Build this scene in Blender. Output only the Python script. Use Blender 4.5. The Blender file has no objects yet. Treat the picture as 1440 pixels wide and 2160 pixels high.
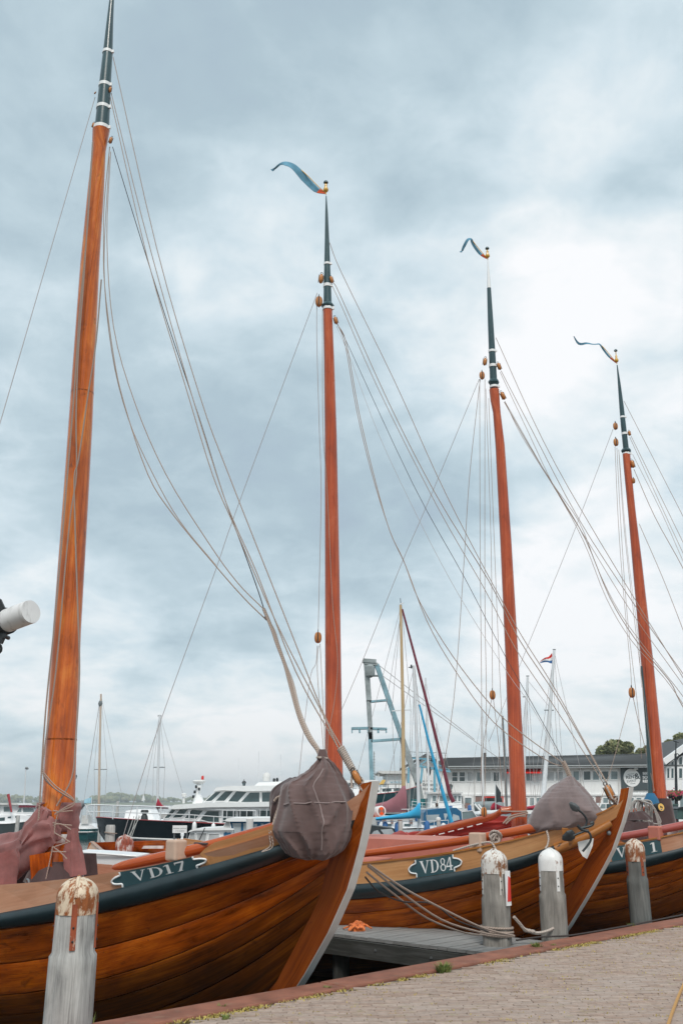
import bpy, math, random
import numpy as np
from mathutils import Vector, Matrix, noise as mnoise

random.seed(7)
SC = bpy.context.scene
COL = SC.collection
R = math.radians

# ------------------------------------------------------------------ camera, world, sun, exposure
F = 2071.0                       # focal length in photo pixels (1440 x 2160)
EYE = 1.6
PITCH = math.atan(614 / F)
cam = bpy.data.cameras.new('camera')
cam_o = bpy.data.objects.new('camera', cam)
COL.objects.link(cam_o)
cam_o.location = (0, 0, EYE)
cam_o.rotation_euler = (math.pi / 2 + PITCH, 0, 0)
cam.sensor_fit = 'VERTICAL'
cam.sensor_height = 36.0
cam.lens = F / 2160 * 36.0
cam.clip_start = 0.05
cam.clip_end = 9000
SC.camera = cam_o

SUN_DIR = Vector((0.02, -0.60, 0.80)).normalized()
world = bpy.data.worlds.new('World')
SC.world = world
world.use_nodes = True
wt = world.node_tree
wt.nodes.clear()


def wnode(t, **kw):
    n = wt.nodes.new(t)
    for k, v in kw.items():
        setattr(n, k, v)
    return n


def wl(a, b):
    wt.links.new(a, b)


def wmath(op, a, b=None, clamp=False):
    n = wnode('ShaderNodeMath', operation=op, use_clamp=clamp)
    for i, v in enumerate((a, b)):
        if v is None:
            continue
        if isinstance(v, (int, float)):
            n.inputs[i].default_value = v
        else:
            wl(v, n.inputs[i])
    return n.outputs[0]


w_out = wnode('ShaderNodeOutputWorld')
w_bg = wnode('ShaderNodeBackground')
w_bg.inputs['Strength'].default_value = 0.068
wl(w_bg.outputs[0], w_out.inputs[0])
w_sky = wnode('ShaderNodeTexSky', sky_type='NISHITA')
w_sky.sun_disc = False
w_sky.sun_elevation = math.asin(SUN_DIR.z)
w_sky.sun_rotation = math.atan2(SUN_DIR.x, SUN_DIR.y)
w_tc = wnode('ShaderNodeTexCoord')
w_nrm = wnode('ShaderNodeVectorMath', operation='NORMALIZE')
wl(w_tc.outputs['Generated'], w_nrm.inputs[0])
DIR = w_nrm.outputs[0]
w_sep = wnode('ShaderNodeSeparateXYZ')
wl(DIR, w_sep.inputs[0])
dz = wmath('MAXIMUM', w_sep.outputs[2], 0.0)
den = wmath('ADD', dz, 0.30)
cx = wmath('DIVIDE', w_sep.outputs[0], den)
cy = wmath('DIVIDE', w_sep.outputs[1], den)
w_cmb = wnode('ShaderNodeCombineXYZ')
wl(cx, w_cmb.inputs[0])
wl(cy, w_cmb.inputs[1])


def wnoise(scale, detail, rough, off, dist=0.0):
    ad = wnode('ShaderNodeVectorMath', operation='ADD')
    ad.inputs[1].default_value = off
    wl(w_cmb.outputs[0], ad.inputs[0])
    n = wnode('ShaderNodeTexNoise')
    n.inputs['Scale'].default_value = scale
    n.inputs['Detail'].default_value = detail
    n.inputs['Roughness'].default_value = rough
    n.inputs['Distortion'].default_value = dist
    wl(ad.outputs[0], n.inputs['Vector'])
    return n.outputs[0]


def ray_dir(px, py):
    a = (px - 720) / F
    b = (1080 - py) / F
    c, s = math.cos(PITCH), math.sin(PITCH)
    return Vector((a, c - b * s, s + b * c))


def lobe(px, py, width, amp):
    """a soft broad bank of thin or thick cloud around one direction of the sky"""
    d = ray_dir(px, py).normalized()
    dt = wnode('ShaderNodeVectorMath', operation='DOT_PRODUCT')
    wl(DIR, dt.inputs[0])
    dt.inputs[1].default_value = d
    mr = wnode('ShaderNodeMapRange', interpolation_type='SMOOTHERSTEP')
    wl(dt.outputs['Value'], mr.inputs['Value'])
    mr.inputs['From Min'].default_value = math.cos(width)
    mr.inputs['From Max'].default_value = 1.0
    mr.inputs['To Min'].default_value = 0.0
    mr.inputs['To Max'].default_value = amp
    return mr.outputs[0]


n1 = wnoise(1.7, 8, 0.52, (3.1, 1.7, 0.4), 0.2)
n2 = wnoise(5.0, 8, 0.56, (8.3, 4.1, 2.0), 0.25)
dens = wmath('ADD', wmath('MULTIPLY', n1, 0.68), wmath('MULTIPLY', n2, 0.26))
n3 = wnoise(13.0, 6, 0.6, (2.3, 7.7, 1.0), 0.5)
dens = wmath('ADD', dens, wmath('MULTIPLY', wmath('SUBTRACT', n3, 0.5), 0.20))
# heaped cloud edges: crests where a billowed noise folds over
bil = wmath('ABSOLUTE', wmath('SUBTRACT', wnoise(4.0, 8, 0.56, (5.5, 9.2, 3.0), 0.3), 0.5))
dens = wmath('ADD', dens, wmath('SUBTRACT', 0.080, wmath('MULTIPLY', bil, 0.80)))
low = wnode('ShaderNodeMapRange', interpolation_type='SMOOTHSTEP')
wl(w_sep.outputs[2], low.inputs['Value'])
low.inputs['From Min'].default_value = 0.02
low.inputs['From Max'].default_value = 0.30
low.inputs['To Min'].default_value = 0.10
low.inputs['To Max'].default_value = 0.0
dens = wmath('ADD', dens, low.outputs[0])
for (px, py, wd, am) in [(1330, 790, 0.20, 0.24), (1080, 640, 0.15, 0.13), (540, 520, 0.15, 0.15), (1250, 1300, 0.17, 0.22),
                         (770, 1390, 0.07, 0.18), (150, 1330, 0.11, 0.14), (500, 1580, 0.12, 0.10), (330, 1440, 0.14, 0.06),
                         (380, 1080, 0.20, -0.09), (860, 1150, 0.14, -0.16), (80, 900, 0.15, -0.05), (330, 40, 0.34, -0.07),
                         (1400, 470, 0.12, -0.10), (900, 330, 0.10, -0.04), (1120, 180, 0.14, 0.08), (640, 880, 0.14, -0.05)]:
    dens = wmath('ADD', dens, lobe(px, py, wd, am))
w_ramp = wnode('ShaderNodeValToRGB')
wl(dens, w_ramp.inputs[0])
cr = w_ramp.color_ramp
cr.elements[0].position = 0.20
cr.elements[0].color = (0.42, 0.53, 0.62, 1)
cr.elements[1].position = 0.82
cr.elements[1].color = (1.02, 1.03, 1.045, 1)
for pos, c in [(0.34, (0.455, 0.58, 0.655)), (0.46, (0.55, 0.68, 0.75)), (0.57, (0.68, 0.80, 0.865)), (0.68, (0.84, 0.915, 0.95))]:
    e = cr.elements.new(pos)
    e.color = (*c, 1)
w_gain = wnode('ShaderNodeVectorMath', operation='SCALE')
wl(w_ramp.outputs[0], w_gain.inputs[0])
w_gain.inputs['Scale'].default_value = 10.0
w_mix = wnode('ShaderNodeMix', data_type='RGBA')
w_mix.inputs['Factor'].default_value = 0.93
wl(w_sky.outputs[0], w_mix.inputs['A'])
wl(w_gain.outputs[0], w_mix.inputs['B'])
wl(w_mix.outputs['Result'], w_bg.inputs['Color'])

sun = bpy.data.lights.new('sun', 'SUN')
sun.energy = 1.5
sun.angle = R(18)
sun.color = (1.0, 0.95, 0.88)
sun_o = bpy.data.objects.new('sun', sun)
COL.objects.link(sun_o)
sun_o.rotation_euler = SUN_DIR.to_track_quat('Z', 'Y').to_euler()

SC.view_settings.view_transform = 'Standard'
SC.view_settings.look = 'None'
SC.view_settings.gamma = 1.0
SC.view_settings.exposure = 0.60
SC.view_settings.use_curve_mapping = False
SC.cycles.max_bounces = 6
SC.cycles.volume_bounces = 0


# ------------------------------------------------------------------ helpers: projection
def P(px, py, Y):
    """the point of the place at depth Y that the photo shows at pixel px, py"""
    r = ray_dir(px, py)
    t = Y / r.y
    return Vector((r.x * t, Y, EYE + r.z * t))


def PZ(px, py, z):
    r = ray_dir(px, py)
    t = (z - EYE) / r.z
    return Vector((r.x * t, r.y * t, z))


def PXM(Y, z=1.6):
    """metres per photo pixel at depth Y"""
    return (Y * math.cos(PITCH) + (z - EYE) * math.sin(PITCH)) / F


# ------------------------------------------------------------------ helpers: meshes
class MB:
    def __init__(self):
        self.v, self.f, self.uv, self.sm = [], [], [], []

    def face(self, idx, uvs=None, smooth=False):
        self.f.append(tuple(idx))
        if uvs is None:
            uvs = [(self.v[i][0] + self.v[i][1], self.v[i][2]) for i in idx]
        self.uv.append(uvs)
        self.sm.append(smooth)

    def hexa(self, p):
        """eight corners: bottom ring 0-3, top ring 4-7"""
        b = len(self.v)
        self.v += [tuple(q) for q in p]
        for q in ((0, 3, 2, 1), (4, 5, 6, 7), (0, 1, 5, 4), (1, 2, 6, 5), (2, 3, 7, 6), (3, 0, 4, 7)):
            pts = [Vector(p[i]) for i in q]
            e1, e2 = pts[1] - pts[0], pts[2] - pts[1]
            l1, l2 = e1.length, e2.length
            if l1 >= l2:
                uv = [(0, 0), (l1, 0), (l1, l2), (0, l2)]
            else:
                uv = [(0, 0), (0, l1), (l2, l1), (l2, 0)]
            o = pts[0].x * 0.7 + pts[0].y * 0.31 + pts[0].z * 0.53
            self.face([b + i for i in q], [(a + o, c + o * 0.7) for a, c in uv])
        return self

    def box(self, c, s, rz=0.0, m=None):
        c = Vector(c)
        hx, hy, hz = s[0] / 2, s[1] / 2, s[2] / 2
        m = m or Matrix.Rotation(rz, 3, 'Z')
        pts = [c + m @ Vector(q) for q in ((-hx, -hy, -hz), (hx, -hy, -hz), (hx, hy, -hz), (-hx, hy, -hz),
                                           (-hx, -hy, hz), (hx, -hy, hz), (hx, hy, hz), (-hx, hy, hz))]
        return self.hexa(pts)

    def beam(self, p0, p1, w, h, up=(0, 0, 1)):
        p0, p1 = Vector(p0), Vector(p1)
        d = (p1 - p0).normalized()
        up = Vector(up)
        s = d.cross(up)
        if s.length < 1e-4:
            s = d.cross(Vector((1, 0, 0)))
        s.normalize()
        u = s.cross(d).normalized()
        a, b = s * w / 2, u * h / 2
        return self.hexa([p0 - a - b, p1 - a - b, p1 + a - b, p0 + a - b, p0 - a + b, p1 - a + b, p1 + a + b, p0 + a + b])

    def grid(self, rows, closed=False, smooth=True, caps=False, flip=False, u0=0.0):
        b = len(self.v)
        n = len(rows[0])
        us, u = [], u0
        for i, r in enumerate(rows):
            if i:
                k = n // 2
                u += (Vector(r[k]) - Vector(rows[i - 1][k])).length
            us.append(u)
        vs = []
        for r in rows:
            acc, q = 0.0, [0.0]
            for j in range(1, n + (1 if closed else 0)):
                acc += (Vector(r[j % n]) - Vector(r[j - 1])).length
                q.append(acc)
            vs.append(q)
        for r in rows:
            self.v += [tuple(p) for p in r]
        m = n if closed else n - 1
        for i in range(len(rows) - 1):
            for j in range(m):
                j2 = (j + 1) % n
                q = [b + i * n + j, b + i * n + j2, b + (i + 1) * n + j2, b + (i + 1) * n + j]
                uv = [(us[i], vs[i][j]), (us[i], vs[i][j + 1]), (us[i + 1], vs[i + 1][j + 1]), (us[i + 1], vs[i + 1][j])]
                if flip:
                    q.reverse()
                    uv.reverse()
                self.face(q, uv, smooth)
        if caps and closed:
            q = [b + j for j in range(n)]
            q2 = [b + (len(rows) - 1) * n + j for j in range(n)]
            if not flip:
                q.reverse()
            else:
                q2.reverse()
            self.face(q, None, False)
            self.face(q2, None, False)
        return self

    def tube(self, pts, r, n=6, caps=True, smooth=True, flat=1.0):
        pts = [Vector(p) for p in pts]
        rs = r if isinstance(r, (list, tuple)) else [r] * len(pts)
        rows = []
        t0 = (pts[1] - pts[0]).normalized()
        a = t0.cross(Vector((0, 0, 1)))
        if a.length < 1e-3:
            a = t0.cross(Vector((0, 1, 0)))
        a.normalize()
        for i, p in enumerate(pts):
            if i == 0:
                t = t0
            elif i == len(pts) - 1:
                t = (pts[i] - pts[i - 1]).normalized()
            else:
                t = (pts[i + 1] - pts[i - 1]).normalized()
            a = a - t * a.dot(t)
            if a.length < 1e-5:
                a = t.cross(Vector((0, 1, 0)))
            a.normalize()
            bb = t.cross(a)
            rows.append([p + (a * math.cos(k * 2 * math.pi / n) + bb * flat * math.sin(k * 2 * math.pi / n)) * rs[i] for k in range(n)])
        return self.grid(rows, closed=True, smooth=smooth, caps=caps)

    def lathe(self, c, prof, n=12, sq=0.0, rz=0.0, smooth=True, caps=True, sx=1.0):
        """profile of (radius, height); sq > 0 squares the section"""
        c = Vector(c)
        rows = []
        for r, z in prof:
            row = []
            for k in range(n):
                t = k * 2 * math.pi / n + rz
                ct, st = math.cos(t - rz), math.sin(t - rz)
                if sq:
                    e = 2.0 / (2 + sq)
                    ct = math.copysign(abs(ct) ** e, ct)
                    st = math.copysign(abs(st) ** e, st)
                x, y = ct * r * sx, st * r
                row.append(c + Vector((x * math.cos(rz) - y * math.sin(rz), x * math.sin(rz) + y * math.cos(rz), z)))
            rows.append(row)
        return self.grid(rows, closed=True, smooth=smooth, caps=caps, flip=False)

    def prism(self, poly, d, smooth=False):
        """poly: 3-D polygon; extruded by vector d"""
        d = Vector(d)
        b = len(self.v)
        n = len(poly)
        self.v += [tuple(Vector(p)) for p in poly] + [tuple(Vector(p) + d) for p in poly]
        nrm = Vector((0, 0, 0))
        for i in range(n):
            p, q = Vector(poly[i]), Vector(poly[(i + 1) % n])
            nrm += p.cross(q)
        fl = nrm.dot(d) > 0
        q1 = list(range(b, b + n))
        q2 = list(range(b + n, b + 2 * n))
        if fl:
            q1.reverse()
        else:
            q2.reverse()
        self.face(q1)
        self.face(q2)
        for i in range(n):
            j = (i + 1) % n
            q = [b + i, b + j, b + n + j, b + n + i]
            if not fl:
                q.reverse()
            self.face(q)
        return self

    def ball(self, c, r, n=8, m=6, sc=(1, 1, 1)):
        c = Vector(c)
        rows = []
        for i in range(m + 1):
            t = math.pi * i / m
            rr = max(math.sin(t), 0.02)
            rows.append([c + Vector((rr * math.cos(2 * math.pi * k / n) * sc[0], rr * math.sin(2 * math.pi * k / n) * sc[1], -math.cos(t) * sc[2])) * r for k in range(n)])
        return self.grid(rows, closed=True, caps=True)

    def torus(self, c, Rr, r, ax=(0, 0, 1), n=14, m=6):
        c = Vector(c)
        q = Vector(ax).to_track_quat('Z', 'Y')
        pts = [c + q @ Vector((math.cos(2 * math.pi * k / n) * Rr, math.sin(2 * math.pi * k / n) * Rr, 0)) for k in range(n + 1)]
        return self.tube(pts, r, m, caps=False)


WLOC = {}


def obj(name, mb, mat, parent=None, sharp=None):
    me = bpy.data.meshes.new(name)
    off = WLOC.get(parent.name, Vector((0, 0, 0))) if parent else Vector((0, 0, 0))
    me.from_pydata([(p[0] - off.x, p[1] - off.y, p[2] - off.z) for p in mb.v], [], mb.f)
    uvl = me.uv_layers.new(name='uv')
    flat = [c for fuv in mb.uv for p in fuv for c in p]
    uvl.data.foreach_set('uv', flat)
    me.polygons.foreach_set('use_smooth', mb.sm)
    me.materials.append(mat)
    me.update()
    if any(mb.sm):
        me.set_sharp_from_angle(angle=R(sharp or 50))
    o = bpy.data.objects.new(name, me)
    COL.objects.link(o)
    if parent:
        o.parent = parent
    WLOC[o.name] = off
    return o


def thing(name, label, cat, loc=(0, 0, 0), group=None):
    o = bpy.data.objects.new(name, None)
    o.empty_display_size = 0.2
    COL.objects.link(o)
    o.location = loc
    o['label'] = label
    o['category'] = cat
    if group:
        o['group'] = group
    WLOC[o.name] = Vector(loc)
    return o


def tag(o, label, cat, group=None):
    o['label'] = label
    o['category'] = cat
    if group:
        o['group'] = group
    return o


def kind(o, k):
    o['kind'] = k
    return o


def lab(o, s):
    o['label'] = s
    return o


def copy_thing(root, loc, label, group=None):
    r = root.copy()
    COL.objects.link(r)
    r.location = loc
    r['label'] = label
    if group:
        r['group'] = group
    WLOC[r.name] = Vector(loc)
    for ch in list(root.children):
        c = ch.copy()
        COL.objects.link(c)
        c.parent = r
        for g in list(ch.children):
            d = g.copy()
            COL.objects.link(d)
            d.parent = c
    return r


_dg_font = None


def text_mesh(s, size, bold=0.0, align='LEFT'):
    """lettering as flat polygons in the xy plane: list of (verts, faces)"""
    cu = bpy.data.curves.new('lettering', 'FONT')
    cu.body = s
    cu.size = size
    cu.offset = bold
    cu.align_x = align
    cu.resolution_u = 3
    o = bpy.data.objects.new('lettering', cu)
    COL.objects.link(o)
    dg = bpy.context.evaluated_depsgraph_get()
    me = bpy.data.meshes.new_from_object(o.evaluated_get(dg))
    vs = [tuple(v.co) for v in me.vertices]
    fs = [tuple(p.vertices) for p in me.polygons]
    bpy.data.objects.remove(o)
    bpy.data.meshes.remove(me)
    bpy.data.curves.remove(cu)
    return vs, fs


def add_text(mb, s, origin, ax, ay, size, bold=0.0, align='LEFT', squeeze=1.0):
    vs, fs = text_mesh(s, size, bold, align)
    b = len(mb.v)
    origin, ax, ay = Vector(origin), Vector(ax), Vector(ay)
    mb.v += [tuple(origin + ax * v[0] * squeeze + ay * v[1]) for v in vs]
    for f in fs:
        mb.face([b + i for i in f])
    return mb


def smooth_path(pts, per=6):
    """Catmull-Rom through points"""
    pts = [Vector(p) for p in pts]
    if len(pts) == 2:
        return [pts[0].lerp(pts[1], i / per) for i in range(per + 1)]
    out = []
    q = [pts[0] * 2 - pts[1]] + pts + [pts[-1] * 2 - pts[-2]]
    for i in range(1, len(q) - 2):
        p0, p1, p2, p3 = q[i - 1], q[i], q[i + 1], q[i + 2]
        for k in range(per):
            t = k / per
            out.append(0.5 * ((2 * p1) + (p2 - p0) * t + (2 * p0 - 5 * p1 + 4 * p2 - p3) * t * t + (3 * p1 - p0 - 3 * p2 + p3) * t ** 3))
    out.append(pts[-1])
    return out


def rope_pts(px, Y0, Y1, per=4):
    """pixel polyline with depth running from Y0 to Y1 along its length"""
    d = [0.0]
    for i in range(1, len(px)):
        d.append(d[-1] + math.hypot(px[i][0] - px[i - 1][0], px[i][1] - px[i - 1][1]))
    L = d[-1]
    pts = [P(p[0], p[1], Y0 + (Y1 - Y0) * q / L) for p, q in zip(px, d)]
    return smooth_path(pts, per)


# ------------------------------------------------------------------ helpers: materials
class NT:
    def __init__(self, name):
        self.m = bpy.data.materials.new(name)
        self.m.use_nodes = True
        self.t = self.m.node_tree
        self.b = self.t.nodes['Principled BSDF']
        self.tc = self.t.nodes.new('ShaderNodeTexCoord')

    def node(self, typ, **kw):
        n = self.t.nodes.new(typ)
        for k, v in kw.items():
            setattr(n, k, v)
        return n

    def link(self, a, b):
        self.t.links.new(a, b)

    def vec(self, src, sc):
        n = self.node('ShaderNodeVectorMath', operation='MULTIPLY')
        n.inputs[1].default_value = sc
        self.link(self.tc.outputs[src], n.inputs[0])
        return n.outputs[0]

    def noise(self, vec, scale=1.0, detail=4, rough=0.55, dist=0.0):
        n = self.node('ShaderNodeTexNoise')
        n.inputs['Scale'].default_value = scale
        n.inputs['Detail'].default_value = detail
        n.inputs['Roughness'].default_value = rough
        n.inputs['Distortion'].default_value = dist
        self.link(vec, n.inputs['Vector'])
        return n.outputs[0]

    def ramp(self, fac, stops):
        n = self.node('ShaderNodeValToRGB')
        e = n.color_ramp.elements
        e[0].position, e[0].color = stops[0][0], (*stops[0][1], 1)
        e[1].position, e[1].color = stops[-1][0], (*stops[-1][1], 1)
        for p, c in stops[1:-1]:
            k = e.new(p)
            k.color = (*c, 1)
        self.link(fac, n.inputs[0])
        return n.outputs[0]

    def mix(self, fac, a, b):
        n = self.node('ShaderNodeMix', data_type='RGBA')
        for s, v in (('Factor', fac), ('A', a), ('B', b)):
            if isinstance(v, (int, float)):
                n.inputs[s].default_value = v
            elif isinstance(v, tuple):
                n.inputs[s].default_value = (*v, 1)
            else:
                self.link(v, n.inputs[s])
        return n.outputs['Result']

    def map(self, v, a, b, c=0.0, d=1.0):
        n = self.node('ShaderNodeMapRange')
        self.link(v, n.inputs[0])
        for i, q in enumerate((a, b, c, d)):
            n.inputs[i + 1].default_value = q
        return n.outputs[0]

    def bump(self, h, strength=0.3, dist=0.01):
        n = self.node('ShaderNodeBump')
        n.inputs['Strength'].default_value = strength
        n.inputs['Distance'].default_value = dist
        self.link(h, n.inputs['Height'])
        self.link(n.outputs[0], self.b.inputs['Normal'])

    def set(self, **kw):
        for k, v in kw.items():
            k = k.replace('_', ' ')
            i = self.b.inputs[k]
            if isinstance(v, tuple):
                i.default_value = (*v, 1) if len(v) == 3 else v
            elif isinstance(v, (int, float)):
                i.default_value = v
            else:
                self.link(v, i)
        return self


def lin(r, g, b):
    return tuple(((c / 255) / 12.92 if c / 255 <= 0.04045 else ((c / 255 + 0.055) / 1.055) ** 2.4) for c in (r, g, b))


def paint(name, c, rough=0.45, var=0.12, scale=3.0, coat=0.0, metal=0.0, dirt=None):
    n = NT(name)
    v = n.noise(n.vec('Object', (1, 1, 1)), scale, 5, 0.6)
    lo = tuple(x * (1 - var) for x in c)
    hi = tuple(min(x * (1 + var), 1) for x in c)
    col = n.ramp(v, [(0.3, lo), (0.7, hi)])
    if dirt:
        d = n.noise(n.vec('Object', (1, 1, 0.25)), scale * 2.3, 6, 0.65)
        col = n.mix(n.map(d, 0.55, 0.75, 0, 0.6), col, dirt)
    n.set(Base_Color=col, Roughness=n.map(v, 0.2, 0.8, rough * 0.85, min(rough * 1.2, 1)), Metallic=metal, Coat_Weight=coat)
    n.bump(n.noise(n.vec('Object', (1, 1, 1)), scale * 12, 3, 0.6), 0.08, 0.01)
    return n.m


def wood(name, cd, cm, cl, rough=0.35, coat=0.3, su=0.5, sv=14.0, blotch=0.5, bump=0.15, stain=None, patch=1.1, gloss=0.45, streak=0.0, spec=0.35):
    """grain runs along u of the uv map (metres along the timber)"""
    n = NT(name)
    g = n.noise(n.vec('UV', (su, sv, 1)), 2.0, 7, 0.62, 0.6)
    b = n.noise(n.vec('UV', (0.9, 2.4, 1)), patch, 5, 0.6, 0.4)
    f = n.node('ShaderNodeMix', data_type='FLOAT')
    f.inputs['Factor'].default_value = blotch
    n.link(g, f.inputs['A'])
    n.link(b, f.inputs['B'])
    col = n.ramp(f.outputs['Result'], [(0.30, cd), (0.50, cm), (0.68, cl)])
    if stain:
        s = n.noise(n.vec('UV', (1.5, 3.5, 1)), 1.7, 6, 0.7, 0.8)
        col = n.mix(n.map(s, 0.58, 0.74, 0, 0.75), col, stain)
    if streak:
        k1 = n.noise(n.vec('UV', (su * 0.6, sv * 2.6, 1)), 2.0, 5, 0.7, 0.3)
        col = n.mix(n.map(k1, 0.56, 0.66, 0, streak), col, tuple(x * 0.28 for x in cd))
        k2 = n.noise(n.vec('UV', (5.0, 9.0, 1)), 1.5, 4, 0.65)
        col = n.mix(n.map(k2, 0.66, 0.72, 0, streak * 0.8), col, tuple(x * 0.35 for x in cd))
    n.set(Base_Color=col, Roughness=n.map(b, 0.3, 0.7, rough * 0.8, rough * 1.25), Coat_Weight=coat * gloss, Coat_Roughness=0.10, Specular_IOR_Level=spec)
    n.bump(g, bump, 0.006)
    return n.m


def fabric(name, c, var=0.25, scale=2.0, rough=0.9, fold=0.35):
    n = NT(name)
    v = n.noise(n.vec('Object', (1, 1, 1)), scale, 6, 0.6)
    w = n.noise(n.vec('Object', (1, 1, 1)), 90, 2, 0.5)
    col = n.ramp(v, [(0.28, tuple(x * (1 - var) for x in c)), (0.72, tuple(min(1, x * (1 + var)) for x in c))])
    n.set(Base_Color=col, Roughness=rough, Sheen_Weight=0.25)
    f = n.noise(n.vec('Object', (1, 1, 0.5)), 6, 4, 0.55, 0.9)
    m = n.node('ShaderNodeMath', operation='MULTIPLY_ADD')
    n.link(w, m.inputs[0])
    m.inputs[1].default_value = 0.05
    n.link(f, m.inputs[2])
    n.bump(m.outputs[0], fold, 0.03)
    return n.m


def glassy(name, c, rough=0.06):
    n = NT(name)
    v = n.noise(n.vec('Object', (1, 1, 1)), 1.2, 3, 0.5)
    n.set(Base_Color=n.ramp(v, [(0.3, tuple(x * 0.7 for x in c)), (0.7, tuple(min(1, x * 1.3) for x in c))]), Roughness=rough, IOR=1.5, Specular_IOR_Level=0.6)
    return n.m


def rope_mat(name, c):
    n = NT(name)
    w = n.node('ShaderNodeTexWave', wave_type='BANDS', bands_direction='DIAGONAL')
    w.inputs['Scale'].default_value = 22
    w.inputs['Distortion'].default_value = 0.6
    n.link(n.vec('UV', (1, 1.0, 1)), w.inputs['Vector'])
    n.set(Base_Color=n.mix(w.outputs[1], tuple(x * 0.6 for x in c), c), Roughness=0.9)
    n.bump(w.outputs[1], 0.5, 0.006)
    return n.m


def rusty(name, white, rust, amount=0.5):
    n = NT(name)
    a = n.noise(n.vec('Object', (1, 1, 0.55)), 7, 8, 0.7, 0.3)
    e = n.noise(n.vec('Object', (1, 1, 0.2)), 22, 5, 0.7)
    s = n.node('ShaderNodeMath', operation='MULTIPLY_ADD')
    n.link(e, s.inputs[0])
    s.inputs[1].default_value = 0.35
    n.link(a, s.inputs[2])
    f = n.map(s.outputs[0], 0.86 - amount * 0.42, 0.93 - amount * 0.40)
    r2 = n.ramp(e, [(0.35, tuple(x * 0.55 for x in rust)), (0.65, rust)])
    w2 = n.ramp(a, [(0.3, tuple(x * 0.85 for x in white)), (0.6, white)])
    n.set(Base_Color=n.mix(f, w2, r2), Roughness=n.map(f, 0, 1, 0.45, 0.9))
    n.bump(s.outputs[0], 0.35, 0.01)
    return n.m


M = {}
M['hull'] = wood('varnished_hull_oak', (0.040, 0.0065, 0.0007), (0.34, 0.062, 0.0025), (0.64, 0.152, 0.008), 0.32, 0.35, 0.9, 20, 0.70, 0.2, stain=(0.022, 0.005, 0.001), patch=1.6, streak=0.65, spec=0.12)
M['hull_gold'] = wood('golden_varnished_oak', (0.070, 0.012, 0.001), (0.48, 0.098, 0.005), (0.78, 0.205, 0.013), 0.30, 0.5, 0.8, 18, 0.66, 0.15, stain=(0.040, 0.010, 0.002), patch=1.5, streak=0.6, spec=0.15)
M['hull_mid'] = wood('half_shaded_hull_oak', (0.030, 0.006, 0.0007), (0.20, 0.042, 0.002), (0.44, 0.115, 0.006), 0.42, 0.22, 0.5, 20, 0.62, 0.2, stain=(0.016, 0.0045, 0.001), patch=1.3, streak=0.65, spec=0.12)  # step between upper and lowest planks, part of the hull's shade painted in
M['hull_low'] = wood('shaded_dirty_hull_oak', (0.016, 0.004, 0.0006), (0.115, 0.027, 0.002), (0.30, 0.080, 0.005), 0.45, 0.2, 0.5, 20, 0.6, 0.2, stain=(0.012, 0.004, 0.001), patch=1.2, streak=0.65, spec=0.12)  # lowest planks: shade under the hull, plus some dirt, put into the colour
M['stem'] = wood('stem_oak', (0.10, 0.018, 0.002), (0.27, 0.054, 0.005), (0.42, 0.105, 0.012), 0.36, 0.3, 0.40, 26, 0.4, 0.2, streak=0.7, spec=0.15)
M['mast'] = wood('varnished_mast_pine', (0.24, 0.038, 0.003), (0.58, 0.125, 0.010), (0.80, 0.27, 0.042), 0.22, 0.8, 0.22, 12, 0.6, 0.05, stain=(0.11, 0.028, 0.006), patch=1.5, gloss=0.8, streak=0.6, spec=0.2)
M['mast_red'] = wood('oiled_mast_larch', (0.22, 0.034, 0.010), (0.46, 0.076, 0.018), (0.62, 0.150, 0.048), 0.24, 0.7, 0.25, 20, 0.5, 0.05, stain=(0.16, 0.028, 0.009), gloss=0.9, streak=0.6, spec=0.2)
M['tan'] = wood('tan_bulwark_board', (0.42, 0.18, 0.065), (0.58, 0.285, 0.12), (0.68, 0.38, 0.18), 0.38, 0.4, 0.5, 16, 0.55, 0.06, streak=0.2)
M['pinkwood'] = wood('sun_bleached_bulwark', (0.44, 0.19, 0.10), (0.58, 0.285, 0.17), (0.66, 0.40, 0.28), 0.4, 0.3, 0.5, 14, 0.6, 0.05, streak=0.2)
M['spar'] = wood('varnished_spar', (0.26, 0.038, 0.006), (0.43, 0.078, 0.014), (0.54, 0.145, 0.040), 0.22, 0.9, 0.4, 22, 0.4, 0.05, spec=0.2, gloss=0.7)
M['log'] = wood('varnished_wale_oak', (0.16, 0.05, 0.010), (0.36, 0.135, 0.028), (0.48, 0.21, 0.06), 0.3, 0.5, 0.4, 12, 0.4, 0.08)
M['wale'] = paint('black_teal_wale_paint', (0.014, 0.028, 0.033), 0.42, 0.35, 4.0, 0.15)
M['teal'] = paint('dark_teal_mast_paint', (0.020, 0.058, 0.066), 0.3, 0.25, 2.0, 0.4)
M['plate'] = paint('nameplate_teal_paint', (0.045, 0.10, 0.115), 0.4, 0.2, 3.0, 0.2)
M['white'] = paint('white_paint', (0.86, 0.86, 0.85), 0.4, 0.03, 3.0, 0.1)
M['oldwhite'] = paint('weathered_white_paint', (0.70, 0.69, 0.67), 0.5, 0.08, 3.0, dirt=(0.30, 0.26, 0.20))
M['band'] = paint('stem_band_zinc_paint', (0.66, 0.64, 0.61), 0.45, 0.08, 5.0)
M['gold'] = paint('gold_leaf_finial', (0.72, 0.40, 0.05), 0.3, 0.2, 6.0, 0.3)
M['blockw'] = wood('block_ash_wood', (0.30, 0.09, 0.02), (0.52, 0.20, 0.05), (0.62, 0.29, 0.10), 0.35, 0.4, 4, 30, 0.4, 0.1)
M['iron'] = paint('dark_iron', (0.035, 0.040, 0.042), 0.5, 0.35, 8.0, 0, 0.5)
M['galv'] = paint('galvanised_steel', (0.20, 0.215, 0.22), 0.5, 0.25, 8.0, 0, 0.4)
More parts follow.
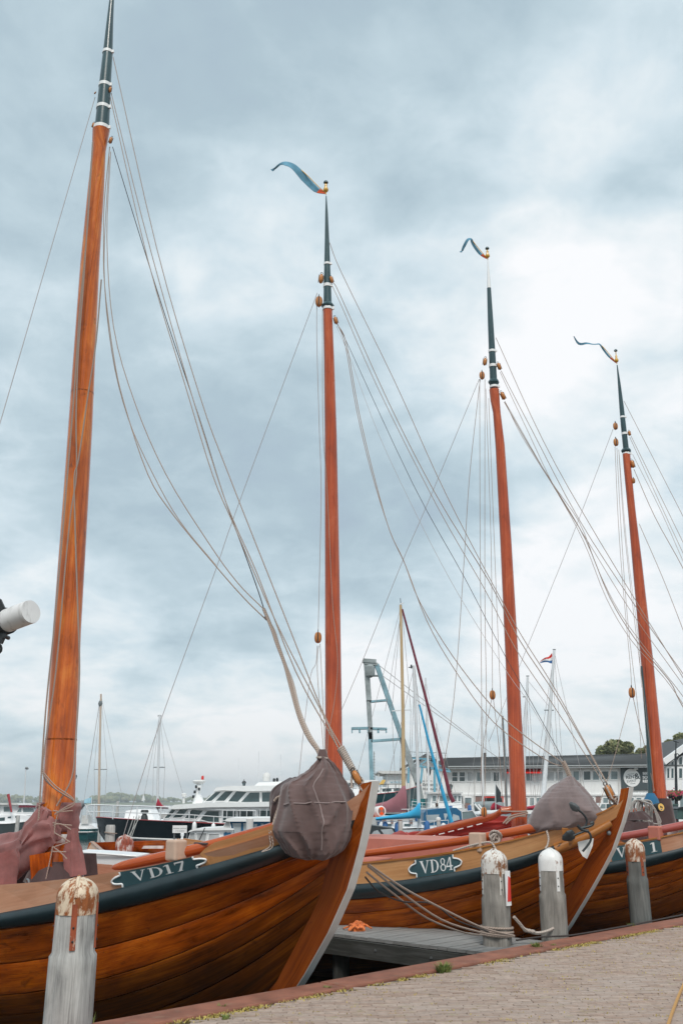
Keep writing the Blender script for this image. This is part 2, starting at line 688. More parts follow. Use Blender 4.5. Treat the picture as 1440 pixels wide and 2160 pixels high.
M['salmon'] = paint('salmon_deck_paint', (0.50, 0.165, 0.115), 0.55, 0.12, 3.0)
M['pad'] = paint('worn_leather_pad', (0.58, 0.40, 0.30), 0.6, 0.15, 5.0)
M['bag'] = fabric('brown_sail_bag_canvas', (0.125, 0.078, 0.072), 0.3, 2.5)
M['bag2'] = fabric('grey_brown_sail_bag_canvas', (0.205, 0.155, 0.150), 0.25, 2.5)
M['seam'] = fabric('bag_seam_tape', (0.27, 0.205, 0.195), 0.1)
M['pinksail'] = fabric('faded_pink_sail_canvas', (0.26, 0.108, 0.10), 0.35, 4.0, fold=0.4)
M['darkcanvas'] = fabric('dark_brown_canvas', (0.060, 0.034, 0.033), 0.3, 3.0, fold=0.5)
M['redsail'] = fabric('red_sail_canvas', (0.38, 0.026, 0.016), 0.25, 3.0, fold=0.5)
M['crimson'] = fabric('crimson_boom_cover', (0.36, 0.010, 0.035), 0.2, 2.0)
M['mauve'] = fabric('mauve_boom_cover', (0.30, 0.115, 0.135), 0.15, 2.0)
M['maroon'] = fabric('maroon_furled_sail', (0.17, 0.020, 0.040), 0.25, 2.0)
M['sky'] = fabric('light_blue_sail_cover', (0.030, 0.36, 0.62), 0.12, 2.0)
M['bluecan'] = fabric('blue_canopy_canvas', (0.014, 0.115, 0.23), 0.2, 2.0)
M['greycan'] = fabric('grey_boom_canvas', (0.22, 0.22, 0.23), 0.2, 2.0)
M['blackcan'] = fabric('black_hood_canvas', (0.03, 0.04, 0.045), 0.2, 2.0)
M['rope'] = rope_mat('hemp_rope', (0.44, 0.34, 0.28))
M['ropew'] = rope_mat('pale_rope', (0.56, 0.47, 0.41))
M['ropeg'] = rope_mat('grey_rope', (0.46, 0.44, 0.41))
M['roped'] = rope_mat('dark_tarred_rope', (0.07, 0.055, 0.05))
M['ropeo'] = rope_mat('orange_rope', (0.62, 0.34, 0.12))
M['wire'] = paint('rig_wire', (0.40, 0.37, 0.36), 0.6, 0.1, 5.0)
M['orange'] = fabric('orange_net', (0.72, 0.19, 0.045), 0.35, 12.0, fold=1.0)
M['bol'] = wood('weathered_grey_oak', (0.15, 0.145, 0.14), (0.42, 0.41, 0.39), (0.62, 0.61, 0.585), 0.85, 0, 1.1, 26, 0.42, 0.6, stain=(0.10, 0.11, 0.10), patch=3.0)
M['jetty'] = wood('grey_jetty_plank', (0.11, 0.108, 0.104), (0.25, 0.247, 0.24), (0.42, 0.415, 0.405), 0.8, 0, 0.8, 16, 0.45, 0.4)
M['bol2'] = wood('brown_grey_oak', (0.085, 0.078, 0.070), (0.26, 0.24, 0.215), (0.40, 0.375, 0.34), 0.85, 0, 1.1, 24, 0.5, 0.6, stain=(0.07, 0.068, 0.058), patch=2.2)
M['bol4'] = wood('dark_wet_oak', (0.05, 0.055, 0.052), (0.14, 0.145, 0.138), (0.25, 0.25, 0.235), 0.8, 0, 1.0, 18, 0.6, 0.5, stain=(0.05, 0.055, 0.05), patch=1.6)
M['jettyb'] = wood('dark_jetty_beam', (0.018, 0.018, 0.016), (0.045, 0.045, 0.04), (0.10, 0.10, 0.095), 0.8, 0, 0.8, 12, 0.5, 0.4)
M['cap1'] = rusty('rusty_cap_paint', (0.74, 0.60, 0.44), (0.34, 0.105, 0.030), 0.50)
M['cap2'] = rusty('flaking_white_cap', (0.74, 0.71, 0.66), (0.28, 0.12, 0.05), 0.42)
M['cap3'] = rusty('chipped_white_cap', (0.82, 0.81, 0.79), (0.30, 0.11, 0.05), 0.22)
M['cap4'] = rusty('stained_cap_paint', (0.70, 0.60, 0.50), (0.34, 0.12, 0.045), 0.55)
M['capred'] = rusty('red_white_cap', (0.74, 0.70, 0.66), (0.38, 0.10, 0.06), 0.55)
M['rust'] = rusty('rust_strap', (0.55, 0.40, 0.30), (0.33, 0.075, 0.03), 1.0)
M['edge'] = paint('rust_red_quay_capping', (0.25, 0.098, 0.062), 0.8, 0.35, 3.5, dirt=(0.26, 0.19, 0.13))
M['quaywall'] = paint('dark_quay_wall', (0.035, 0.028, 0.022), 0.9, 0.4, 2.0)
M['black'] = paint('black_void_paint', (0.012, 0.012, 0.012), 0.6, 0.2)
M['red'] = paint('bright_red', (0.68, 0.030, 0.020), 0.45, 0.1)
M['orangep'] = paint('orange_reflector', (0.85, 0.10, 0.01), 0.3, 0.1)
M['blue'] = paint('flag_blue', (0.03, 0.13, 0.34), 0.6, 0.1)
M['yellow'] = paint('yellow_cap_paint', (0.72, 0.46, 0.12), 0.45, 0.12)
M['pennant'] = fabric('blue_pennant_cloth', (0.13, 0.33, 0.46), 0.35, 5.0, fold=0.1)
M['glass'] = glassy('dark_window_glass', (0.05, 0.085, 0.09))
M['glass2'] = glassy('pale_window_glass', (0.20, 0.26, 0.27))
M['glass3'] = glassy('curtained_window', (0.50, 0.51, 0.51), 0.25)
M['clear'] = glassy('clear_vinyl_window', (0.42, 0.47, 0.49), 0.18)
M['hullblack'] = paint('gloss_black_hull', (0.005, 0.013, 0.019), 0.15, 0.2, 1.0, 0.1)
M['hullteal'] = paint('teal_hull_paint', (0.010, 0.125, 0.135), 0.25, 0.12, 1.0, 0.4)
M['hullgrey'] = paint('grey_hull_paint', (0.085, 0.105, 0.11), 0.4, 0.15, 1.0, 0.2)
M['hullgreen'] = paint('dark_green_hull_paint', (0.008, 0.050, 0.060), 0.3, 0.15, 1.0, 0.3)
M['redtrim'] = paint('red_trim_line', (0.40, 0.05, 0.06), 0.5, 0.1)
M['roof'] = paint('dark_roof_felt', (0.085, 0.090, 0.093), 0.85, 0.14, 0.6)
M['siding'] = paint('white_board_siding', (0.87, 0.87, 0.86), 0.6, 0.03, 1.0)
M['brown'] = paint('brown_panel', (0.24, 0.15, 0.13), 0.7, 0.15, 2.0)
M['signgrey'] = paint('charcoal_sign_board', (0.066, 0.086, 0.092), 0.6, 0.08, 1.0)
M['craneblue'] = paint('weathered_blue_steel', (0.20, 0.34, 0.39), 0.6, 0.3, 1.6, dirt=(0.16, 0.15, 0.13))
M['cranegrey'] = paint('weathered_grey_steel', (0.27, 0.30, 0.30), 0.65, 0.35, 1.6, dirt=(0.15, 0.12, 0.09))
M['gantry'] = paint('light_blue_gantry_paint', (0.16, 0.42, 0.55), 0.55, 0.2, 1.0, dirt=(0.2, 0.22, 0.22))
M['lamp'] = paint('black_lamp_post', (0.015, 0.020, 0.022), 0.45, 0.2)
M['alu'] = paint('white_alloy_mast', (0.72, 0.73, 0.74), 0.4, 0.06)
M['woodmast'] = wood('pale_spruce_mast', (0.44, 0.29, 0.14), (0.56, 0.39, 0.21), (0.62, 0.47, 0.29), 0.4, 0.3, 0.5, 12)
M['palemast'] = wood('weathered_pale_mast', (0.50, 0.38, 0.29), (0.60, 0.47, 0.37), (0.66, 0.55, 0.45), 0.45, 0.2, 0.5, 12)
M['dinghyw'] = paint('white_dinghy_gelcoat', (0.87, 0.87, 0.87), 0.3, 0.03)
M['tender'] = wood('varnished_tender_side', (0.34, 0.09, 0.012), (0.50, 0.14, 0.02), (0.58, 0.19, 0.03), 0.3, 0.5)
M['rib'] = paint('grey_rubber_boat', (0.24, 0.28, 0.29), 0.6, 0.1)
M['green'] = paint('green_bin_plastic', (0.05, 0.10, 0.09), 0.5, 0.15)
M['sea'] = None

# ------------------------------------------------------------------ water
WATER = -0.9
n = NT('harbour_water')
wv = n.noise(n.vec('Object', (1, 1, 1)), 1.6, 6, 0.6, 0.4)
wv2 = n.noise(n.vec('Object', (0.05, 0.12, 1)), 1.0, 4, 0.6, 0.2)
n.set(Base_Color=n.ramp(wv2, [(0.3, (0.020, 0.026, 0.024)), (0.7, (0.045, 0.052, 0.047))]), Roughness=0.10, IOR=1.33)
n.bump(wv, 0.25, 0.06)
M['sea'] = n.m
mb = MB()
mb.v = [(-5000, -300, WATER), (5000, -300, WATER), (5000, 5200, WATER), (-5000, 5200, WATER)]
mb.face((0, 1, 2, 3))
kind(obj('water', mb, M['sea']), 'structure')

# ------------------------------------------------------------------ quay
E_ = Vector((0.6897, 0.7241, 0)).normalized()      # along the quay edge, away to the right
N_ = Vector((E_.y, -E_.x, 0))                      # from the edge onto the land
Q0 = Vector((0, 10.13, 0))


def Q(e, nn, z=0.0):
    p = Q0 + E_ * e + N_ * nn
    return Vector((p.x, p.y, z))


def quay_slab(name, e0, e1, n0, n1, z0, z1, mat):
    m = MB()
    m.hexa([Q(e0, n0, z0), Q(e1, n0, z0), Q(e1, n1, z0), Q(e0, n1, z0), Q(e0, n0, z1), Q(e1, n0, z1), Q(e1, n1, z1), Q(e0, n1, z1)])
    return kind(obj(name, m, mat), 'structure')


n = NT('paving_joint_sand')
jv = n.noise(n.vec('Object', (1, 1, 1)), 2.0, 6, 0.65)
n.set(Base_Color=n.ramp(jv, [(0.35, (0.10, 0.08, 0.062)), (0.65, (0.20, 0.165, 0.13))]), Roughness=0.95)
M['joint'] = n.m
n = NT('klinker_brick')
oi = n.node('ShaderNodeObjectInfo')
geo = n.node('ShaderNodeNewGeometry')
addr = n.node('ShaderNodeMath', operation='ADD')
n.link(oi.outputs['Random'], addr.inputs[0])
n.link(geo.outputs['Random Per Island'], addr.inputs[1])
fr = n.node('ShaderNodeMath', operation='FRACT')
n.link(addr.outputs[0], fr.inputs[0])
gp = n.node('ShaderNodeVectorMath', operation='MULTIPLY')
gp.inputs[1].default_value = (1, 1, 1)
n.link(geo.outputs['Position'], gp.inputs[0])
bn = n.noise(gp.outputs[0], 14, 6, 0.7)
bl = n.noise(gp.outputs[0], 1.3, 6, 0.65)
bc = n.ramp(fr.outputs[0], [(0.0, (0.31, 0.215, 0.165)), (0.3, (0.40, 0.285, 0.225)), (0.7, (0.38, 0.29, 0.24)), (1.0, (0.46, 0.35, 0.285))])
bc = n.mix(n.map(bn, 0.40, 0.68, 0, 0.6), bc, (0.17, 0.125, 0.105))
bc = n.mix(n.map(bl, 0.42, 0.70, 0, 0.55), bc, (0.40, 0.33, 0.29))
sp = n.noise(gp.outputs[0], 5.0, 7, 0.75)
bc = n.mix(n.map(sp, 0.57, 0.68, 0, 0.7), bc, (0.27, 0.235, 0.11))
n.set(Base_Color=bc, Roughness=0.85)
n.bump(bn, 0.4, 0.006)
M['brick'] = n.m

quay_slab('quay_ground', -60, 60, 0.36, 60, -2.5, -0.008, M['joint'])
quay_slab('quay_wall', -60, 60, 0.04, 0.36, -2.5, -0.10, M['quaywall'])
ground = bpy.data.objects['quay_ground']
e = -9.0
capseg = 0
while e < 40:
    ln = 4.35
    c = quay_slab('quay_edge', e, e + ln - 0.012, 0.0, 0.355, -0.098, 0.022 + random.uniform(-0.003, 0.003), M['edge'])
    bv = c.modifiers.new('bevel', 'BEVEL')
    bv.width = 0.018
    bv.segments = 2
    e += ln
    capseg += 1

# paving bricks in stretcher bond, their long side across the view
BW = 0.0520
BTURN = math.radians(3.0)
cells = []
for a in range(-60, 195):
    for t in range(-50, 60):
        ux, uy = (t + (0.5 if a % 2 else 0.0) + 0.08 * math.sin(a * 1.7)) * BW * 4, a * BW
        cxx = ux * math.cos(BTURN) - uy * math.sin(BTURN) - 1.0
        cyy = ux * math.sin(BTURN) + uy * math.cos(BTURN) + 7.2
        nn_ = (Vector((cxx, cyy, 0)) - Q0).dot(N_)
        if nn_ < 0.43 or cyy < 5.2 or cyy > 16.5:
            continue
        d_ = cyy * math.cos(PITCH) - EYE * math.sin(PITCH)
        px = 720 + F * cxx / d_
        if px < -700 or px > 2600:
            continue
        cells.append((cyy, cxx, 4, 1, px))
cells.sort()
near = [c for c in cells if c[0] > 8.05 and -20 < c[4] < 1460][:300]
nearset = set((c[0], c[1]) for c in near)


def brick_mb(mb, c, sx, sy, z, tx=0.0, ty=0.0, rot=0.0):
    hx, hy = sx * BW / 2 - 0.0024, sy * BW / 2 - 0.0024
    b = len(mb.v)
    q = 0.003
    for (fx, fy, zz) in [(hx, hy, -0.03), (hx, hy, -q), (hx - q, hy - q, 0.0)]:
        for ax, ay in ((-1, -1), (1, -1), (1, 1), (-1, 1)):
            vx, vy = ax * fx, ay * fy
            if rot:
                vx, vy = vx * math.cos(rot) - vy * math.sin(rot), vx * math.sin(rot) + vy * math.cos(rot)
            mb.v.append((c[0] + vx, c[1] + vy, z + zz + (ax * tx + ay * ty if zz > -0.02 else 0)))
    for i in range(2):
        for j in range(4):
            j2 = (j + 1) % 4
            mb.face((b + i * 4 + j, b + i * 4 + j2, b + i * 4 + 4 + j2, b + i * 4 + 4 + j))
    mb.face((b + 8, b + 9, b + 10, b + 11))


proto = []
for sx, sy in ((4, 1),):
    m_ = MB()
    brick_mb(m_, (0, 0), sx, sy, 0)
    proto.append(m_)
brick_me = {}
rest = MB()
for cyy, cxx, sx, sy, px in cells:
    z = random.uniform(-0.003, 0.003)
    if (cyy, cxx) in nearset:
        if (sx, sy) not in brick_me:
            o = obj('brick', proto[0], M['brick'], ground)
            brick_me[(sx, sy)] = o.data
        else:
            o = bpy.data.objects.new('brick', brick_me[(sx, sy)])
            COL.objects.link(o)
            o.parent = ground
        o.location = (cxx, cyy, z)
        o.rotation_euler = (random.gauss(0, 0.014), random.gauss(0, 0.012), BTURN + random.gauss(0, 0.012))
    else:
        brick_mb(rest, (cxx, cyy), sx, sy, z, random.gauss(0, 0.0012), random.gauss(0, 0.0012), BTURN + random.gauss(0, 0.008))
kind(obj('brick_paving', rest, M['brick'], ground), 'stuff')

# moss and dry grass along the capping, one mass; weeds that stand out are plants of their own
n = NT('dry_moss')
mv = n.noise(n.vec('Object', (1, 1, 1)), 9, 5, 0.6)
n.set(Base_Color=n.ramp(mv, [(0.3, (0.22, 0.17, 0.04)), (0.55, (0.50, 0.38, 0.11)), (0.75, (0.30, 0.28, 0.08))]), Roughness=0.95)
M['moss'] = n.m
n = NT('weed_leaf')
oi2 = n.noise(n.vec('Object', (1, 1, 1)), 20, 3, 0.6)
n.set(Base_Color=n.ramp(oi2, [(0.3, (0.09, 0.15, 0.035)), (0.7, (0.27, 0.30, 0.08))]), Roughness=0.8)
M['weed'] = n.m
M['strap1'] = rusty('flaked_strap_paint', (0.70, 0.58, 0.46), (0.36, 0.085, 0.035), 0.80)


def blade(mb, p, h, w, lean, az):
    p = Vector(p)
    d = Vector((math.cos(az), math.sin(az), 0))
    s = Vector((-d.y, d.x, 0)) * w / 2
    b = len(mb.v)
    tip = p + d * lean + Vector((0, 0, h))
    mid = p + d * lean * 0.4 + Vector((0, 0, h * 0.6))
    mb.v += [tuple(p - s), tuple(p + s), tuple(mid + s * 0.7), tuple(mid - s * 0.7), tuple(tip)]
    mb.face((b, b + 1, b + 2, b + 3))
    mb.face((b + 3, b + 2, b + 4))


moss = MB()
rr = random.Random(3)
for i in range(12000):
    e = rr.uniform(-4, 11)
    if mnoise.noise(Vector((e * 1.1, 4.2, 0))) * 1.7 + mnoise.noise(Vector((e * 6, 1.2, 0))) + rr.uniform(-0.35, 0.35) < 0.0:
        continue
    nn_ = 0.375 + rr.gauss(0.02, 0.05)
    blade(moss, Q(e, nn_, -0.008), rr.uniform(0.006, 0.028), rr.uniform(0.008, 0.018), rr.uniform(0.01, 0.04), rr.uniform(0, 6.28))
for i in range(900):
    e, nn_ = rr.uniform(-3, 9), rr.uniform(0.45, 4.5)
    c = Q(e, nn_, -0.004)
    for k in range(rr.randint(2, 7)):
        blade(moss, (c.x + rr.gauss(0, 0.035), c.y + rr.gauss(0, 0.012), c.z), rr.uniform(0.005, 0.02), 0.009, rr.uniform(0.0, 0.02), rr.uniform(0, 6.28))
kind(obj('dry_moss', moss, M['moss']), 'stuff')


def weed(px, py, size, label, nb, seed):
    c = PZ(px, py, 0.0)
    r = random.Random(seed)
    t = thing('weed', label, 'weed', c, 'weeds growing along the quay edge')
    m = MB()
    for i in range(nb):
        a = r.uniform(0, 6.28)
        q = r.uniform(0, 0.6) * size
        blade(m, (c.x + math.cos(a) * q, c.y + math.sin(a) * q, -0.01), r.uniform(0.4, 1.0) * size, r.uniform(0.008, 0.02), r.uniform(0.1, 0.7) * size, a + r.uniform(-0.6, 0.6))
    obj('leaves', m, M['weed'], t)
    return t


weed(937, 2050, 0.11, 'bushiest green weed tuft on the paving in front of the jetty opening', 160, 1)
weed(1131, 2001, 0.09, 'green weed tuft beside the quay edge in front of the second jetty bollard', 110, 2)
weed(1166, 1998, 0.05, 'low spreading weed just right of the taller tuft by the quay edge', 90, 3)
weed(467, 2128, 0.06, 'small weed on the rust red capping at the front of the quay', 30, 4)
weed(476, 2149, 0.05, 'small weed tuft on the bricks nearest the camera', 40, 5)
weed(1330, 1956, 0.07, 'small weed by the capping left of the lone right hand bollard', 60, 6)
weed(180, 2162, 0.12, 'leafy weed at the foot of the big rusty capped bollard', 50, 7)
weed(690, 2088, 0.05, 'yellowish weed on the capping below the white banded stem', 60, 8)

# ------------------------------------------------------------------ jetty
A_ = Vector((-0.72199, 0.69191, 0))       # from a bow towards its stern (all boats lie side by side)
L_ = Vector((-0.69191, -0.72199, 0))      # from a boat's middle towards the camera
B1 = Vector((0.3228, 9.9, 0))
B2 = Vector((3.8495, 13.6, 0))


def J(s, l, z):
    p = B1 + A_ * s - L_ * l
    return Vector((p.x, p.y, z))


jt = thing('jetty', 'grey plank jetty on dark beams between the two nearest brown boats', 'jetty', J(2, 3.2, -0.06))
s0 = 0.02
JZ = -0.055
k = 0
while s0 < 5.6:
    m = MB()
    w = 0.142
    a, b = J(s0, 2.70, JZ), J(s0 + w - 0.012, 2.70, JZ)
    c, d = J(s0 + w - 0.012, 4.02, JZ), J(s0, 4.02, JZ)
    dz_ = Vector((0, 0, -0.04 + random.uniform(-0.002, 0.002)))
    up_ = Vector((0, 0, random.uniform(-0.003, 0.003)))
    m.hexa([a + dz_, b + dz_, c + dz_, d + dz_, a + up_, b + up_, c + up_, d + up_])
    obj('plank', m, M['jetty'], jt)
    s0 += w
    k += 1
m = MB()
m.beam(J(0.0, 2.72, JZ - 0.15), J(5.6, 2.72, JZ - 0.15), 0.12, 0.20)
obj('edge_beam', m, M['jettyb'], jt)
m = MB()
m.beam(J(0.0, 3.95, JZ - 0.15), J(5.6, 3.95, JZ - 0.15), 0.12, 0.20)
obj('edge_beam', m, M['jettyb'], jt)
for s_ in (1.2, 3.2, 5.2):
    m = MB()
    m.tube([J(s_, 2.86, -2.2), J(s_, 2.86, JZ - 0.05)], 0.11, 8)
    obj('pile', m, M['jettyb'], jt)
for s_ in (0.6, 1.5, 2.4, 3.3):
    m = MB()
    c = J(s_, 2.655, JZ - 0.13)
    m.box(c, (0.022, 0.02, 0.022), math.atan2(A_.y, A_.x))
    obj('bolt', m, M['galv'], jt)

# orange net heap on the jetty
c = PZ(754, 1963, JZ)
m = MB()
rr = random.Random(11)
for i in range(26):
    p = c + Vector((rr.gauss(0, 0.045), rr.gauss(0, 0.045), 0.015))
    pts = [p]
    a = rr.uniform(0, 6.28)
    for k in range(7):
        a += rr.uniform(-0.9, 0.9)
        p = p + Vector((math.cos(a), math.sin(a), 0)) * 0.026
        pts.append(Vector((p.x, p.y, JZ + 0.015 + max(0, 0.13 - 0.6 * (p - c).length) * rr.uniform(0.5, 1.0))))
    m.tube(smooth_path(pts, 2), 0.012, 5)
m.lathe(c, [(0.11, 0.0), (0.10, 0.05), (0.06, 0.09), (0.02, 0.11)], 12)
tag(obj('net_heap', m, M['orange']), 'crumpled bright orange net lying on the jetty planks beside the near bow', 'net')


# ------------------------------------------------------------------ bollards
def grain_up(m, n, r):
    """uv with u running up an upright post and v round it"""
    k = 2 * math.pi * r / n
    out = []
    for f_ in m.f:
        js = [i % n for i in f_]
        w = max(js) - min(js) > n / 2
        out.append([(m.v[i][2], (j + (n if w and j < n / 2 else 0)) * k) for i, j in zip(f_, js)])
    m.uv = out


def bollard(loc, w, ztop, zcap, zbot, cap_m, label, rz, lean=0.0, flare=1.08, strap=0.25, group='capped oak mooring bollards along the quay', strap_az=-1.72, post_m=None):
    t = thing('mooring_bollard', label, 'bollard', loc, group)
    x, y = loc[0], loc[1]
    r = w / 2
    m = MB()
    prof = []
    zsh = zcap - strap - 0.05
    for q in (0.0, 0.3, 0.45, 0.55, 0.65, 0.75, 0.85, 0.95):
        prof.append((r * (flare + 0.03 * (1 - q)), zbot + (zsh - zbot) * q))
    prof += [(r * (flare - 0.005), zsh), (r * 0.955, zsh + 0.025), (r * 0.945, (zsh + zcap) / 2), (r * 0.94, zcap), (r * 0.9, zcap + 0.06)]
    m.lathe((x, y, 0), prof, 56, sq=1.1, rz=rz)
    crk = random.Random(int(abs(x) * 1000) + 3)
    cracks = [(crk.randrange(56), crk.uniform(zbot + 0.4, zcap - 0.15), crk.uniform(0.15, 0.5), crk.uniform(0.006, 0.014)) for _ in range(16)]
    for i, v in enumerate(m.v):            # checks and axe-flat unevenness of an old oak post
        a = math.atan2(v[1] - y, v[0] - x)
        f = 1 + 0.022 * mnoise.noise(Vector((math.cos(a) * 3 + loc[0], math.sin(a) * 3, v[2] * 2.2))) - 0.02 * max(0, math.sin(a * 7 + loc[0])) ** 6
        for cj, cz, cl, cd_ in cracks:
            if i % 56 == cj and abs(v[2] - cz) < cl:
                f -= cd_ / r
        m.v[i] = (x + (v[0] - x) * f + lean * (v[2] - zcap), y + (v[1] - y) * f, v[2])
    # vertical grain: swap uv so u runs up the post
    grain_up(m, 56, r)
    obj('post', m, post_m or M['bol'], t, 70)
    m = MB()
    h = ztop - zcap
    straight = max(h - r * 0.95, 0.02)
    prof = [(r * 0.99, zcap), (r * 1.0, zcap + straight)]
    for k in range(1, 8):
        a = k / 7 * math.pi / 2
        prof.append((max(r * math.cos(a), 0.004), zcap + straight + (h - straight) * math.sin(a)))
    m.lathe((x, y, 0), prof, 24, sq=0.6, rz=rz)
    cap = obj('cap', m, cap_m, t, 60)
    rb = []
    for q in range(0, 9):
        a = math.pi * q / 8
        rb.append(Vector((x, y, zcap + straight)) + Vector((math.cos(strap_az), math.sin(strap_az), 0)) * (r * 0.985 * math.cos(a)) + Vector((0, 0, (h - straight) * 1.0 * math.sin(a))))
    m = MB()
    m.tube(rb, 0.017, 6)
    obj('cap_ridge', m, cap_m, cap)
    for k in range(4):
        a = strap_az + k * math.pi / 2
        rot = Matrix.Rotation(a, 3, 'Z')
        d = Vector((math.cos(a), math.sin(a), 0))
        m = MB()
        pts = []
        m.box(Vector((x, y, zcap - strap / 2 + 0.04)) + d * (r * 1.0 + 0.004), (0.012, 0.042, strap + 0.08), m=rot)
        sp_ = obj('strap', m, M['strap1'] if cap_m not in (M['cap2'], M['cap3']) else cap_m, t)
        m = MB()
        for zz in (zcap - strap * 0.35, zcap - strap * 0.75):
            m.ball(Vector((x, y, zz)) + d * (r * 1.0 + 0.012), 0.009, 6, 4)
        obj('rivets', m, M['iron'], sp_)
    return t


p = PZ(132, 2172, 0)
bollard((-2.02, 8.06, 0), 0.298, 1.055, 0.79, -1.2, M['cap1'], 'large grey oak bollard with a heavily rusted cap in front of the nearest hull', -0.25, lean=0.012, flare=1.07, strap=0.24, strap_az=-1.42)
p2 = PZ(1053, 1996, -0.05)
bollard((p2.x, p2.y + 0.16, 0), 0.322, 1.045, 0.765, -1.2, M['cap2'], 'grey bollard with rope round its foot and a white and red sticker', -0.35, flare=1.03, strap=0.24, strap_az=-1.25, post_m=M['bol2'])
p3 = PZ(1159, 1973, -0.05)
q3 = P(1157, 1790, 13.35)
q3b = P(1157, 1836, 13.35)
bollard((q3.x + 0.01, 13.35, 0), 0.305, q3.z, q3b.z, -1.2, M['cap3'], 'grey bollard with the cleanest white cap, standing in front of the second bow', -0.35, flare=1.06, strap=0.24, strap_az=-1.25, post_m=M['bol2'])
p4 = P(1357, 1946, 14.78)
bollard((p4.x, 14.95, 0), 0.285, 1.10, 0.80, -1.2, M['cap4'], 'slender grey bollard with brown stained cap before the hull at the right edge', -0.35, lean=-0.01, flare=1.04, strap=0.19, strap_az=-1.2, post_m=M['bol4'])
# sticker on the second bollard: white board with a red shape
bx, by = p2.x, p2.y + 0.16
a = -0.74
d = Vector((math.cos(a), math.sin(a), 0))
s_ = Vector((-d.y, d.x, 0))
t = bpy.data.objects['mooring_bollard.001']
m = MB()
c = Vector((bx, by, 0.60)) + d * 0.187
m.box(c, (0.012, 0.10, 0.40), m=Matrix.Rotation(a, 3, 'Z'))
st = obj('sticker', m, M['white'], t)
m = MB()
q = c + d * 0.0085
m.prism([q + s_ * 0.0 + Vector((0, 0, 0.14)), q - s_ * 0.035 + Vector((0, 0, -0.15)), q + s_ * 0.042 + Vector((0, 0, -0.15)), q + s_ * 0.042 + Vector((0, 0, 0.12))], d * 0.003)
obj('red_shape', m, M['red'], st)


# ------------------------------------------------------------------ the wooden fishing boats
def fbeam(t):
    t = max(t, 0.0)
    f = 1 - (1 - min(t / 6.5, 1)) ** 2.5
    if t > 7:
        f *= 1 - 0.6 * ((t - 7) / 4.5) ** 2
    return f


LV1 = {  # level: start on the stem, decay length, base height, rise, half beam, inset
    'rail': (0.0, 1.8, 0.631, 1.060, 2.1, 0.03), 'wt': (0.19, 3.9, -0.175, 1.603, 2.1, 0.0), 'wb': (0.24, 2.4, 0.009, 1.333, 2.1, 0.02),
    's1': (0.50, 2.0, -0.298, 1.403, 2.0, 0.0), 's2': (0.56, 1.8, -0.595, 1.561, 1.85, 0.0), 's3': (0.64, 1.9, -0.851, 1.600, 1.6, 0.0),
    's4': (0.80, 1.9, -1.12, 1.62, 1.2, 0.0), 's5': (1.25, 1.6, -1.45, 1.35, 0.65, 0.0)}
LV2 = {
    'rail': (0.05, 1.9, 0.601, 0.977, 2.1, 0.03), 'wt': (0.19, 1.6, 0.370, 1.039, 2.1, 0.0), 'wb': (0.26, 1.5, 0.170, 1.150, 2.1, 0.02),
    's1': (0.49, 1.6, -0.045, 1.082, 2.0, 0.0), 's2': (0.66, 1.6, -0.34, 1.22, 1.85, 0.0), 's3': (0.88, 1.7, -0.62, 1.22, 1.6, 0.0),
    's4': (1.12, 1.7, -0.95, 1.10, 1.2, 0.0), 's5': (1.55, 1.6, -1.35, 1.05, 0.65, 0.0)}
STEM1 = ([(1.80, -0.01), (1.50, 0.07), (1.215, 0.159), (0.835, 0.304), (0.395, 0.583), (-0.13, 1.0), (-0.75, 1.65), (-1.4, 2.5)],
         [(1.80, 0.035), (1.66, 0.09), (1.40, 0.27), (1.19, 0.45), (0.774, 0.63), (0.35, 0.92), (-0.10, 1.27), (-0.75, 1.95), (-1.4, 2.9)])
STEM2 = ([(1.78, -0.01), (1.60, 0.045), (1.39, 0.125), (0.965, 0.335), (0.487, 0.679), (-0.064, 1.105), (-0.75, 1.75), (-1.4, 2.5)],
         [(1.78, 0.035), (1.624, 0.07), (1.40, 0.20), (1.267, 0.30), (0.786, 0.70), (0.463, 0.93), (0.249, 1.09), (-0.10, 1.40), (-0.75, 2.05), (-1.4, 2.9)])
TS = [0, 0.05, 0.12, 0.22, 0.35, 0.5, 0.7, 0.95, 1.25, 1.6, 2.0, 2.45, 2.95, 3.5, 4.2, 5, 6, 7, 8, 9, 10, 11]


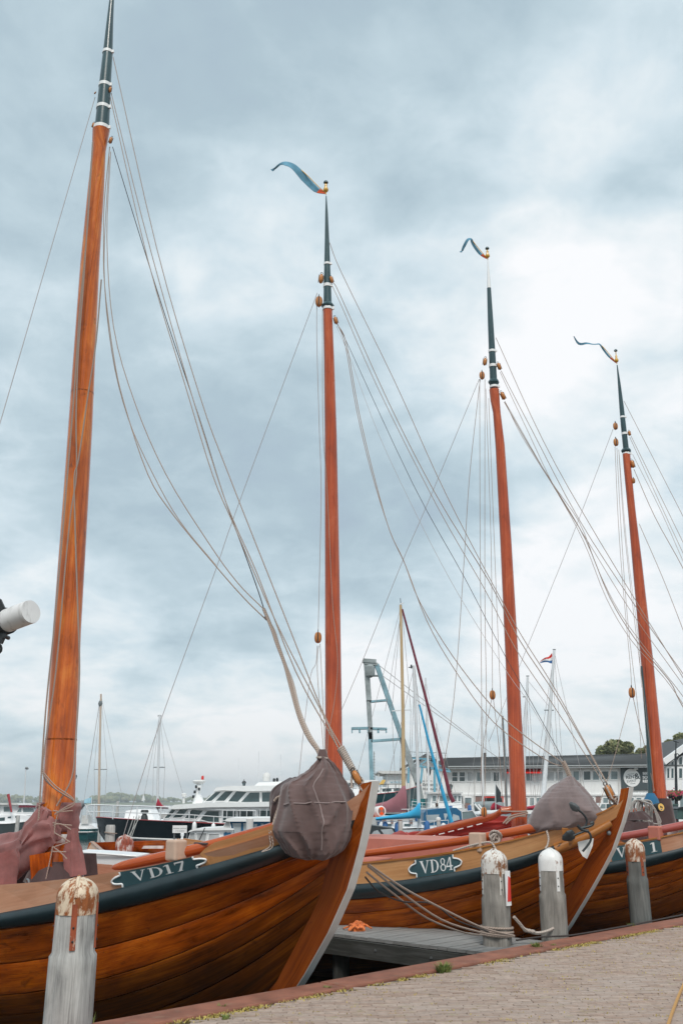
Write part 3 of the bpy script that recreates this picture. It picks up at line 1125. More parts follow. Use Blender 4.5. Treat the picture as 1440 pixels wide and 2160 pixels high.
class Hull:
    def __init__(self, o, lv, stem):
        self.o, self.lv, self.stem = Vector(o), lv, stem

    def W(self, s, l, z):
        p = self.o + A_ * s + L_ * l
        return Vector((p.x, p.y, z))

    def half(self, k, t):
        sr, kk, c, a, B, ins = self.lv[k]
        return max(B * fbeam(t) + 0.085 - ins, 0.05)

    def zz(self, k, t):
        sr, kk, c, a, B, ins = self.lv[k]
        z = c + a * math.exp(-t / kk)
        if k == 'rail':
            z += 0.10 * math.exp(-t / 0.12)
        if k == 'wt':
            z = max(z, self.lv['wb'][2] + self.lv['wb'][3] * math.exp(-t / self.lv['wb'][1]) + 0.10)
        return z + 0.25 * max(0, (t - 7) / 4) ** 2

    def pt(self, k, t, side=1, out=0.0, dz=0.0):
        return self.W(self.lv[k][0] + t, side * (self.half(k, t) + out), self.zz(k, t) + dz)

    def t_at(self, k, px):
        """distance aft along a level at which the near side meets an upright picture line"""
        lo, hi = 0.0, 7.0
        for _ in range(40):
            mid = (lo + hi) / 2
            p = self.pt(k, mid)
            d = p.y * math.cos(PITCH) + (p.z - EYE) * math.sin(PITCH)
            if 720 + F * p.x / d > px:
                lo = mid
            else:
                hi = mid
        return lo

    def rail_t(self, t):
        return t + (self.lv['wt'][0] - self.lv['rail'][0]) * min(1, t / 0.5)

    def skin(self, t, v, out=0.0):
        """near outer face of the bulwark: t aft, v from wale (0) to rail (1)"""
        a, b = self.pt('wt', t, 1, out), self.pt('rail', self.rail_t(t), 1, out)
        return a.lerp(b, v)


def glyph(ch):
    """serif capitals and figures as simple strokes in a unit-high box: polygons"""
    q = []

    def bar(x0, y0, x1, y1):
        q.append([(x0, y0), (x1, y0), (x1, y1), (x0, y1)])

    def ring(cx, cy, rx, ry, w1, w2, a0=0.0, a1=2 * math.pi, n=18):
        for i in range(n):
            t0, t1 = a0 + (a1 - a0) * i / n, a0 + (a1 - a0) * (i + 1) / n
            c = []
            for t in (t0, t1):
                w = w1 + (w2 - w1) * abs(math.cos(t))
                c.append(((cx + rx * math.cos(t), cy + ry * math.sin(t)), (cx + (rx - w) * math.cos(t), cy + (ry - min(w, w1 * 1.2)) * math.sin(t))))
            q.append([c[0][0], c[1][0], c[1][1], c[0][1]])
    if ch == 'V':
        q.append([(0.04, 0.97), (0.28, 0.97), (0.58, 0.12), (0.50, 0.0)])
        q.append([(0.82, 0.97), (0.91, 0.97), (0.53, 0.0), (0.50, 0.06)])
        bar(-0.04, 0.96, 0.38, 1.0)
        bar(0.70, 0.96, 1.02, 1.0)
        return q, 1.0
    if ch == 'D':
        bar(0.10, 0.03, 0.29, 0.97)
        ring(0.42, 0.5, 0.50, 0.48, 0.07, 0.20, -math.pi / 2, math.pi / 2)
        bar(0.0, 0.0, 0.42, 0.06)
        bar(0.0, 0.94, 0.42, 1.0)
        return q, 0.95
    if ch == '1':
        bar(0.20, 0.03, 0.40, 0.97)
        q.append([(0.02, 0.80), (0.20, 0.88), (0.20, 0.98), (0.02, 0.86)])
        bar(0.04, 0.0, 0.56, 0.05)
        return q, 0.6
    if ch == '7':
        bar(0.02, 0.85, 0.66, 1.0)
        q.append([(0.52, 0.86), (0.66, 0.86), (0.36, 0.0), (0.14, 0.0)])
        bar(0.02, 0.72, 0.07, 0.86)
        bar(0.08, -0.03, 0.44, 0.01)
        return q, 0.7
    if ch == '8':
        ring(0.36, 0.74, 0.27, 0.26, 0.06, 0.13)
        ring(0.36, 0.26, 0.34, 0.27, 0.06, 0.15)
        return q, 0.72
    if ch == '4':
        bar(0.42, 0.02, 0.58, 1.0)
        bar(0.0, 0.24, 0.74, 0.34)
        q.append([(0.0, 0.34), (0.10, 0.34), (0.44, 0.90), (0.42, 1.0)])
        bar(0.30, -0.02, 0.70, 0.03)
        return q, 0.76
    return q, 0.5


def nameplate(H, root, x0, x1, letters, notch=True):
    t0, t1 = H.t_at('wt', x0), H.t_at('wt', x1)
    m = MB()
    rows = []
    for i in range(13):
        t = t0 + (t1 - t0) * i / 12
        rows.append([H.skin(t, 0.03, 0.002), H.skin(t, 0.03, 0.014), H.skin(t, 0.94, 0.014), H.skin(t, 0.94, 0.002)])
    m.grid(rows, closed=True, smooth=False, caps=True)
    pl = obj('nameplate', m, M['plate'], root)
    if notch:
        for t_, sg in ((t0, 1), (t1, -1)):
            m = MB()
            path = [(0, 0.05), (0, 0.22), (0.03, 0.26), (0.075, 0.32), (0.095, 0.45), (0.09, 0.55), (0.06, 0.66), (0.02, 0.72), (0, 0.76), (0, 0.93)]
            m.tube(smooth_path([H.skin(t_ + sg * a, b, 0.014) for a, b in path], 3), 0.010, 6)
            obj('trim', m, M['white'], pl)
            m = MB()
            fan = [H.skin(t_ + sg * a, b, 0.011) for a, b in path]
            m.prism(fan, -L_ * 0.006)
            obj('plate_end', m, M['plate'], pl)
    for ch, a, b in letters:
        q, w = glyph(ch)
        ta, tb = H.t_at('wt', a), H.t_at('wt', b)
        m = MB()
        for i, poly in enumerate(q):
            off = 0.016 + 0.0004 * (i % 9)
            pts = []
            for j, (x, y) in enumerate(poly):
                pts.append(H.skin(ta + (tb - ta) * x / w, 0.17 + 0.66 * y, off))
            base = len(m.v)
            m.v += [tuple(p_) for p_ in pts]
            m.face(range(base, base + len(pts)))
        obj('letter', m, M['white'], pl)
    return pl


def block(mb_parent, p, size, axis=(0, 0, 1), mat=None, name='block'):
    """wooden pulley block with a dark sheave slot and an iron strop"""
    p = Vector(p)
    ax = Vector(axis).normalized()
    q = ax.to_track_quat('Z', 'Y')
    m = MB()
    rows = []
    for i in range(9):
        t = math.pi * i / 8
        rr_ = max(math.sin(t) ** 0.7, 0.05)
        rows.append([p + q @ (Vector((rr_ * 0.36 * math.cos(2 * math.pi * k / 12), rr_ * 0.27 * math.sin(2 * math.pi * k / 12), -math.cos(t) * 0.56)) * size) for k in range(12)])
    m.grid(rows, closed=True, caps=True)
    b = obj(name, m, mat or M['blockw'], mb_parent)
    m = MB()
    for sgn in (1, -1):
        m.beam(p + q @ (Vector((0, sgn * 0.27, -0.5)) * size), p + q @ (Vector((0, sgn * 0.27, 0.5)) * size), 0.10 * size, 0.05 * size, up=q @ Vector((0, 1, 0)))
    m.torus(p + q @ Vector((0, 0, 0.66 * size)), 0.13 * size, 0.035 * size, q @ Vector((1, 0, 0)), 10, 5)
    if '>' not in name:
        o = obj('strop', m, M['iron'], mb_parent)
    return b


def make_boat(o, lv, stem, label, bul_mat, cap_rail, wale_log, loc_z=0.0, hull_mat=None, planks=True):
    H = Hull(o, lv, stem)
    root = thing('fishing_boat', label, 'boat', (o.x, o.y, 0), 'wooden fishing boats moored bow to the quay')
    hm = hull_mat or M['hull']
    names = ['wb', 's1', 's2', 's3', 's4', 's5']
    for side in (1, -1):
        for k in range(len(names) - 1):
            a, b = names[k], names[k + 1]
            m = MB()
            rows = []
            for t in TS:
                pa, pb = H.pt(a, t, side), H.pt(b, t, side)
                nrm = (L_ * side + Vector((0, 0, -0.35)) - A_ * (0.6 * max(0, 1 - t))).normalized()
                env = min(1, t * 3 + 0.25)
                row = []
                for v, off in ((0.0, -0.035), (0.022, 0.014), (0.05, 0.018), (0.3, 0.022), (0.5, 0.023), (0.7, 0.022), (0.95, 0.018), (0.978, 0.014), (1.0, -0.035)):
                    row.append(pa.lerp(pb, v) + nrm * off * env)
                rows.append(row)
            m.grid(rows, smooth=True, flip=side > 0, u0=k * 3.7 + (side + 1) * 5)
            obj('plank', m, hm if k < (3 if hull_mat else 2) else (M['hull_mid'] if k < (4 if hull_mat else 3) else M['hull_low']), root, 35)  # planks darken downwards in steps, painting the shade of the lower hull
        # wale: fat rounded rubbing strake
        m = MB()
        rows = []
        t_lg = H.t_at('wt', wale_log) if wale_log else 0.0
        tt = ([t_lg] if wale_log else []) + [t for t in TS if t > t_lg or (t == 0 and not wale_log)]
        for t in tt:
            pa, pb = H.pt('wt', t, side), H.pt('wb', t, side)
            nrm = (L_ * side).normalized()
            row = [pa - nrm * 0.03]
            for i in range(7):
                v = i / 6
                row.append(pa.lerp(pb, v) + nrm * (0.020 + 0.085 * math.sin(math.pi * (0.12 + 0.8 * v))) * min(1, 0.3 + t * 2))
            row.append(pb - nrm * 0.03)
            rows.append(row)
        m.grid(rows, closed=True, smooth=True, caps=True, flip=side > 0)
        obj('wale', m, M['wale'], root, 60)
        if wale_log:
            m = MB()
            pts = []
            rs = []
            for t in [0.04, 0.14] + [0.14 + (t_lg - 0.06) * q / 5 for q in range(1, 6)]:
                pts.append(H.pt('wt', t, side, 0.02).lerp(H.pt('wb', t, side, 0.02), 0.42))
                rs.append(0.045 + 0.055 * min(t, 1))
            m.tube(pts, rs, 10)
            lab(obj('wale_bow', m, M['log'], root), 'varnished brown fore end of the wale')
        # bulwark board
        m = MB()
        rows = []
        for t in TS:
            a0, a1 = H.pt('wt', t, side), H.pt('rail', H.rail_t(t), side)
            th = 0.05 if t > 0.15 else 0.02
            rows.append([a0, a1, H.pt('rail', H.rail_t(t), side, -th), H.pt('wt', t, side, -th)])
        m.grid(rows, closed=True, smooth=False, caps=True, flip=side < 0)
        obj('bulwark', m, bul_mat, root)
        if cap_rail:
            m = MB()
            rows = []
            for t in TS[2:]:
                z = Vector((0, 0, 0.022))
                rows.append([H.pt('rail', t, side, 0.018, 0.002), H.pt('rail', t, side, 0.018, 0.024), H.pt('rail', t, side, -0.065, 0.024), H.pt('rail', t, side, -0.065, 0.002)])
            m.grid(rows, closed=True, smooth=False, caps=True, flip=side < 0)
            obj('cap_rail', m, cap_rail, root)
    # plugged fastenings along the near planks
    m = MB()
    fr_ = random.Random(int(o.x * 10) + 40)
    for k in range(4):
        t = 0.35
        while t < 5.0:
            pa, pb = H.pt(names[k], t), H.pt(names[k + 1], t)
            nrm = (L_ + Vector((0, 0, -0.35)) - A_ * (0.6 * max(0, 1 - t))).normalized()
            for v in (0.16, 0.84):
                if fr_.random() < 0.25:
                    continue
                c = pa.lerp(pb, v + fr_.uniform(-0.03, 0.03)) + nrm * 0.0235
                s1, u1 = A_, nrm.cross(A_).normalized()
                b = len(m.v)
                rr_ = fr_.uniform(0.006, 0.011)
                m.v += [tuple(c + (s1 * math.cos(q * math.pi / 3) + u1 * math.sin(q * math.pi / 3)) * rr_) for q in range(6)]
                m.face(range(b, b + 6))
            t += fr_.uniform(0.30, 0.46)
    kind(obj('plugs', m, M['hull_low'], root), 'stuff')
    # stem
    fz, rz_ = stem
    zs = [1.80, 1.66, 1.5, 1.35, 1.2, 1.0, 0.8, 0.6, 0.4, 0.2, 0.0, -0.2, -0.5, -0.9, -1.4]

    def ip(tab, z):
        return float(np.interp(-z, [-q[0] for q in tab], [q[1] for q in tab]))
    m = MB()
    rows = []
    band = []
    for z in zs:
        sf, sr = ip(fz, z), ip(rz_, z)
        sr = max(sr, sf + 0.05) + 0.05
        rows.append([H.W(sf, 0.055, z), H.W(sf, -0.055, z), H.W(sr, -0.10, z - 0.02), H.W(sr, 0.10, z - 0.02)])
        band.append([H.W(sf - 0.010, 0.052, z + 0.005), H.W(sf - 0.010, -0.052, z + 0.005), H.W(sf + 0.03, -0.0575, z + 0.005), H.W(sf + 0.03, 0.0575, z + 0.005)])
    m.grid(rows, closed=True, smooth=False, caps=True)
    sto = obj('stem', m, M['stem'], root)
    m = MB()
    m.grid(band, closed=True, smooth=False, caps=True)
    obj('stem_band', m, M['band'], sto)
    # deck
    m = MB()
    rows = []
    for t in [0.5, 0.7, 0.95, 1.25, 1.6, 2, 2.45, 2.95, 3.5, 4.2, 5, 6, 7, 8, 9, 10, 11]:
        z = H.zz('rail', t) - 0.30
        hw = H.half('rail', t) - 0.05
        rows.append([H.W(lv['rail'][0] + t, hw * q, z + 0.06 * (1 - q * q)) for q in (-1, -0.6, -0.2, 0.2, 0.6, 1)])
    m.grid(rows, smooth=True)
    obj('deck', m, M['salmon'], root)
    # transom closing the stern
    m = MB()
    t = 11
    poly = [H.pt(k, t, 1) for k in ('rail', 'wb', 's2', 's4', 's5')] + [H.pt(k, t, -1) for k in ('s5', 's4', 's2', 'wb', 'rail')]
    m.prism(poly, A_ * 0.06)
    obj('transom', m, hm, root)
    return H, root


def make_mast(root, Y, low, high, mat_low, bands, collar=None, white_tip=None, sq_head=0.0, nseg=16):
    """low/high: lists of (centre x, y, width) in the picture, lower wooden part and painted topmast"""
    def rows_of(tab, n, sq=0):
        rows = []
        for (cx_, cy_, w) in tab:
            c = P(cx_, cy_, Y)
            r = w / 2 * PXM(Y, c.z)
            row = []
            for k in range(n):
                a = 2 * math.pi * k / n + math.pi / 8
                row.append(c + Vector((math.cos(a) * r, math.sin(a) * r, 0)))
            rows.append(row)
        return rows
    m = MB()
    m.grid(rows_of(low, nseg), closed=True, caps=True)
    mo = obj('mast', m, mat_low, root, 60)
    m = MB()
    m.grid(rows_of(high, nseg), closed=True, caps=True)
    obj('masthead', m, M['teal'], mo, 60)
    if white_tip:
        m = MB()
        m.grid(rows_of(white_tip, 10), closed=True, caps=True)
        obj('mast_tip', m, M['white'], mo, 60)
    for (cx_, cy_, w, h) in bands:
        c = P(cx_, cy_, Y)
        r = w / 2 * PXM(Y, c.z)
        hh = h * PXM(Y, c.z)
        m = MB()
        m.lathe(c - Vector((0, 0, hh / 2)), [(r * 0.9, 0), (r, 0.002), (r, hh), (r * 0.9, hh + 0.002)], 16)
        m.box(c + Vector((r * 1.0, -r * 0.3, 0)), (0.05, 0.03, hh * 0.9))
        obj('band', m, M['white'], mo, 40)
    if collar:
        cx_, cy_, w, h = collar
        c = P(cx_, cy_, Y)
        r = w / 2 * PXM(Y, c.z)
        hh = h * PXM(Y, c.z)
        m = MB()
        m.lathe(c - Vector((0, 0, hh / 2)), [(r * 0.7, -0.03), (r, hh * 0.35), (r, hh * 0.65), (r * 0.7, hh + 0.02)], 8, smooth=False)
        obj('collar', m, M['teal'], mo)
    return mo


def rope(root, px, Y0, Y1, r=0.010, mat='rope', name='rope', per=4, n=5):
    m = MB()
    if name == 'stay':
        r *= 0.62
    m.tube(rope_pts(px, Y0, Y1, per), r, n)
    return obj(name, m, M[mat], root)


def pennant(mo, Y, path, widths, tip):
    """wind vane streamer at the masthead: cloth strip on a gilded spindle"""
    m = MB()
    rows = []
    k = PXM(Y, P(tip[0], tip[1], Y).z)
    pts = smooth_path([P(x, y, Y) for x, y in path], 4)
    for i, p in enumerate(pts):
        f = i / (len(pts) - 1)
        w = float(np.interp(f, np.linspace(0, 1, len(widths)), widths)) * k
        t = (pts[min(i + 1, len(pts) - 1)] - pts[max(i - 1, 0)]).normalized()
        d = Vector((-t.z, 0, t.x))
        if d.z > 0:
            d = -d
        sw = Vector((0, 0.05 * math.sin(f * 9), 0))
        th = Vector((0, 0.006, 0))
        rows.append([p + sw - th, p + d * w + sw * 1.6 - th, p + d * w + sw * 1.6 + th, p + sw + th])
    m.grid(rows, closed=True, smooth=True, caps=True)
    obj('pennant', m, M['pennant'], mo)
    m = MB()
    oy = Vector((0, 0.004, 0))
    nr = max(3, len(rows) // 6)
    m.grid([[q[0] - oy, q[1] - oy, q[2] + oy, q[3] + oy] for q in rows[:nr]], closed=True, smooth=True, caps=True)
    obj('hoist_patch', m, M['orangep'], mo)
    m = MB()
    n0 = len(path)
    sub = pts[:max(3, int(len(pts) * 0.55))]
    m.tube(sub, 0.009, 5)
    obj('pennant_spar', m, M['gold'], mo)
    m = MB()
    c = P(tip[0], tip[1], Y)
    m.tube([c, c + Vector((0, 0, tip[2] * k))], 0.012, 6)
    m.lathe(c + Vector((0, 0, 0.05)), [(0.02, 0), (0.05, 0.03), (0.055, 0.07), (0.025, 0.13), (0.03, 0.17), (0.012, 0.22)], 8)
    obj('finial', m, M['gold'], mo)
    m = MB()
    m.lathe(c + Vector((0, 0, tip[2] * k)), [(0.01, -0.02), (0.05, 0.0), (0.045, 0.03), (0.01, 0.06)], 8)
    obj('truck', m, M['teal'], mo)

BO = [B1, B2, B2 + (B2 - B1), B2 + 2 * (B2 - B1)]
H1, boat1 = make_boat(BO[0], LV1, STEM1, 'nearest varnished wooden fishing boat with VD17 on its dark nameplate', M['pinkwood'], None, False)
H2, boat2 = make_boat(BO[1], LV2, STEM2, 'varnished wooden fishing boat with VD84 on its nameplate, second from the camera', M['tan'], M['log'], 1190, hull_mat=M['hull_gold'])
H3, boat3 = make_boat(BO[2], LV2, STEM2, 'wooden fishing boat behind the lone right hand bollard, its nameplate half hidden', M['pinkwood'], M['log'], False, hull_mat=M['hull_gold'])
H4, boat4 = make_boat(BO[3], LV2, STEM2, 'farthest of the moored wooden fishing boats, its mast near the right edge', M['tan'], M['log'], False)

nameplate(H1, boat1, 262, 420, [('V', 286, 316), ('D', 322, 352), ('1', 354, 373), ('7', 378, 400)])
nameplate(H2, boat2, 880, 960, [('V', 889, 909), ('D', 911, 929), ('8', 931, 944), ('4', 944, 958)])
nameplate(H3, boat3, 1291, 1396, [('V', 1303, 1322), ('D', 1327, 1345), ('1', 1374, 1388)], notch=False)

# ---- masts (centre x, y, width in the picture)
Y1, Y2, Y3, Y4 = 13.8, 17.4, 20.9, 24.2
m1 = make_mast(boat1, Y1, [(117, 1850, 80), (119, 1800, 77), (124, 1690, 69), (130, 1560, 64), (142, 1330, 58), (156, 1120, 54), (170, 900, 50), (178, 760, 46), (190, 560, 40), (203, 400, 34), (209.5, 318, 28), (211, 300, 32), (213.5, 276, 36)],
               [(214, 276, 31), (216, 262, 30), (219.5, 215, 27), (223, 165, 24), (228, 108, 20), (232, 50, 14.5), (236, 0, 10), (240, -60, 3)], M['mast'],
               [(227.5, 111, 22, 7), (221.5, 181, 26, 8), (218, 228, 29, 8), (214.5, 272, 35, 8)])
m2 = make_mast(boat2, Y2, [(706, 1780, 41), (704, 1600, 37), (701.5, 1300, 33), (697.5, 920, 26), (694, 760, 22), (691.5, 680, 20), (691, 655, 20)],
               [(691, 655, 19), (690.8, 640, 17.5), (690.3, 600, 16), (690, 560, 13), (689.5, 505, 9.5), (688.6, 450, 6), (687.8, 413, 2)], M['mast_red'],
               [(690, 557, 14.5, 5), (690.3, 603, 17.5, 7), (691, 651, 22, 7)], collar=(691, 645, 27, 9))
m3 = make_mast(boat3, Y3, [(1096, 1800, 36), (1093, 1700, 34.5), (1079.5, 1400, 28), (1066, 1140, 24), (1054, 940, 20), (1047, 870, 16.5), (1043.5, 845, 20), (1041.5, 822, 21)],
               [(1041, 820, 15), (1040, 800, 15.5), (1037, 740, 14), (1034, 680, 12), (1030.6, 608, 8.5)], M['mast_red'],
               [(1037, 741, 15.5, 5), (1038.5, 772, 16.5, 6), (1041.3, 816, 19, 5)], collar=(1040.5, 806, 23, 10),
               white_tip=[(1030.6, 608, 8.4), (1029.5, 580, 5.5), (1028, 548, 1.5)])
m4 = make_mast(boat4, Y4, [(1396, 1790, 36), (1389, 1685, 33), (1364, 1400, 26), (1342, 1180, 20), (1331.5, 1080, 16), (1322, 985, 15.5), (1320, 958, 16)],
               [(1319.5, 956, 12), (1319, 945, 12), (1314, 900, 11), (1310, 860, 9.5), (1305, 810, 6), (1300.5, 770, 2)], M['mast_red'],
               [(1312, 880, 11, 4), (1316, 915, 12.5, 5), (1320, 957, 16, 5)], collar=(1319.5, 951, 21, 7))

pennant(m2, Y2, [(687, 407), (670, 392), (645, 367), (625, 351), (605, 344), (590, 344), (578, 351), (571, 356)], [3, 12, 15, 14, 12, 4, 2, 5], (687, 410, 28))
pennant(m3, Y3, [(1027, 545), (1014, 530), (1000, 513), (994, 505), (984, 506), (977, 515), (973, 525), (975, 530)], [2, 5, 5, 6, 6, 6, 4, 2], (1028, 548, 26))
pennant(m4, Y4, [(1299, 765), (1285, 748), (1272, 733), (1263, 726), (1250, 727), (1236, 722), (1222, 721), (1210, 708)], [1.5, 3, 3, 4, 3, 4, 4, 1], (1300, 768, 30))
for mo_, Y_, lst in [(m1, Y1, [(233, 189, 13, (0.1, 0, 1)), (197.5, 264, 12, (0.2, 0, 1)), (234, 296, 15, (0.25, 0, 1)), (201, 196, 6, (0.5, 0, 1))]),
                     (m2, Y2, [(677, 588, 21, (0.1, 0, 1)), (672.5, 636, 24, (0, 0, 1)), (699, 590, 16, (-0.3, 0, 1)), (708, 676, 17, (-0.25, 0, 1)), (698, 706, 6, (0, 0, 1)), (670.5, 1345, 24, (0, 0, 1))]),
                     (m3, Y3, [(1022, 763, 17, (0.15, 0, 1)), (1016, 792, 18, (0, 0, 1)), (1052, 773, 16, (-0.3, 0, 1)), (1060, 835, 18, (-0.4, 0, 1)), (1038, 1466, 20, (0, 0, 1)), (1020, 1713, 20, (0, 0, 1))]),
                     (m4, Y4, [(1297, 899, 16, (0, 0, 1)), (1298, 933, 17, (0, 0, 1)), (1326.5, 914, 11, (-0.1, 0, 1)), (1333, 979, 17, (-0.2, 0, 1)), (1335, 1014, 12, (0, 0, 1)), (1331.5, 1461, 22, (0, 0, 1))])]:
    for (x, y, h, ax) in lst:
        p = P(x, y, Y_ - 0.05)
        block(mo_, p, h * PXM(Y_, p.z) / 1.12, ax)

# ---- standing and running rigging
S = 'stay'
for px, a, b, r, mt in [
        ([(201, 205), (0, 895), (-80, 1170)], Y1, 12.2, 0.0095, 'wire'),
        ([(239, 120), (330, 520), (420, 830), (482, 1000), (603, 1306), (680, 1500), (722, 1580)], Y1, 10.0, 0.011, 'rope'),
        ([(235, 196), (300, 460), (380, 750), (458, 1004), (492, 1097), (542, 1209), (623, 1415), (716, 1582)], Y1, 10.0, 0.011, 'rope'),
        ([(233, 205), (310, 540), (390, 810), (448, 1000), (494, 1109), (583, 1314), (679, 1503), (712, 1576)], Y1, 10.0, 0.011, 'rope'),
        ([(238, 310), (290, 480), (350, 670), (420, 880), (470, 1040), (514, 1161), (545, 1248), (560, 1296)], Y1, 11.0, 0.010, 'roped'),
        ([(232, 310), (221, 420), (219, 500), (221, 600), (240, 750), (262, 850), (312, 1000), (365, 1085), (450, 1188), (515, 1262), (562, 1308)], Y1, 11.0, 0.012, 'rope'),
        ([(234, 320), (226, 500), (240, 690), (285, 850), (350, 1000), (440, 1145), (500, 1228), (556, 1285)], Y1 - 0.05, 11.0, 0.011, 'rope'),
        ([(231, 330), (220, 560), (236, 740), (270, 880), (323, 1000), (380, 1100), (455, 1192)], Y1 - 0.05, 11.6, 0.010, 'rope')]:
    rope(boat1, px, a, b, r, mt, S)
rope(boat1, [(556, 1284), (573, 1325), (583, 1355), (600, 1400), (612, 1445), (630, 1510), (650, 1555), (668, 1580), (676, 1598)], 11.0, 10.15, 0.020, 'rope', 'twisted_halyard')
rope(boat1, [(560, 1300), (578, 1330), (588, 1362), (603, 1404), (617, 1440), (632, 1500), (652, 1548), (672, 1580), (679, 1598)], 11.0, 10.15, 0.015, 'ropew', 'twisted_halyard')
for px, r in [([(196, 300), (185, 480), (170, 640), (163, 740), (153, 880), (121, 1260), (97, 1500), (84, 1700), (78, 1772)], 0.012),
              ([(214, 590), (203, 720), (185, 840), (166, 970), (157, 1010), (160, 1150), (165, 1300), (168, 1420), (160, 1560), (152, 1640), (120, 1700)], 0.012),
              ([(193, 340), (178, 580), (166, 740), (161, 880), (162, 1000), (150, 1080), (138, 1200), (118, 1420), (96, 1570), (92, 1632), (112, 1660), (158, 1690)], 0.011)]:
    rope(boat1, px, Y1 - 0.31, Y1 - 0.31, r, 'rope', 'halyard')

for px, a, b, r, mt in [
        ([(669, 618), (500, 1072), (454, 1205), (341, 1515), (277, 1709), (258, 1772)], Y2, 18.6, 0.0095, 'wire'),
        ([(668, 645), (668, 720), (673, 900), (677, 1040), (672, 1280), (671, 1328)], Y2, Y2, 0.010, 'wire'),
        ([(680, 655), (681, 900), (690, 1035), (701, 1270), (712, 1392), (705, 1480), (693, 1545), (689, 1600)], Y2 - 0.3, Y2 - 0.3, 0.009, 'rope'),
        ([(669, 1362), (666, 1400), (655, 1425), (641, 1535), (630, 1640)], Y2, 17.0, 0.009, 'wire'),
        ([(672, 1362), (669, 1390), (671, 1450), (684, 1600)], Y2, 17.0, 0.009, 'rope'),
        ([(675, 1358), (680, 1460), (686, 1590)], Y2, 17.0, 0.009, 'rope'),
        ([(695, 512), (720, 575), (830, 800), (920, 1000), (995, 1150), (1090, 1325), (1165, 1445), (1240, 1580), (1284, 1660)], Y2, 13.8, 0.011, 'rope'),
        ([(704, 597), (720, 628), (820, 850), (920, 1045), (1030, 1225), (1095, 1350), (1180, 1480), (1280, 1655)], Y2, 13.8, 0.012, 'rope'),
        ([(699, 600), (720, 645), (795, 815), (920, 1065), (1020, 1240), (1085, 1365), (1160, 1478), (1274, 1655)], Y2, 13.8, 0.010, 'rope'),
        ([(712, 685), (735, 730), (870, 1020), (980, 1220), (1060, 1375), (1125, 1490), (1180, 1590), (1196, 1622)], Y2, 14.0, 0.008, 'roped'),
        ([(710, 688), (740, 760), (800, 920), (890, 1110), (970, 1260), (1070, 1420), (1120, 1490), (1195, 1625)], Y2, 14.0, 0.006, 'wire'),
        ([(710, 682), (730, 722), (755, 860), (785, 990), (820, 1115), (850, 1180), (885, 1270), (955, 1385), (1040, 1493), (1101, 1548), (1190, 1612)], Y2, 14.0, 0.012, 'rope'),
        ([(712, 684), (728, 728), (752, 865), (783, 995), (822, 1120), (856, 1195), (900, 1310), (960, 1415), (1040, 1523), (1146, 1600), (1190, 1618)], Y2 - 0.03, 14.0, 0.011, 'rope')]:
    rope(boat2, px, a, b, r, mt, S)
rope(boat2, [(1186, 1606), (1194, 1622), (1201, 1640)], 14.0, 14.0, 0.035, 'rope', 'lashing')
for px, a, b, r, mt in [
        ([(1010, 800), (900, 1065), (850, 1180), (770, 1380), (730, 1475), (690, 1565)], Y3, 22.5, 0.010, 'wire'),
        ([(1012, 800), (990, 1000), (977, 1200), (956, 1480), (920, 1700)], Y3, 21.5, 0.011, 'rope'),
        ([(1011, 800), (1012, 1150), (1015, 1450), (1015, 1640), (1020, 1705)], Y3, Y3, 0.010, 'rope'),
        ([(1022, 800), (1022, 1250), (1025, 1475), (1021, 1705)], Y3, Y3, 0.010, 'rope'),
        ([(1024, 820), (1035, 1150), (1038, 1456)], Y3, Y3, 0.009, 'rope'),
        ([(1030, 840), (1042, 1150), (1050, 1350), (1056, 1480), (1064, 1640), (1066, 1720)], Y3, Y3, 0.009, 'rope'),
        ([(1036, 1476), (1020, 1560), (1012, 1640)], Y3, Y3, 0.009, 'rope'),
        ([(1040, 1476), (1050, 1560), (1056, 1640), (1060, 1710)], Y3, Y3, 0.010, 'rope'),
        ([(1045, 712), (1145, 930), (1260, 1135), (1440, 1430), (1520, 1560)], Y3, 18.2, 0.012, 'rope'),
        ([(1056, 782), (1120, 905), (1220, 1095), (1340, 1280), (1440, 1422), (1530, 1555)], Y3, 18.2, 0.012, 'rope'),
        ([(1054, 785), (1115, 915), (1170, 1030), (1250, 1160), (1330, 1290), (1440, 1445), (1530, 1570)], Y3, 18.2, 0.010, 'rope'),
        ([(1063, 848), (1115, 940), (1180, 1045), (1235, 1140), (1285, 1260), (1340, 1350), (1410, 1435), (1432, 1478), (1480, 1560)], Y3, 18.5, 0.015, 'rope'),
        ([(1066, 850), (1155, 1005), (1220, 1100), (1262, 1205), (1305, 1290), (1370, 1380), (1440, 1470), (1490, 1550)], Y3, 18.5, 0.010, 'rope'),
        ([(1064, 846), (1100, 920), (1175, 1040), (1230, 1142), (1278, 1262), (1330, 1350), (1400, 1430), (1450, 1500)], Y3, 18.5, 0.010, 'rope')]:
    rope(boat3, px, a, b, r, mt, S)
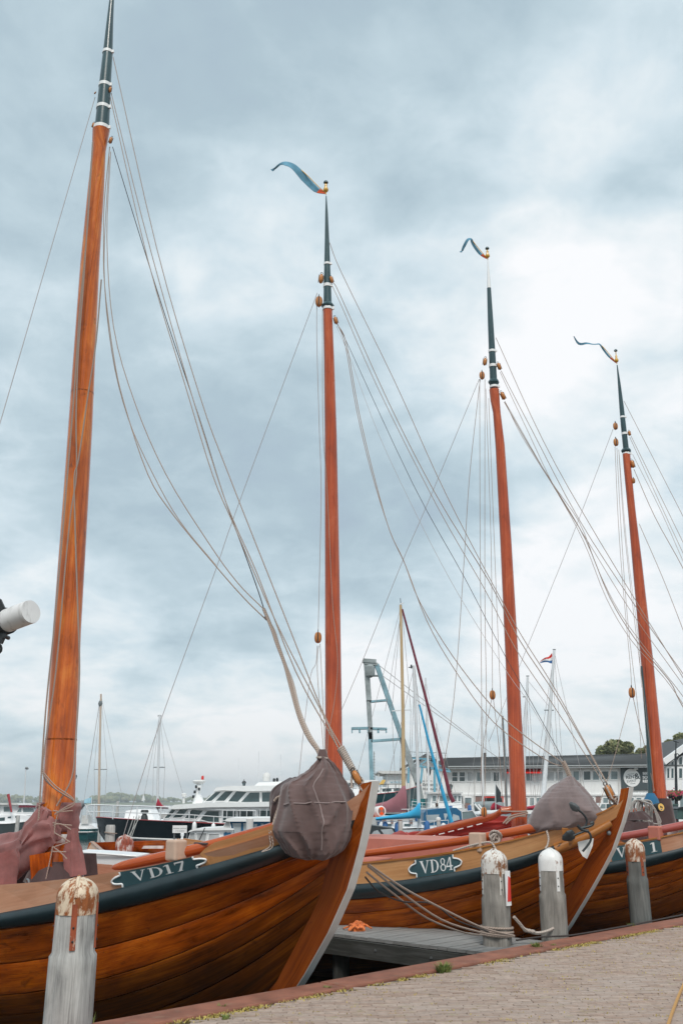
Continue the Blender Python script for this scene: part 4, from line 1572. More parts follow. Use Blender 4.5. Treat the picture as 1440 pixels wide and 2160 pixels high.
for px, a, b, r, mt in [
        ([(1292, 905), (1220, 1095), (1160, 1245), (1095, 1405), (1030, 1565)], Y4, 26.0, 0.010, 'wire'),
        ([(1296, 942), (1303, 1100), (1314, 1250), (1328, 1400), (1331, 1450)], Y4, Y4, 0.010, 'rope'),
        ([(1300, 945), (1308, 1100), (1322, 1300), (1345, 1500), (1352, 1600)], Y4, Y4, 0.010, 'rope'),
        ([(1304, 950), (1315, 1110), (1336, 1300), (1368, 1560), (1378, 1670)], Y4 - 0.3, Y4 - 0.3, 0.010, 'rope'),
        ([(1304, 948), (1320, 1140), (1343, 1330), (1352, 1450)], Y4 - 0.3, Y4 - 0.3, 0.008, 'rope'),
        ([(1328, 1470), (1310, 1540), (1291, 1610), (1262, 1700)], Y4, 23.5, 0.011, 'rope'),
        ([(1334, 1470), (1345, 1520), (1361, 1585), (1379, 1668)], Y4, Y4 - 0.3, 0.013, 'rope'),
        ([(1315, 846), (1440, 1090), (1520, 1245)], Y4, 22.4, 0.011, 'rope'),
        ([(1330, 920), (1440, 1145), (1520, 1310)], Y4, 22.4, 0.011, 'rope'),
        ([(1327, 922), (1440, 1168), (1520, 1330)], Y4, 22.4, 0.010, 'rope'),
        ([(1336, 990), (1380, 1090), (1440, 1200), (1500, 1330)], Y4, 22.4, 0.014, 'rope'),
        ([(1333, 958), (1390, 1072), (1440, 1185), (1500, 1320)], Y4, 22.4, 0.009, 'rope'),
        ([(1347, 1105), (1395, 1215), (1440, 1330), (1480, 1440)], Y4, 22.9, 0.012, 'rope')]:
    rope(boat4, px, a, b, r, mt, S)

# lashing and block of the nearest forestay, spare shackle at the stem head
m = MB()
a_, b_ = P(718, 1578, 9.98), P(748, 1632, 9.93)
hel = []
for i in range(14 * 8 + 1):
    f = i / (14 * 8)
    c = a_.lerp(b_, f)
    t = 2 * math.pi * i / 8
    ax = (b_ - a_).normalized()
    s1 = ax.cross(Vector((0, 1, 0))).normalized()
    s2 = ax.cross(s1)
    hel.append(c + (s1 * math.cos(t) + s2 * math.sin(t)) * (0.034 - 0.008 * f))
m.tube(hel, 0.011, 5)
m.tube([a_, b_], 0.028, 8)
obj('lashing', m, M['ropew'], boat1)
block(boat1, P(752, 1640, 9.9), 0.13, (-0.5, 0, 1))
for q in [[(745, 1628), (742, 1640), (741, 1652), (742, 1662)], [(748, 1632), (760, 1640), (765, 1648), (762, 1655)], [(744, 1630), (752, 1645), (757, 1656), (764, 1668)]]:
    rope(boat1, q, 9.92, 9.9, 0.013, 'ropew', 'rope_end')
block(boat2, P(1284.5, 1672, 13.75), 0.19, (-0.45, 0, 1), M['blockw'])
rope(boat2, [(1276, 1657), (1284, 1672), (1291, 1686)], 13.68, 13.66, 0.012, 'ropew', 'rope_end')
m = MB()
rr = random.Random(5)
c = P(1292, 1687, 13.75)
for i in range(7):
    m.torus(c + Vector((rr.gauss(0, 0.02), rr.gauss(0, 0.02), rr.gauss(0, 0.02))), 0.045, 0.013, (rr.gauss(0, 1), rr.gauss(0, 1), rr.gauss(0, 1)), 10, 5)
obj('knot', m, M['ropew'], boat2)
# hawse bolt on the second stem
m = MB()
m.ball(P(1283, 1757, 13.72), 0.032, 8, 6)
obj('stem_bolt', m, M['galv'], boat2)

# ---- spars lying along the rails, and their pads
def rail_spar(H, root, t0, t1, inn, dz, r0, r1, mat, name='spar'):
    m = MB()
    pts = [H.pt('rail', t0 + (t1 - t0) * i / 8, 1, -inn, dz) for i in range(9)]
    a_, b_ = pts[0], pts[-1]
    pts = [p.lerp(a_.lerp(b_, i / 8), 0.45) for i, p in enumerate(pts)]
    pts.insert(1, pts[0].lerp(pts[1], 0.5))
    pts.insert(1, pts[0].lerp(pts[1], 0.25))
    m.tube(pts, [r0 * 0.25, r0 * 0.6, r0 * 0.9] + [r0 + (r1 - r0) * i / 8 for i in range(1, 9)], 12)
    return obj(name, m, mat, root)


t_a = H1.t_at('rail', 215)
rail_spar(H1, boat1, t_a, 0.7, 0.12, 0.055, 0.05, 0.066, M['spar'], 'pole')
t_b = H1.t_at('rail', 356)
m = MB()
c = H1.pt('rail', t_b, 1, -0.085, 0.105)
m.box(c, (0.165, 0.16, 0.20), math.atan2(A_.y, A_.x))
o = obj('pole_pad', m, M['pad'], boat1)
bv = o.modifiers.new('bevel', 'BEVEL')
bv.width = 0.025
bv.segments = 3
m = MB()
c2 = H1.pt('rail', t_b - 0.22, 1, -0.10, 0.115)
m.tube([c2 + A_ * 0.10, c2 - A_ * 0.10], 0.012, 6)
obj('pad_strap', m, M['darkcanvas'], boat1)
rail_spar(H2, boat2, H2.t_at('rail', 777) + 1.0, 0.9, 0.12, 0.11, 0.046, 0.062, M['spar'], 'pole')
t_b = H2.t_at('rail', 998)
m = MB()
m.box(H2.pt('rail', t_b, 1, -0.10, 0.09), (0.20, 0.15, 0.25), math.atan2(A_.y, A_.x))
o = obj('pole_pad', m, M['pad'], boat2)
bv = o.modifiers.new('bevel', 'BEVEL')
bv.width = 0.02
bv.segments = 2
m = MB()
rr = random.Random(9)
c = H2.pt('rail', t_b - 0.22, 1, -0.08, 0.10)
for i in range(9):
    m.torus(c + Vector((rr.gauss(0, 0.03), rr.gauss(0, 0.02), rr.gauss(0, 0.035))), rr.uniform(0.05, 0.085), 0.014, (rr.gauss(0, 1), 1.5, rr.gauss(0, 0.6)), 12, 5)
m.tube(smooth_path([H2.pt('rail', t_b + 0.25, 1, 0.0, 0.03), H2.pt('rail', t_b, 1, 0.0, 0.06), H2.pt('rail', t_b - 0.2, 1, 0.0, 0.05), H2.pt('rail', t_b - 0.28, 1, 0.03, -0.06)], 4), 0.016, 6)
obj('mooring_knot', m, M['ropew'], boat2)
M['redpole'] = paint('red_brown_pole_paint', (0.36, 0.075, 0.060), 0.3, 0.12, 3.0, 0.5)
rail_spar(H3, boat3, H3.t_at('rail', 1262), 1.0, 0.12, 0.13, 0.06, 0.07, M['redpole'], 'pole')
t_b = H3.t_at('rail', 1377)
m = MB()
m.box(H3.pt('rail', t_b, 1, -0.10, 0.10), (0.22, 0.17, 0.24), math.atan2(A_.y, A_.x))
o = obj('pole_pad', m, M['salmon'], boat3)
bv = o.modifiers.new('bevel', 'BEVEL')
bv.width = 0.03
bv.segments = 3
m = MB()
m.box(H3.pt('rail', H3.t_at('rail', 1402), 1, -0.30, 0.06), (0.20, 0.02, 0.09), math.atan2(A_.y, A_.x))
obj('wash_board', m, M['oldwhite'], boat3)

# cabins and hatches behind the rails
def deck_box(H, root, s0, s1, l0, l1, h, mat, name, rise=0.0):
    m = MB()
    z = H.zz('rail', (s0 + s1) / 2) - 0.30
    a, b, c, d = H.W(s0, l0, z), H.W(s1, l0, z), H.W(s1, l1, z), H.W(s0, l1, z)
    u = Vector((0, 0, h))
    k = 0.06
    a2, b2, c2, d2 = H.W(s0 + k, l0 - k, z + h), H.W(s1 - k, l0 - k, z + h + rise), H.W(s1 - k, l1 + k, z + h + rise), H.W(s0 + k, l1 + k, z + h)
    m.hexa([a, b, c, d, a2, b2, c2, d2])
    return obj(name, m, mat, root)


# raised fore part of the near boat's bulwark, stepped down just ahead of the nameplate
m = MB()
rows = []
t0_, t1_ = H1.t_at('wt', 436), 0.30
for i in range(22):
    t = t0_ + (t1_ - t0_) * i / 21
    up_ = 0.075 * min(1, (i / 3) ** 0.6 if i else 0.05)
    rt = H1.rail_t(t)
    rows.append([H1.pt('wt', t, 1, 0.010), H1.pt('rail', rt, 1, 0.010, up_), H1.pt('rail', rt, 1, -0.03, up_), H1.pt('wt', t, 1, -0.02)])
m.grid(rows, closed=True, smooth=False, caps=True, flip=True)
lab(obj('fore_bulwark', m, M['tan'], boat1), 'raised tan fore part of the bulwark')
deck_box(H2, boat2, 2.45, 5.4, 0.95, -0.95, 0.66, M['salmon'], 'deck_hatch')
deck_box(H1, boat1, 2.2, 4.2, 0.55, -0.7, 0.22, M['mast'], 'deck_hatch')
deck_box(H1, boat1, 6.3, 8.8, 1.1, -1.1, 0.55, M['darkcanvas'], 'deck_house')
deck_box(H3, boat3, 2.6, 4.7, 0.9, -0.9, 0.30, M['darkcanvas'], 'deck_hatch')
deck_box(H4, boat4, 2.6, 4.7, 0.9, -0.9, 0.30, M['salmon'], 'deck_hatch')
for y_, w_ in ((830, 48), (1560, 64.5)):
    m = MB()
    cx_ = {830: 174, 420: 201, 1560: 130, 640: 186}[y_]
    c = P(cx_, y_, Y1)
    r_ = w_ / 2 * PXM(Y1, c.z)
    m.lathe(c, [(r_ * 0.98, -0.012), (r_ * 1.004, -0.006), (r_ * 1.004, 0.006), (r_ * 0.98, 0.012)], 20)
    obj('scarf_ring', m, M['hull_mid'], m1)
m = MB()
a_ = H2.W(3.6, 1.35, H2.zz('rail', 3.6) - 0.02)
m.tube([a_ - A_ * 0.55, a_ + A_ * 0.55], 0.13, 16)
obj('winch_drum', m, M['salmon'], boat2)
m = MB()
m.beam(P(88, 1800, Y1 - 0.25), P(92, 1850, Y1 - 0.25), 0.28, 0.12, up=(0, 1, 0))
obj('mast_step', m, M['hull'], boat1)
m = MB()
m.lathe(P(117, 1838, Y1), [(0.40, -0.12), (0.34, 0.02), (0.29, 0.13)], 16)
obj('mast_coat', m, M['darkcanvas'], boat1)
m = MB()
m.torus(P(58, 1862, 10.9), 0.035, 0.010, (0.7, 0.7, 0), 12, 5)
obj('rail_ring', m, M['galv'], boat1)


# ---- sail bags and lashed canvas
def bag(name, rows_px, yc, depth, mat, label, cat, seed, amp=0.035, parent=None, nseg=44, group=None, sub=3):
    """canvas bag: rows of (picture y, left x, right x, depth centre, half depth)"""
    yy = [r[0] for r in rows_px]
    c0 = P((rows_px[0][1] + rows_px[0][2]) / 2, rows_px[-1][0], yc)
    root = parent or thing(name, label, cat, c0, group)
    rows = []
    N = len(rows_px) * sub
    da = smooth_path([(r[0], r[1], r[2]) for r in rows_px], 6)
    db = smooth_path([(r[0], r[3] * 10, r[4] * 100) for r in rows_px], 6)
    yy = [q.x for q in da]
    for i in range(N):
        y = yy[0] + (yy[-1] - yy[0]) * i / (N - 1)
        xl, xr = float(np.interp(y, yy, [q.y for q in da])), float(np.interp(y, yy, [q.z for q in da]))
        Yc = float(np.interp(y, yy, [q.y / 10 for q in db]))
        dp = float(np.interp(y, yy, [q.z / 100 for q in db]))
        pl, pr = P(xl, y, Yc), P(xr, y, Yc)
        c = (pl + pr) / 2
        hw = (pr.x - pl.x) / 2
        row = []
        for k in range(nseg):
            a = 2 * math.pi * k / nseg
            ca, sa = math.cos(a), math.sin(a)
            sa2 = math.copysign(abs(sa) ** 0.85, sa)
            f1 = mnoise.noise(Vector((ca * 1.8 + seed, sa * 1.8, c.z * 2.6)))
            f2 = 1 - abs(mnoise.noise(Vector((ca * 2.0 + seed * 2 + c.z * 1.6, sa * 2.0 - c.z * 1.0, c.z * 1.0 + 5))))
            f3 = 1 - abs(mnoise.noise(Vector((ca * 1.7 - seed + c.z * 1.2, sa * 1.7 + c.z * 0.5, c.z * 0.5 - 3))))
            up = i / (N - 1)
            gather = math.cos(a * 11 + 5 * f1 + 7 * up) * max(0, 1 - up / 0.35) * 0.22
            d = amp * (f1 * 1.1 + (f2 ** 6) * 0.55 + (f3 ** 8) * 0.35 - 0.35 + gather) * min(1, hw / 0.12)
            row.append(c + Vector((ca * (hw + d * 0.45), sa2 * (dp + d * 1.3), 0.012 * mnoise.noise(Vector((a, seed, i * 0.4))))))
        rows.append(row)
    rows.reverse()
    m = MB()
    m.grid(rows, closed=True, smooth=True, caps=True, flip=False)
    o = obj('canvas' if not parent else name, m, mat, root, 75)
    return root, rows


bag1, R1 = bag('sail_bag', [(1597, 671, 690, 10.12, 0.05), (1608, 668, 700, 10.12, 0.09), (1624, 654, 716, 10.12, 0.17), (1640, 628, 727, 10.12, 0.25), (1656, 600, 737, 10.11, 0.30), (1676, 590, 747, 10.10, 0.34),
                            (1700, 584, 752, 10.09, 0.36), (1730, 576, 749, 10.08, 0.36), (1752, 572, 744, 10.06, 0.33), (1775, 588, 735, 10.03, 0.27), (1795, 603, 722, 10.0, 0.20), (1806, 615, 704, 9.98, 0.13), (1813, 640, 685, 9.97, 0.06)],
               10.1, 0.36, M['bag'], 'large dark brown canvas sail bag with crossing seams hung over the nearest bow', 'sail bag', 2.3, amp=0.075, nseg=110, sub=8, group='sail bags hung over the bows')
# stitched seam tapes following the front of the bag
def seam_on(rows, root, path, r=0.007, name='seam_tape', mat='seam'):
    m = MB()
    pts = []
    for (i, a) in path:
        n_ = len(rows[0])
        ii = min(int(i * (len(rows) - 1)), len(rows) - 1)
        k = int(a / (2 * math.pi) * n_) % n_
        p = rows[ii][k]
        c = sum((q for q in rows[ii]), Vector()) / n_
        pts.append(p + (p - c).normalized() * 0.004)
    m.tube(smooth_path(pts, 2), r, 5)
    return obj(name, m, M[mat], root)


seam_on(R1, bag1, [(0.10 + 0.78 * i / 14, 4.72 + 0.10 * math.sin(i * 0.4) + 0.25 * (1 - i / 14)) for i in range(15)])
seam_on(R1, bag1, [(0.54 + 0.03 * i / 12, 3.75 + 1.75 * i / 12) for i in range(13)])
m = MB()
m.lathe(P(680, 1596, 10.12), [(0.05, -0.03), (0.055, 0.0), (0.042, 0.05), (0.035, 0.07)], 10)
obj('neck', m, M['bag'], bag1)
m = MB()
m.torus(P(680, 1599, 10.12), 0.055, 0.012, (0.1, 0, 1), 14, 6)
obj('neck_cord', m, M['ropew'], bag1)
bag('flap', [(1640, 612, 645, 10.35, 0.06), (1652, 590, 640, 10.35, 0.15), (1668, 573, 632, 10.34, 0.20), (1690, 567, 622, 10.32, 0.22), (1715, 567, 610, 10.30, 0.20), (1735, 568, 600, 10.28, 0.12), (1748, 570, 585, 10.27, 0.05)],
    10.3, 0.2, M['pinksail'] if False else M['darkcanvas'], '', '', 5.1, amp=0.08, parent=bag1, nseg=32)
for q in [[(578, 1690), (585, 1682), (596, 1680), (600, 1690), (588, 1712), (577, 1735)], [(590, 1678), (588, 1700), (580, 1722), (575, 1742)], [(598, 1672), (592, 1692), (587, 1720), (576, 1745)]]:
    rope(bag1, q, 10.08, 10.05, 0.012, 'rope', 'cord')
rope(bag1, [(598, 1675), (593, 1700), (582, 1722), (574, 1742), (567, 1752)], 10.05, 10.0, 0.007, 'ropew', 'cord')
for q in [[(568, 1755), (569, 1770), (571, 1780), (567, 1788), (553, 1796)], [(571, 1752), (574, 1768), (576, 1782), (570, 1791), (552, 1797)]]:
    rope(boat1, q, 10.0, 10.02, 0.006, 'ropew', 'cord')

bag2, R2 = bag('sail_bag', [(1638, 1196, 1207, 13.95, 0.05), (1650, 1178, 1217, 13.95, 0.15), (1662, 1160, 1230, 13.95, 0.24), (1676, 1146, 1243, 13.95, 0.32), (1692, 1132, 1252, 13.96, 0.38), (1708, 1122, 1263, 13.97, 0.40),
                            (1722, 1116, 1272, 13.98, 0.40), (1735, 1112, 1262, 13.99, 0.38), (1746, 1110, 1225, 14.0, 0.33), (1757, 1112, 1170, 14.05, 0.22), (1762, 1118, 1145, 14.05, 0.12)],
                13.95, 0.4, M['bag2'], 'grey brown canvas sail bag slumped over the second bow behind the white capped bollard', 'sail bag', 7.7, amp=0.055, nseg=90, sub=7, group='sail bags hung over the bows')
rope(bag2, [(1152, 1752), (1156, 1768), (1154, 1782), (1149, 1790)], 13.55, 13.5, 0.014, 'ropew', 'cord')

# faded pink sail lashed round the nearest mast and trailing off along the boom
ps = thing('lowered_sail', 'faded pink canvas sail gathered round the foot of the nearest mast', 'sail', P(80, 1850, Y1))
m = MB()
rows = []
ymk = [1694, 1702, 1712, 1724, 1736, 1746, 1754]
for i, y in enumerate(ymk):
    cx_ = 124 - (y - 1694) * 0.07
    c = P(cx_, y, Y1)
    rr_ = (71 + 3 * math.sin(i * 2.1)) / 2 * PXM(Y1, c.z) + 0.03
    row = []
    for k in range(40):
        a = -1.05 + 2 * math.pi * k / 39 * (0.86 - 0.10 * math.sin(math.pi * i / 6))
        a -= 0.10 + 0.12 * math.sin(math.pi * i / 6)
        a += math.radians(0)
        f = 0.035 * mnoise.noise(Vector((math.cos(a) * 2.5, math.sin(a) * 2.5, c.z * 5))) + 0.02 * mnoise.noise(Vector((a * 4, c.z * 9, 3)))
        row.append(c + Vector((math.cos(a) * (rr_ + f), math.sin(a) * (rr_ + f), 0)))
    rows.append(row)
m.grid(rows, smooth=True)
o = obj('collar', m, M['pinksail'], ps)
sd = o.modifiers.new('thick', 'SOLIDIFY')
sd.thickness = 0.02


def cloth_tube(px_path, Y0_, Y1_, radii, flat, seed, mat, root, name, amp=0.05, n=48, per=9):
    pts = rope_pts(px_path, Y0_, Y1_, per)
    N = len(pts)
    rows = []
    for i, p in enumerate(pts):
        t = (pts[min(i + 1, N - 1)] - pts[max(i - 1, 0)]).normalized()
        sdv = t.cross(Vector((0, 0, 1))).normalized()
        u = sdv.cross(t)
        r = float(np.interp(i / (N - 1), np.linspace(0, 1, len(radii)), radii))
        row = []
        for k in range(n):
            a = 2 * math.pi * k / n
            drift = mnoise.noise(Vector((i * 0.035 + seed, math.cos(a) * 0.8, math.sin(a) * 0.8)))
            pleat = 1 - abs(math.sin(a * 3.5 + seed + 2.2 * drift)) ** 0.7
            f = 1 + amp / max(r, 0.05) * (0.9 * mnoise.noise(Vector((math.cos(a) * 1.3 + seed, math.sin(a) * 1.3, i * 0.06))) + 0.8 * pleat - 0.35)
            row.append(p + (sdv * math.cos(a) * flat + u * math.sin(a)) * r * f)
        rows.append(row)
    m = MB()
    m.grid(rows, closed=True, smooth=True, caps=True)
    return obj(name, m, mat, root, 75)


cloth_tube([(118, 1752), (98, 1758), (76, 1772), (48, 1795), (10, 1815), (-60, 1850)], Y1 - 0.35, Y1 + 0.6, [0.15, 0.20, 0.24, 0.27, 0.33, 0.36], 0.7, 3.0, M['pinksail'], ps, 'boom_fold', 0.07)
cloth_tube([(97, 1706), (88, 1728), (72, 1752), (52, 1778)], Y1 - 0.30, Y1 - 0.15, [0.07, 0.13, 0.16, 0.10], 0.7, 9.0, M['pinksail'], ps, 'hanging_fold', 0.06)
cloth_tube([(150, 1748), (153, 1775), (156, 1805), (158, 1848)], Y1 - 0.22, Y1 - 0.2, [0.06, 0.08, 0.11, 0.13], 0.45, 4.0, M['pinksail'], ps, 'hanging_fold', 0.05)
cloth_tube([(4, 1800), (8, 1820), (10, 1850), (8, 1880)], Y1 - 0.4, Y1 - 0.4, [0.22, 0.20, 0.17, 0.12], 0.6, 6.0, M['pinksail'], ps, 'hanging_fold', 0.06)
for q in [[(92, 1634), (115, 1662), (150, 1684), (157, 1693), (140, 1702), (118, 1716)], [(93, 1630), (118, 1658), (152, 1682), (156, 1698), (136, 1708), (116, 1718)], [(108, 1735), (130, 1739), (152, 1741)], [(108, 1743), (128, 1738), (150, 1750)],
          [(108, 1752), (128, 1764), (148, 1776)], [(110, 1788), (128, 1782), (146, 1776)], [(112, 1786), (128, 1798), (142, 1812)], [(110, 1796), (140, 1797)], [(122, 1717), (117, 1740), (111, 1790), (97, 1856)], [(112, 1710), (130, 1712), (154, 1710)]]:
    rope(ps, q, Y1 - 0.37, Y1 - 0.37, 0.0085, 'rope', 'lashing')
m = MB()
m.lathe(P(119, 1768, Y1), [(0.252, -0.055), (0.262, -0.04), (0.262, 0.04), (0.252, 0.055)], 20)
obj('white_ring', m, M['oldwhite'], m1)

# red sail and gaff on the third boat
g0, g1 = (1092, 1706), (838, 1778)
gt = thing('lowered_sail', 'bright red sail bundled under a varnished gaff on the deck behind the second hull', 'sail', P(960, 1760, 22.0))
m = MB()
pts = rope_pts([(1056, 1711), (1040, 1722), (1000, 1732), (900, 1757), (872, 1768)], Y3, 23.0, 4)
m.tube(pts, [0.055 + 0.02 * math.sin(math.pi * i / (len(pts) - 1)) for i in range(len(pts))], 10)
obj('gaff', m, M['spar'], gt)
cloth_tube([(1088, 1735), (1040, 1742), (980, 1752), (920, 1765), (860, 1772), (825, 1780)], Y3 + 0.2, 23.6, [0.10, 0.20, 0.17, 0.16, 0.14, 0.10], 1.2, 2.2, M['redsail'], gt, 'sail_cloth', 0.09, per=6)
cloth_tube([(860, 1765), (850, 1768), (835, 1773), (820, 1780)], 22.6, 23.8, [0.06, 0.14, 0.14, 0.04], 1.0, 5.2, M['redsail'], gt, 'sail_cloth', 0.06)
for i in range(7):
    f = 0.12 + i * 0.12
    x, y = 1030 - 165 * f, 1733 + 42 * f
    m = MB()
    m.tube([P(x + 6, y - 1, 20.6 + 1.4 * f), P(x - 6, y + 2, 20.6 + 1.4 * f)], 0.010, 5)
    obj('sail_tie', m, M['oldwhite'], gt)
m = MB()
m.tube(rope_pts([(1056, 1710), (1070, 1709), (1078, 1706)], Y3, Y3, 3), [0.07] * 7, 8)
obj('gaff_jaw', m, M['spar'], gt)
for q in [[(1055, 1711), (1090, 1712), (1110, 1711)], [(1062, 1735), (1075, 1722), (1098, 1716), (1112, 1713)], [(1066, 1738), (1082, 1725), (1104, 1719), (1113, 1716)], [(1060, 1737), (1072, 1728), (1090, 1722), (1108, 1722)]]:
    rope(boat3, q, Y3 - 0.3, Y3 - 0.3, 0.016, 'rope', 'lashing')
# dark canvas on the third and fourth boats
cloth_tube([(1338, 1712), (1342, 1735), (1335, 1760), (1325, 1780)], 19.0, 19.0, [0.10, 0.30, 0.42, 0.45], 0.6, 8.0, M['darkcanvas'], boat3, 'canvas_cover', 0.08)
m = MB()
rows = []
for i, (y, w) in enumerate([(1684, 42), (1694, 44), (1706, 48), (1722, 52), (1740, 58), (1760, 62)]):
    c = P(1393 + i * 0.8, y, Y4)
    r_ = w / 2 * PXM(Y4, c.z)
    rows.append([c + Vector((math.cos(a) * (r_ + 0.04 * mnoise.noise(Vector((math.cos(a) * 2, math.sin(a) * 2, i * 0.7)))), math.sin(a) * r_, 0)) for a in [2 * math.pi * k / 24 for k in range(24)]])
rows.reverse()
m.grid(rows, closed=True, caps=True)
obj('mast_coat', m, M['darkcanvas'], boat4, 75)

spar_m = MB()
spar_m.tube([P(1372, 1700, Y4 - 0.2), P(1366, 1560, Y4 - 0.2), P(1352, 1405, Y4 - 0.2)], [0.06, 0.045, 0.022], 10)
obj('side_pole', spar_m, M['teal'], boat4)
spar_m = MB()
spar_m.lathe(P(1372, 1686, Y4 - 0.2), [(0.20, -0.12), (0.17, 0.0), (0.09, 0.14)], 10)
obj('pole_cover', spar_m, M['bluecan'], boat4)

# spar ends that show between the boats
def spar_end(root, x0, y0, x1, y1, Ya, Yb, r, mat, ring, face_mat, name='bowsprit'):
    a, b = P(x0, y0, Ya), P(x1, y1, Yb)
    d = (b - a).normalized()
    m = MB()
    m.tube([a, b], r, 14)
    sp = obj(name, m, mat, root)
    m = MB()
    m.tube([b - d * 0.12, b + d * 0.012], r * 1.12, 16)
    obj('end_ring', m, ring, sp)
    m = MB()
    m.tube([b + d * 0.012, b + d * 0.02], r * 0.92, 16)
    obj('end_disc', m, face_mat, sp)
    return sp, b + d * 0.021, d


sp, c, d = spar_end(boat2, 690, 1730, 803, 1711, 18.5, 16.6, 0.075, M['mast'], M['white'], M['white'])
s1 = d.cross(Vector((0, 0, 1))).normalized()
u1 = s1.cross(d)
m = MB()
for q in (0, math.pi):
    fan = [c] + [c + (s1 * math.sin(t + q) + u1 * math.cos(t + q)) * 0.062 for t in np.linspace(-0.75, 0.75, 8)]
    m.prism(fan, d * 0.004)
obj('reflector', m, M['orangep'], sp)
m = MB()
for q in (math.pi / 2, -math.pi / 2):
    fan = [c] + [c + (s1 * math.sin(t + q) + u1 * math.cos(t + q)) * 0.060 for t in np.linspace(-0.78, 0.78, 8)]
    m.prism(fan, d * 0.003)
obj('reflector_dark', m, M['brown'], sp)
sp, c, d = spar_end(boat3, 1290, 1722, 1392, 1703, 20.5, 19.2, 0.075, M['spar'], M['iron'], M['yellow'])
s1 = d.cross(Vector((0, 0, 1))).normalized()
u1 = s1.cross(d)
m = MB()
fan = [c + s1 * a_ * 0.06 + u1 * b_ * 0.06 for a_, b_ in [(-0.5, -0.2), (-0.3, 0.45), (-0.1, 0.1), (0.2, 0.3), (0.35, 0.6), (0.45, 0.1), (0.3, -0.3), (0.2, -0.05), (-0.1, -0.1), (-0.2, -0.4)]]
m.prism(fan, d * 0.003)
obj('emblem', m, M['black'], sp)
m = MB()
fan = [c + s1 * a_ * 0.06 + u1 * b_ * 0.06 for a_, b_ in [(-0.1, -0.85), (-0.2, -0.6), (0.1, -0.5), (0.4, -0.6), (0.3, -0.8)]]
m.prism(fan, d * 0.003)
obj('emblem', m, M['blue'], sp)

# coil of grey rope hung on that spar
m = MB()
rr = random.Random(21)
for i in range(11):
    x0 = 1350 + rr.uniform(-8, 12)
    wl_, h_ = rr.uniform(8, 16), rr.uniform(45, 92)
    tw = rr.uniform(-6, 20)
    Yc = 19.35 + rr.uniform(-0.1, 0.08)
    q = [(x0, 1688), (x0 + wl_, 1692), (x0 + wl_ + tw * 0.3, 1692 + h_ * 0.4), (x0 + wl_ * 0.7 + tw * 0.6, 1692 + h_ * 0.85), (x0 + tw * 0.6, 1692 + h_), (x0 - wl_ * 0.6 + tw * 0.3, 1692 + h_ * 0.7), (x0 - wl_, 1692 + h_ * 0.3), (x0 - wl_ * 0.7, 1691), (x0, 1688)]
    m.tube(rope_pts(q, Yc, Yc + 0.02, 4), 0.016, 5)
for i in range(3):
    q = [(1352, 1690), (1375, 1700), (1388, 1722 + 9 * i), (1392, 1735 + 8 * i), (1380, 1738 + 9 * i), (1362, 1728), (1350, 1712)]
    m.tube(rope_pts(q, 19.2, 19.2, 4), 0.015, 5)
tag(obj('rope_coil', m, M['ropeg']), 'coil of pale grey rope hung over the varnished spar by the right hand mast', 'rope')

# ---- anchor hung on the second bow
an = thing('anchor', 'dark iron anchor with broad flukes hung on the varnished bow under the grey brown bag', 'anchor', P(1215, 1760, 13.4))


def fluke(px_poly, Y, dep, mat, name):
    m = MB()
    c = sum((P(x, y, Y) for x, y in px_poly), Vector()) / len(px_poly)
    poly = [P(x, y, Y) for x, y in px_poly]
    m.prism(poly, Vector((0.25, 1, 0.1)).normalized() * dep)
    b = len(m.v)
    m.v.append(tuple(c - Vector((0, 0.035, 0))))
    for i in range(len(poly)):
        j = (i + 1) % len(poly)
        m.v += [tuple(poly[i] - Vector((0, 0.001, 0))), tuple(poly[j] - Vector((0, 0.001, 0)))]
        m.face((b, len(m.v) - 2, len(m.v) - 1), None, True)
    return obj(name, m, mat, an)


YA = 13.30
M['iron2'] = paint('worn_iron', (0.075, 0.082, 0.085), 0.5, 0.4, 9.0, 0, 0.3)
fluke([(1199, 1694), (1203, 1691), (1213, 1695), (1221, 1702), (1223, 1710), (1216, 1713), (1206, 1710), (1201, 1703)], YA, 0.02, M['iron2'], 'fluke')
fluke([(1184, 1771), (1185, 1763), (1194, 1753), (1205, 1750), (1211, 1756), (1212, 1768), (1204, 1774), (1190, 1774)], YA, 0.02, M['iron'], 'fluke')
m = MB()
m.tube(rope_pts([(1219, 1709), (1228, 1716), (1236, 1728), (1235, 1740), (1226, 1747), (1220, 1742)], YA, YA, 4), 0.014, 7)
obj('arm', m, M['iron'], an)
m = MB()
m.tube(rope_pts([(1208, 1763), (1222, 1757), (1236, 1753), (1244, 1760), (1245, 1772), (1238, 1784), (1228, 1796)], YA, YA, 4), 0.015, 7)
obj('arm', m, M['iron'], an)
m = MB()
m.tube(rope_pts([(1222, 1747), (1238, 1744), (1248, 1740), (1250, 1735), (1244, 1737)], YA, YA, 4), 0.018, 7)
m.tube(rope_pts([(1217, 1741), (1224, 1748), (1232, 1752), (1240, 1753)], YA, YA, 4), 0.022, 7)
obj('shank', m, M['iron'], an)
m = MB()
fan = [P(x, y, 13.42) for x, y in [(1217, 1776), (1251, 1768), (1249, 1784), (1243, 1799), (1237, 1812), (1228, 1806), (1220, 1793)]]
m.prism(fan, Vector((0.3, 1, 0)).normalized() * 0.012)
obj('chafing_plate', m, M['oldwhite'], boat2)
m = MB()
fan = [P(x, y, 13.40) for x, y in [(1184, 1746), (1196, 1747), (1212, 1768), (1200, 1790), (1198, 1776), (1186, 1764)]]
m.prism(fan, Vector((0.3, 1, 0)).normalized() * 0.04)
obj('anchor_chock', m, M['log'], boat2)

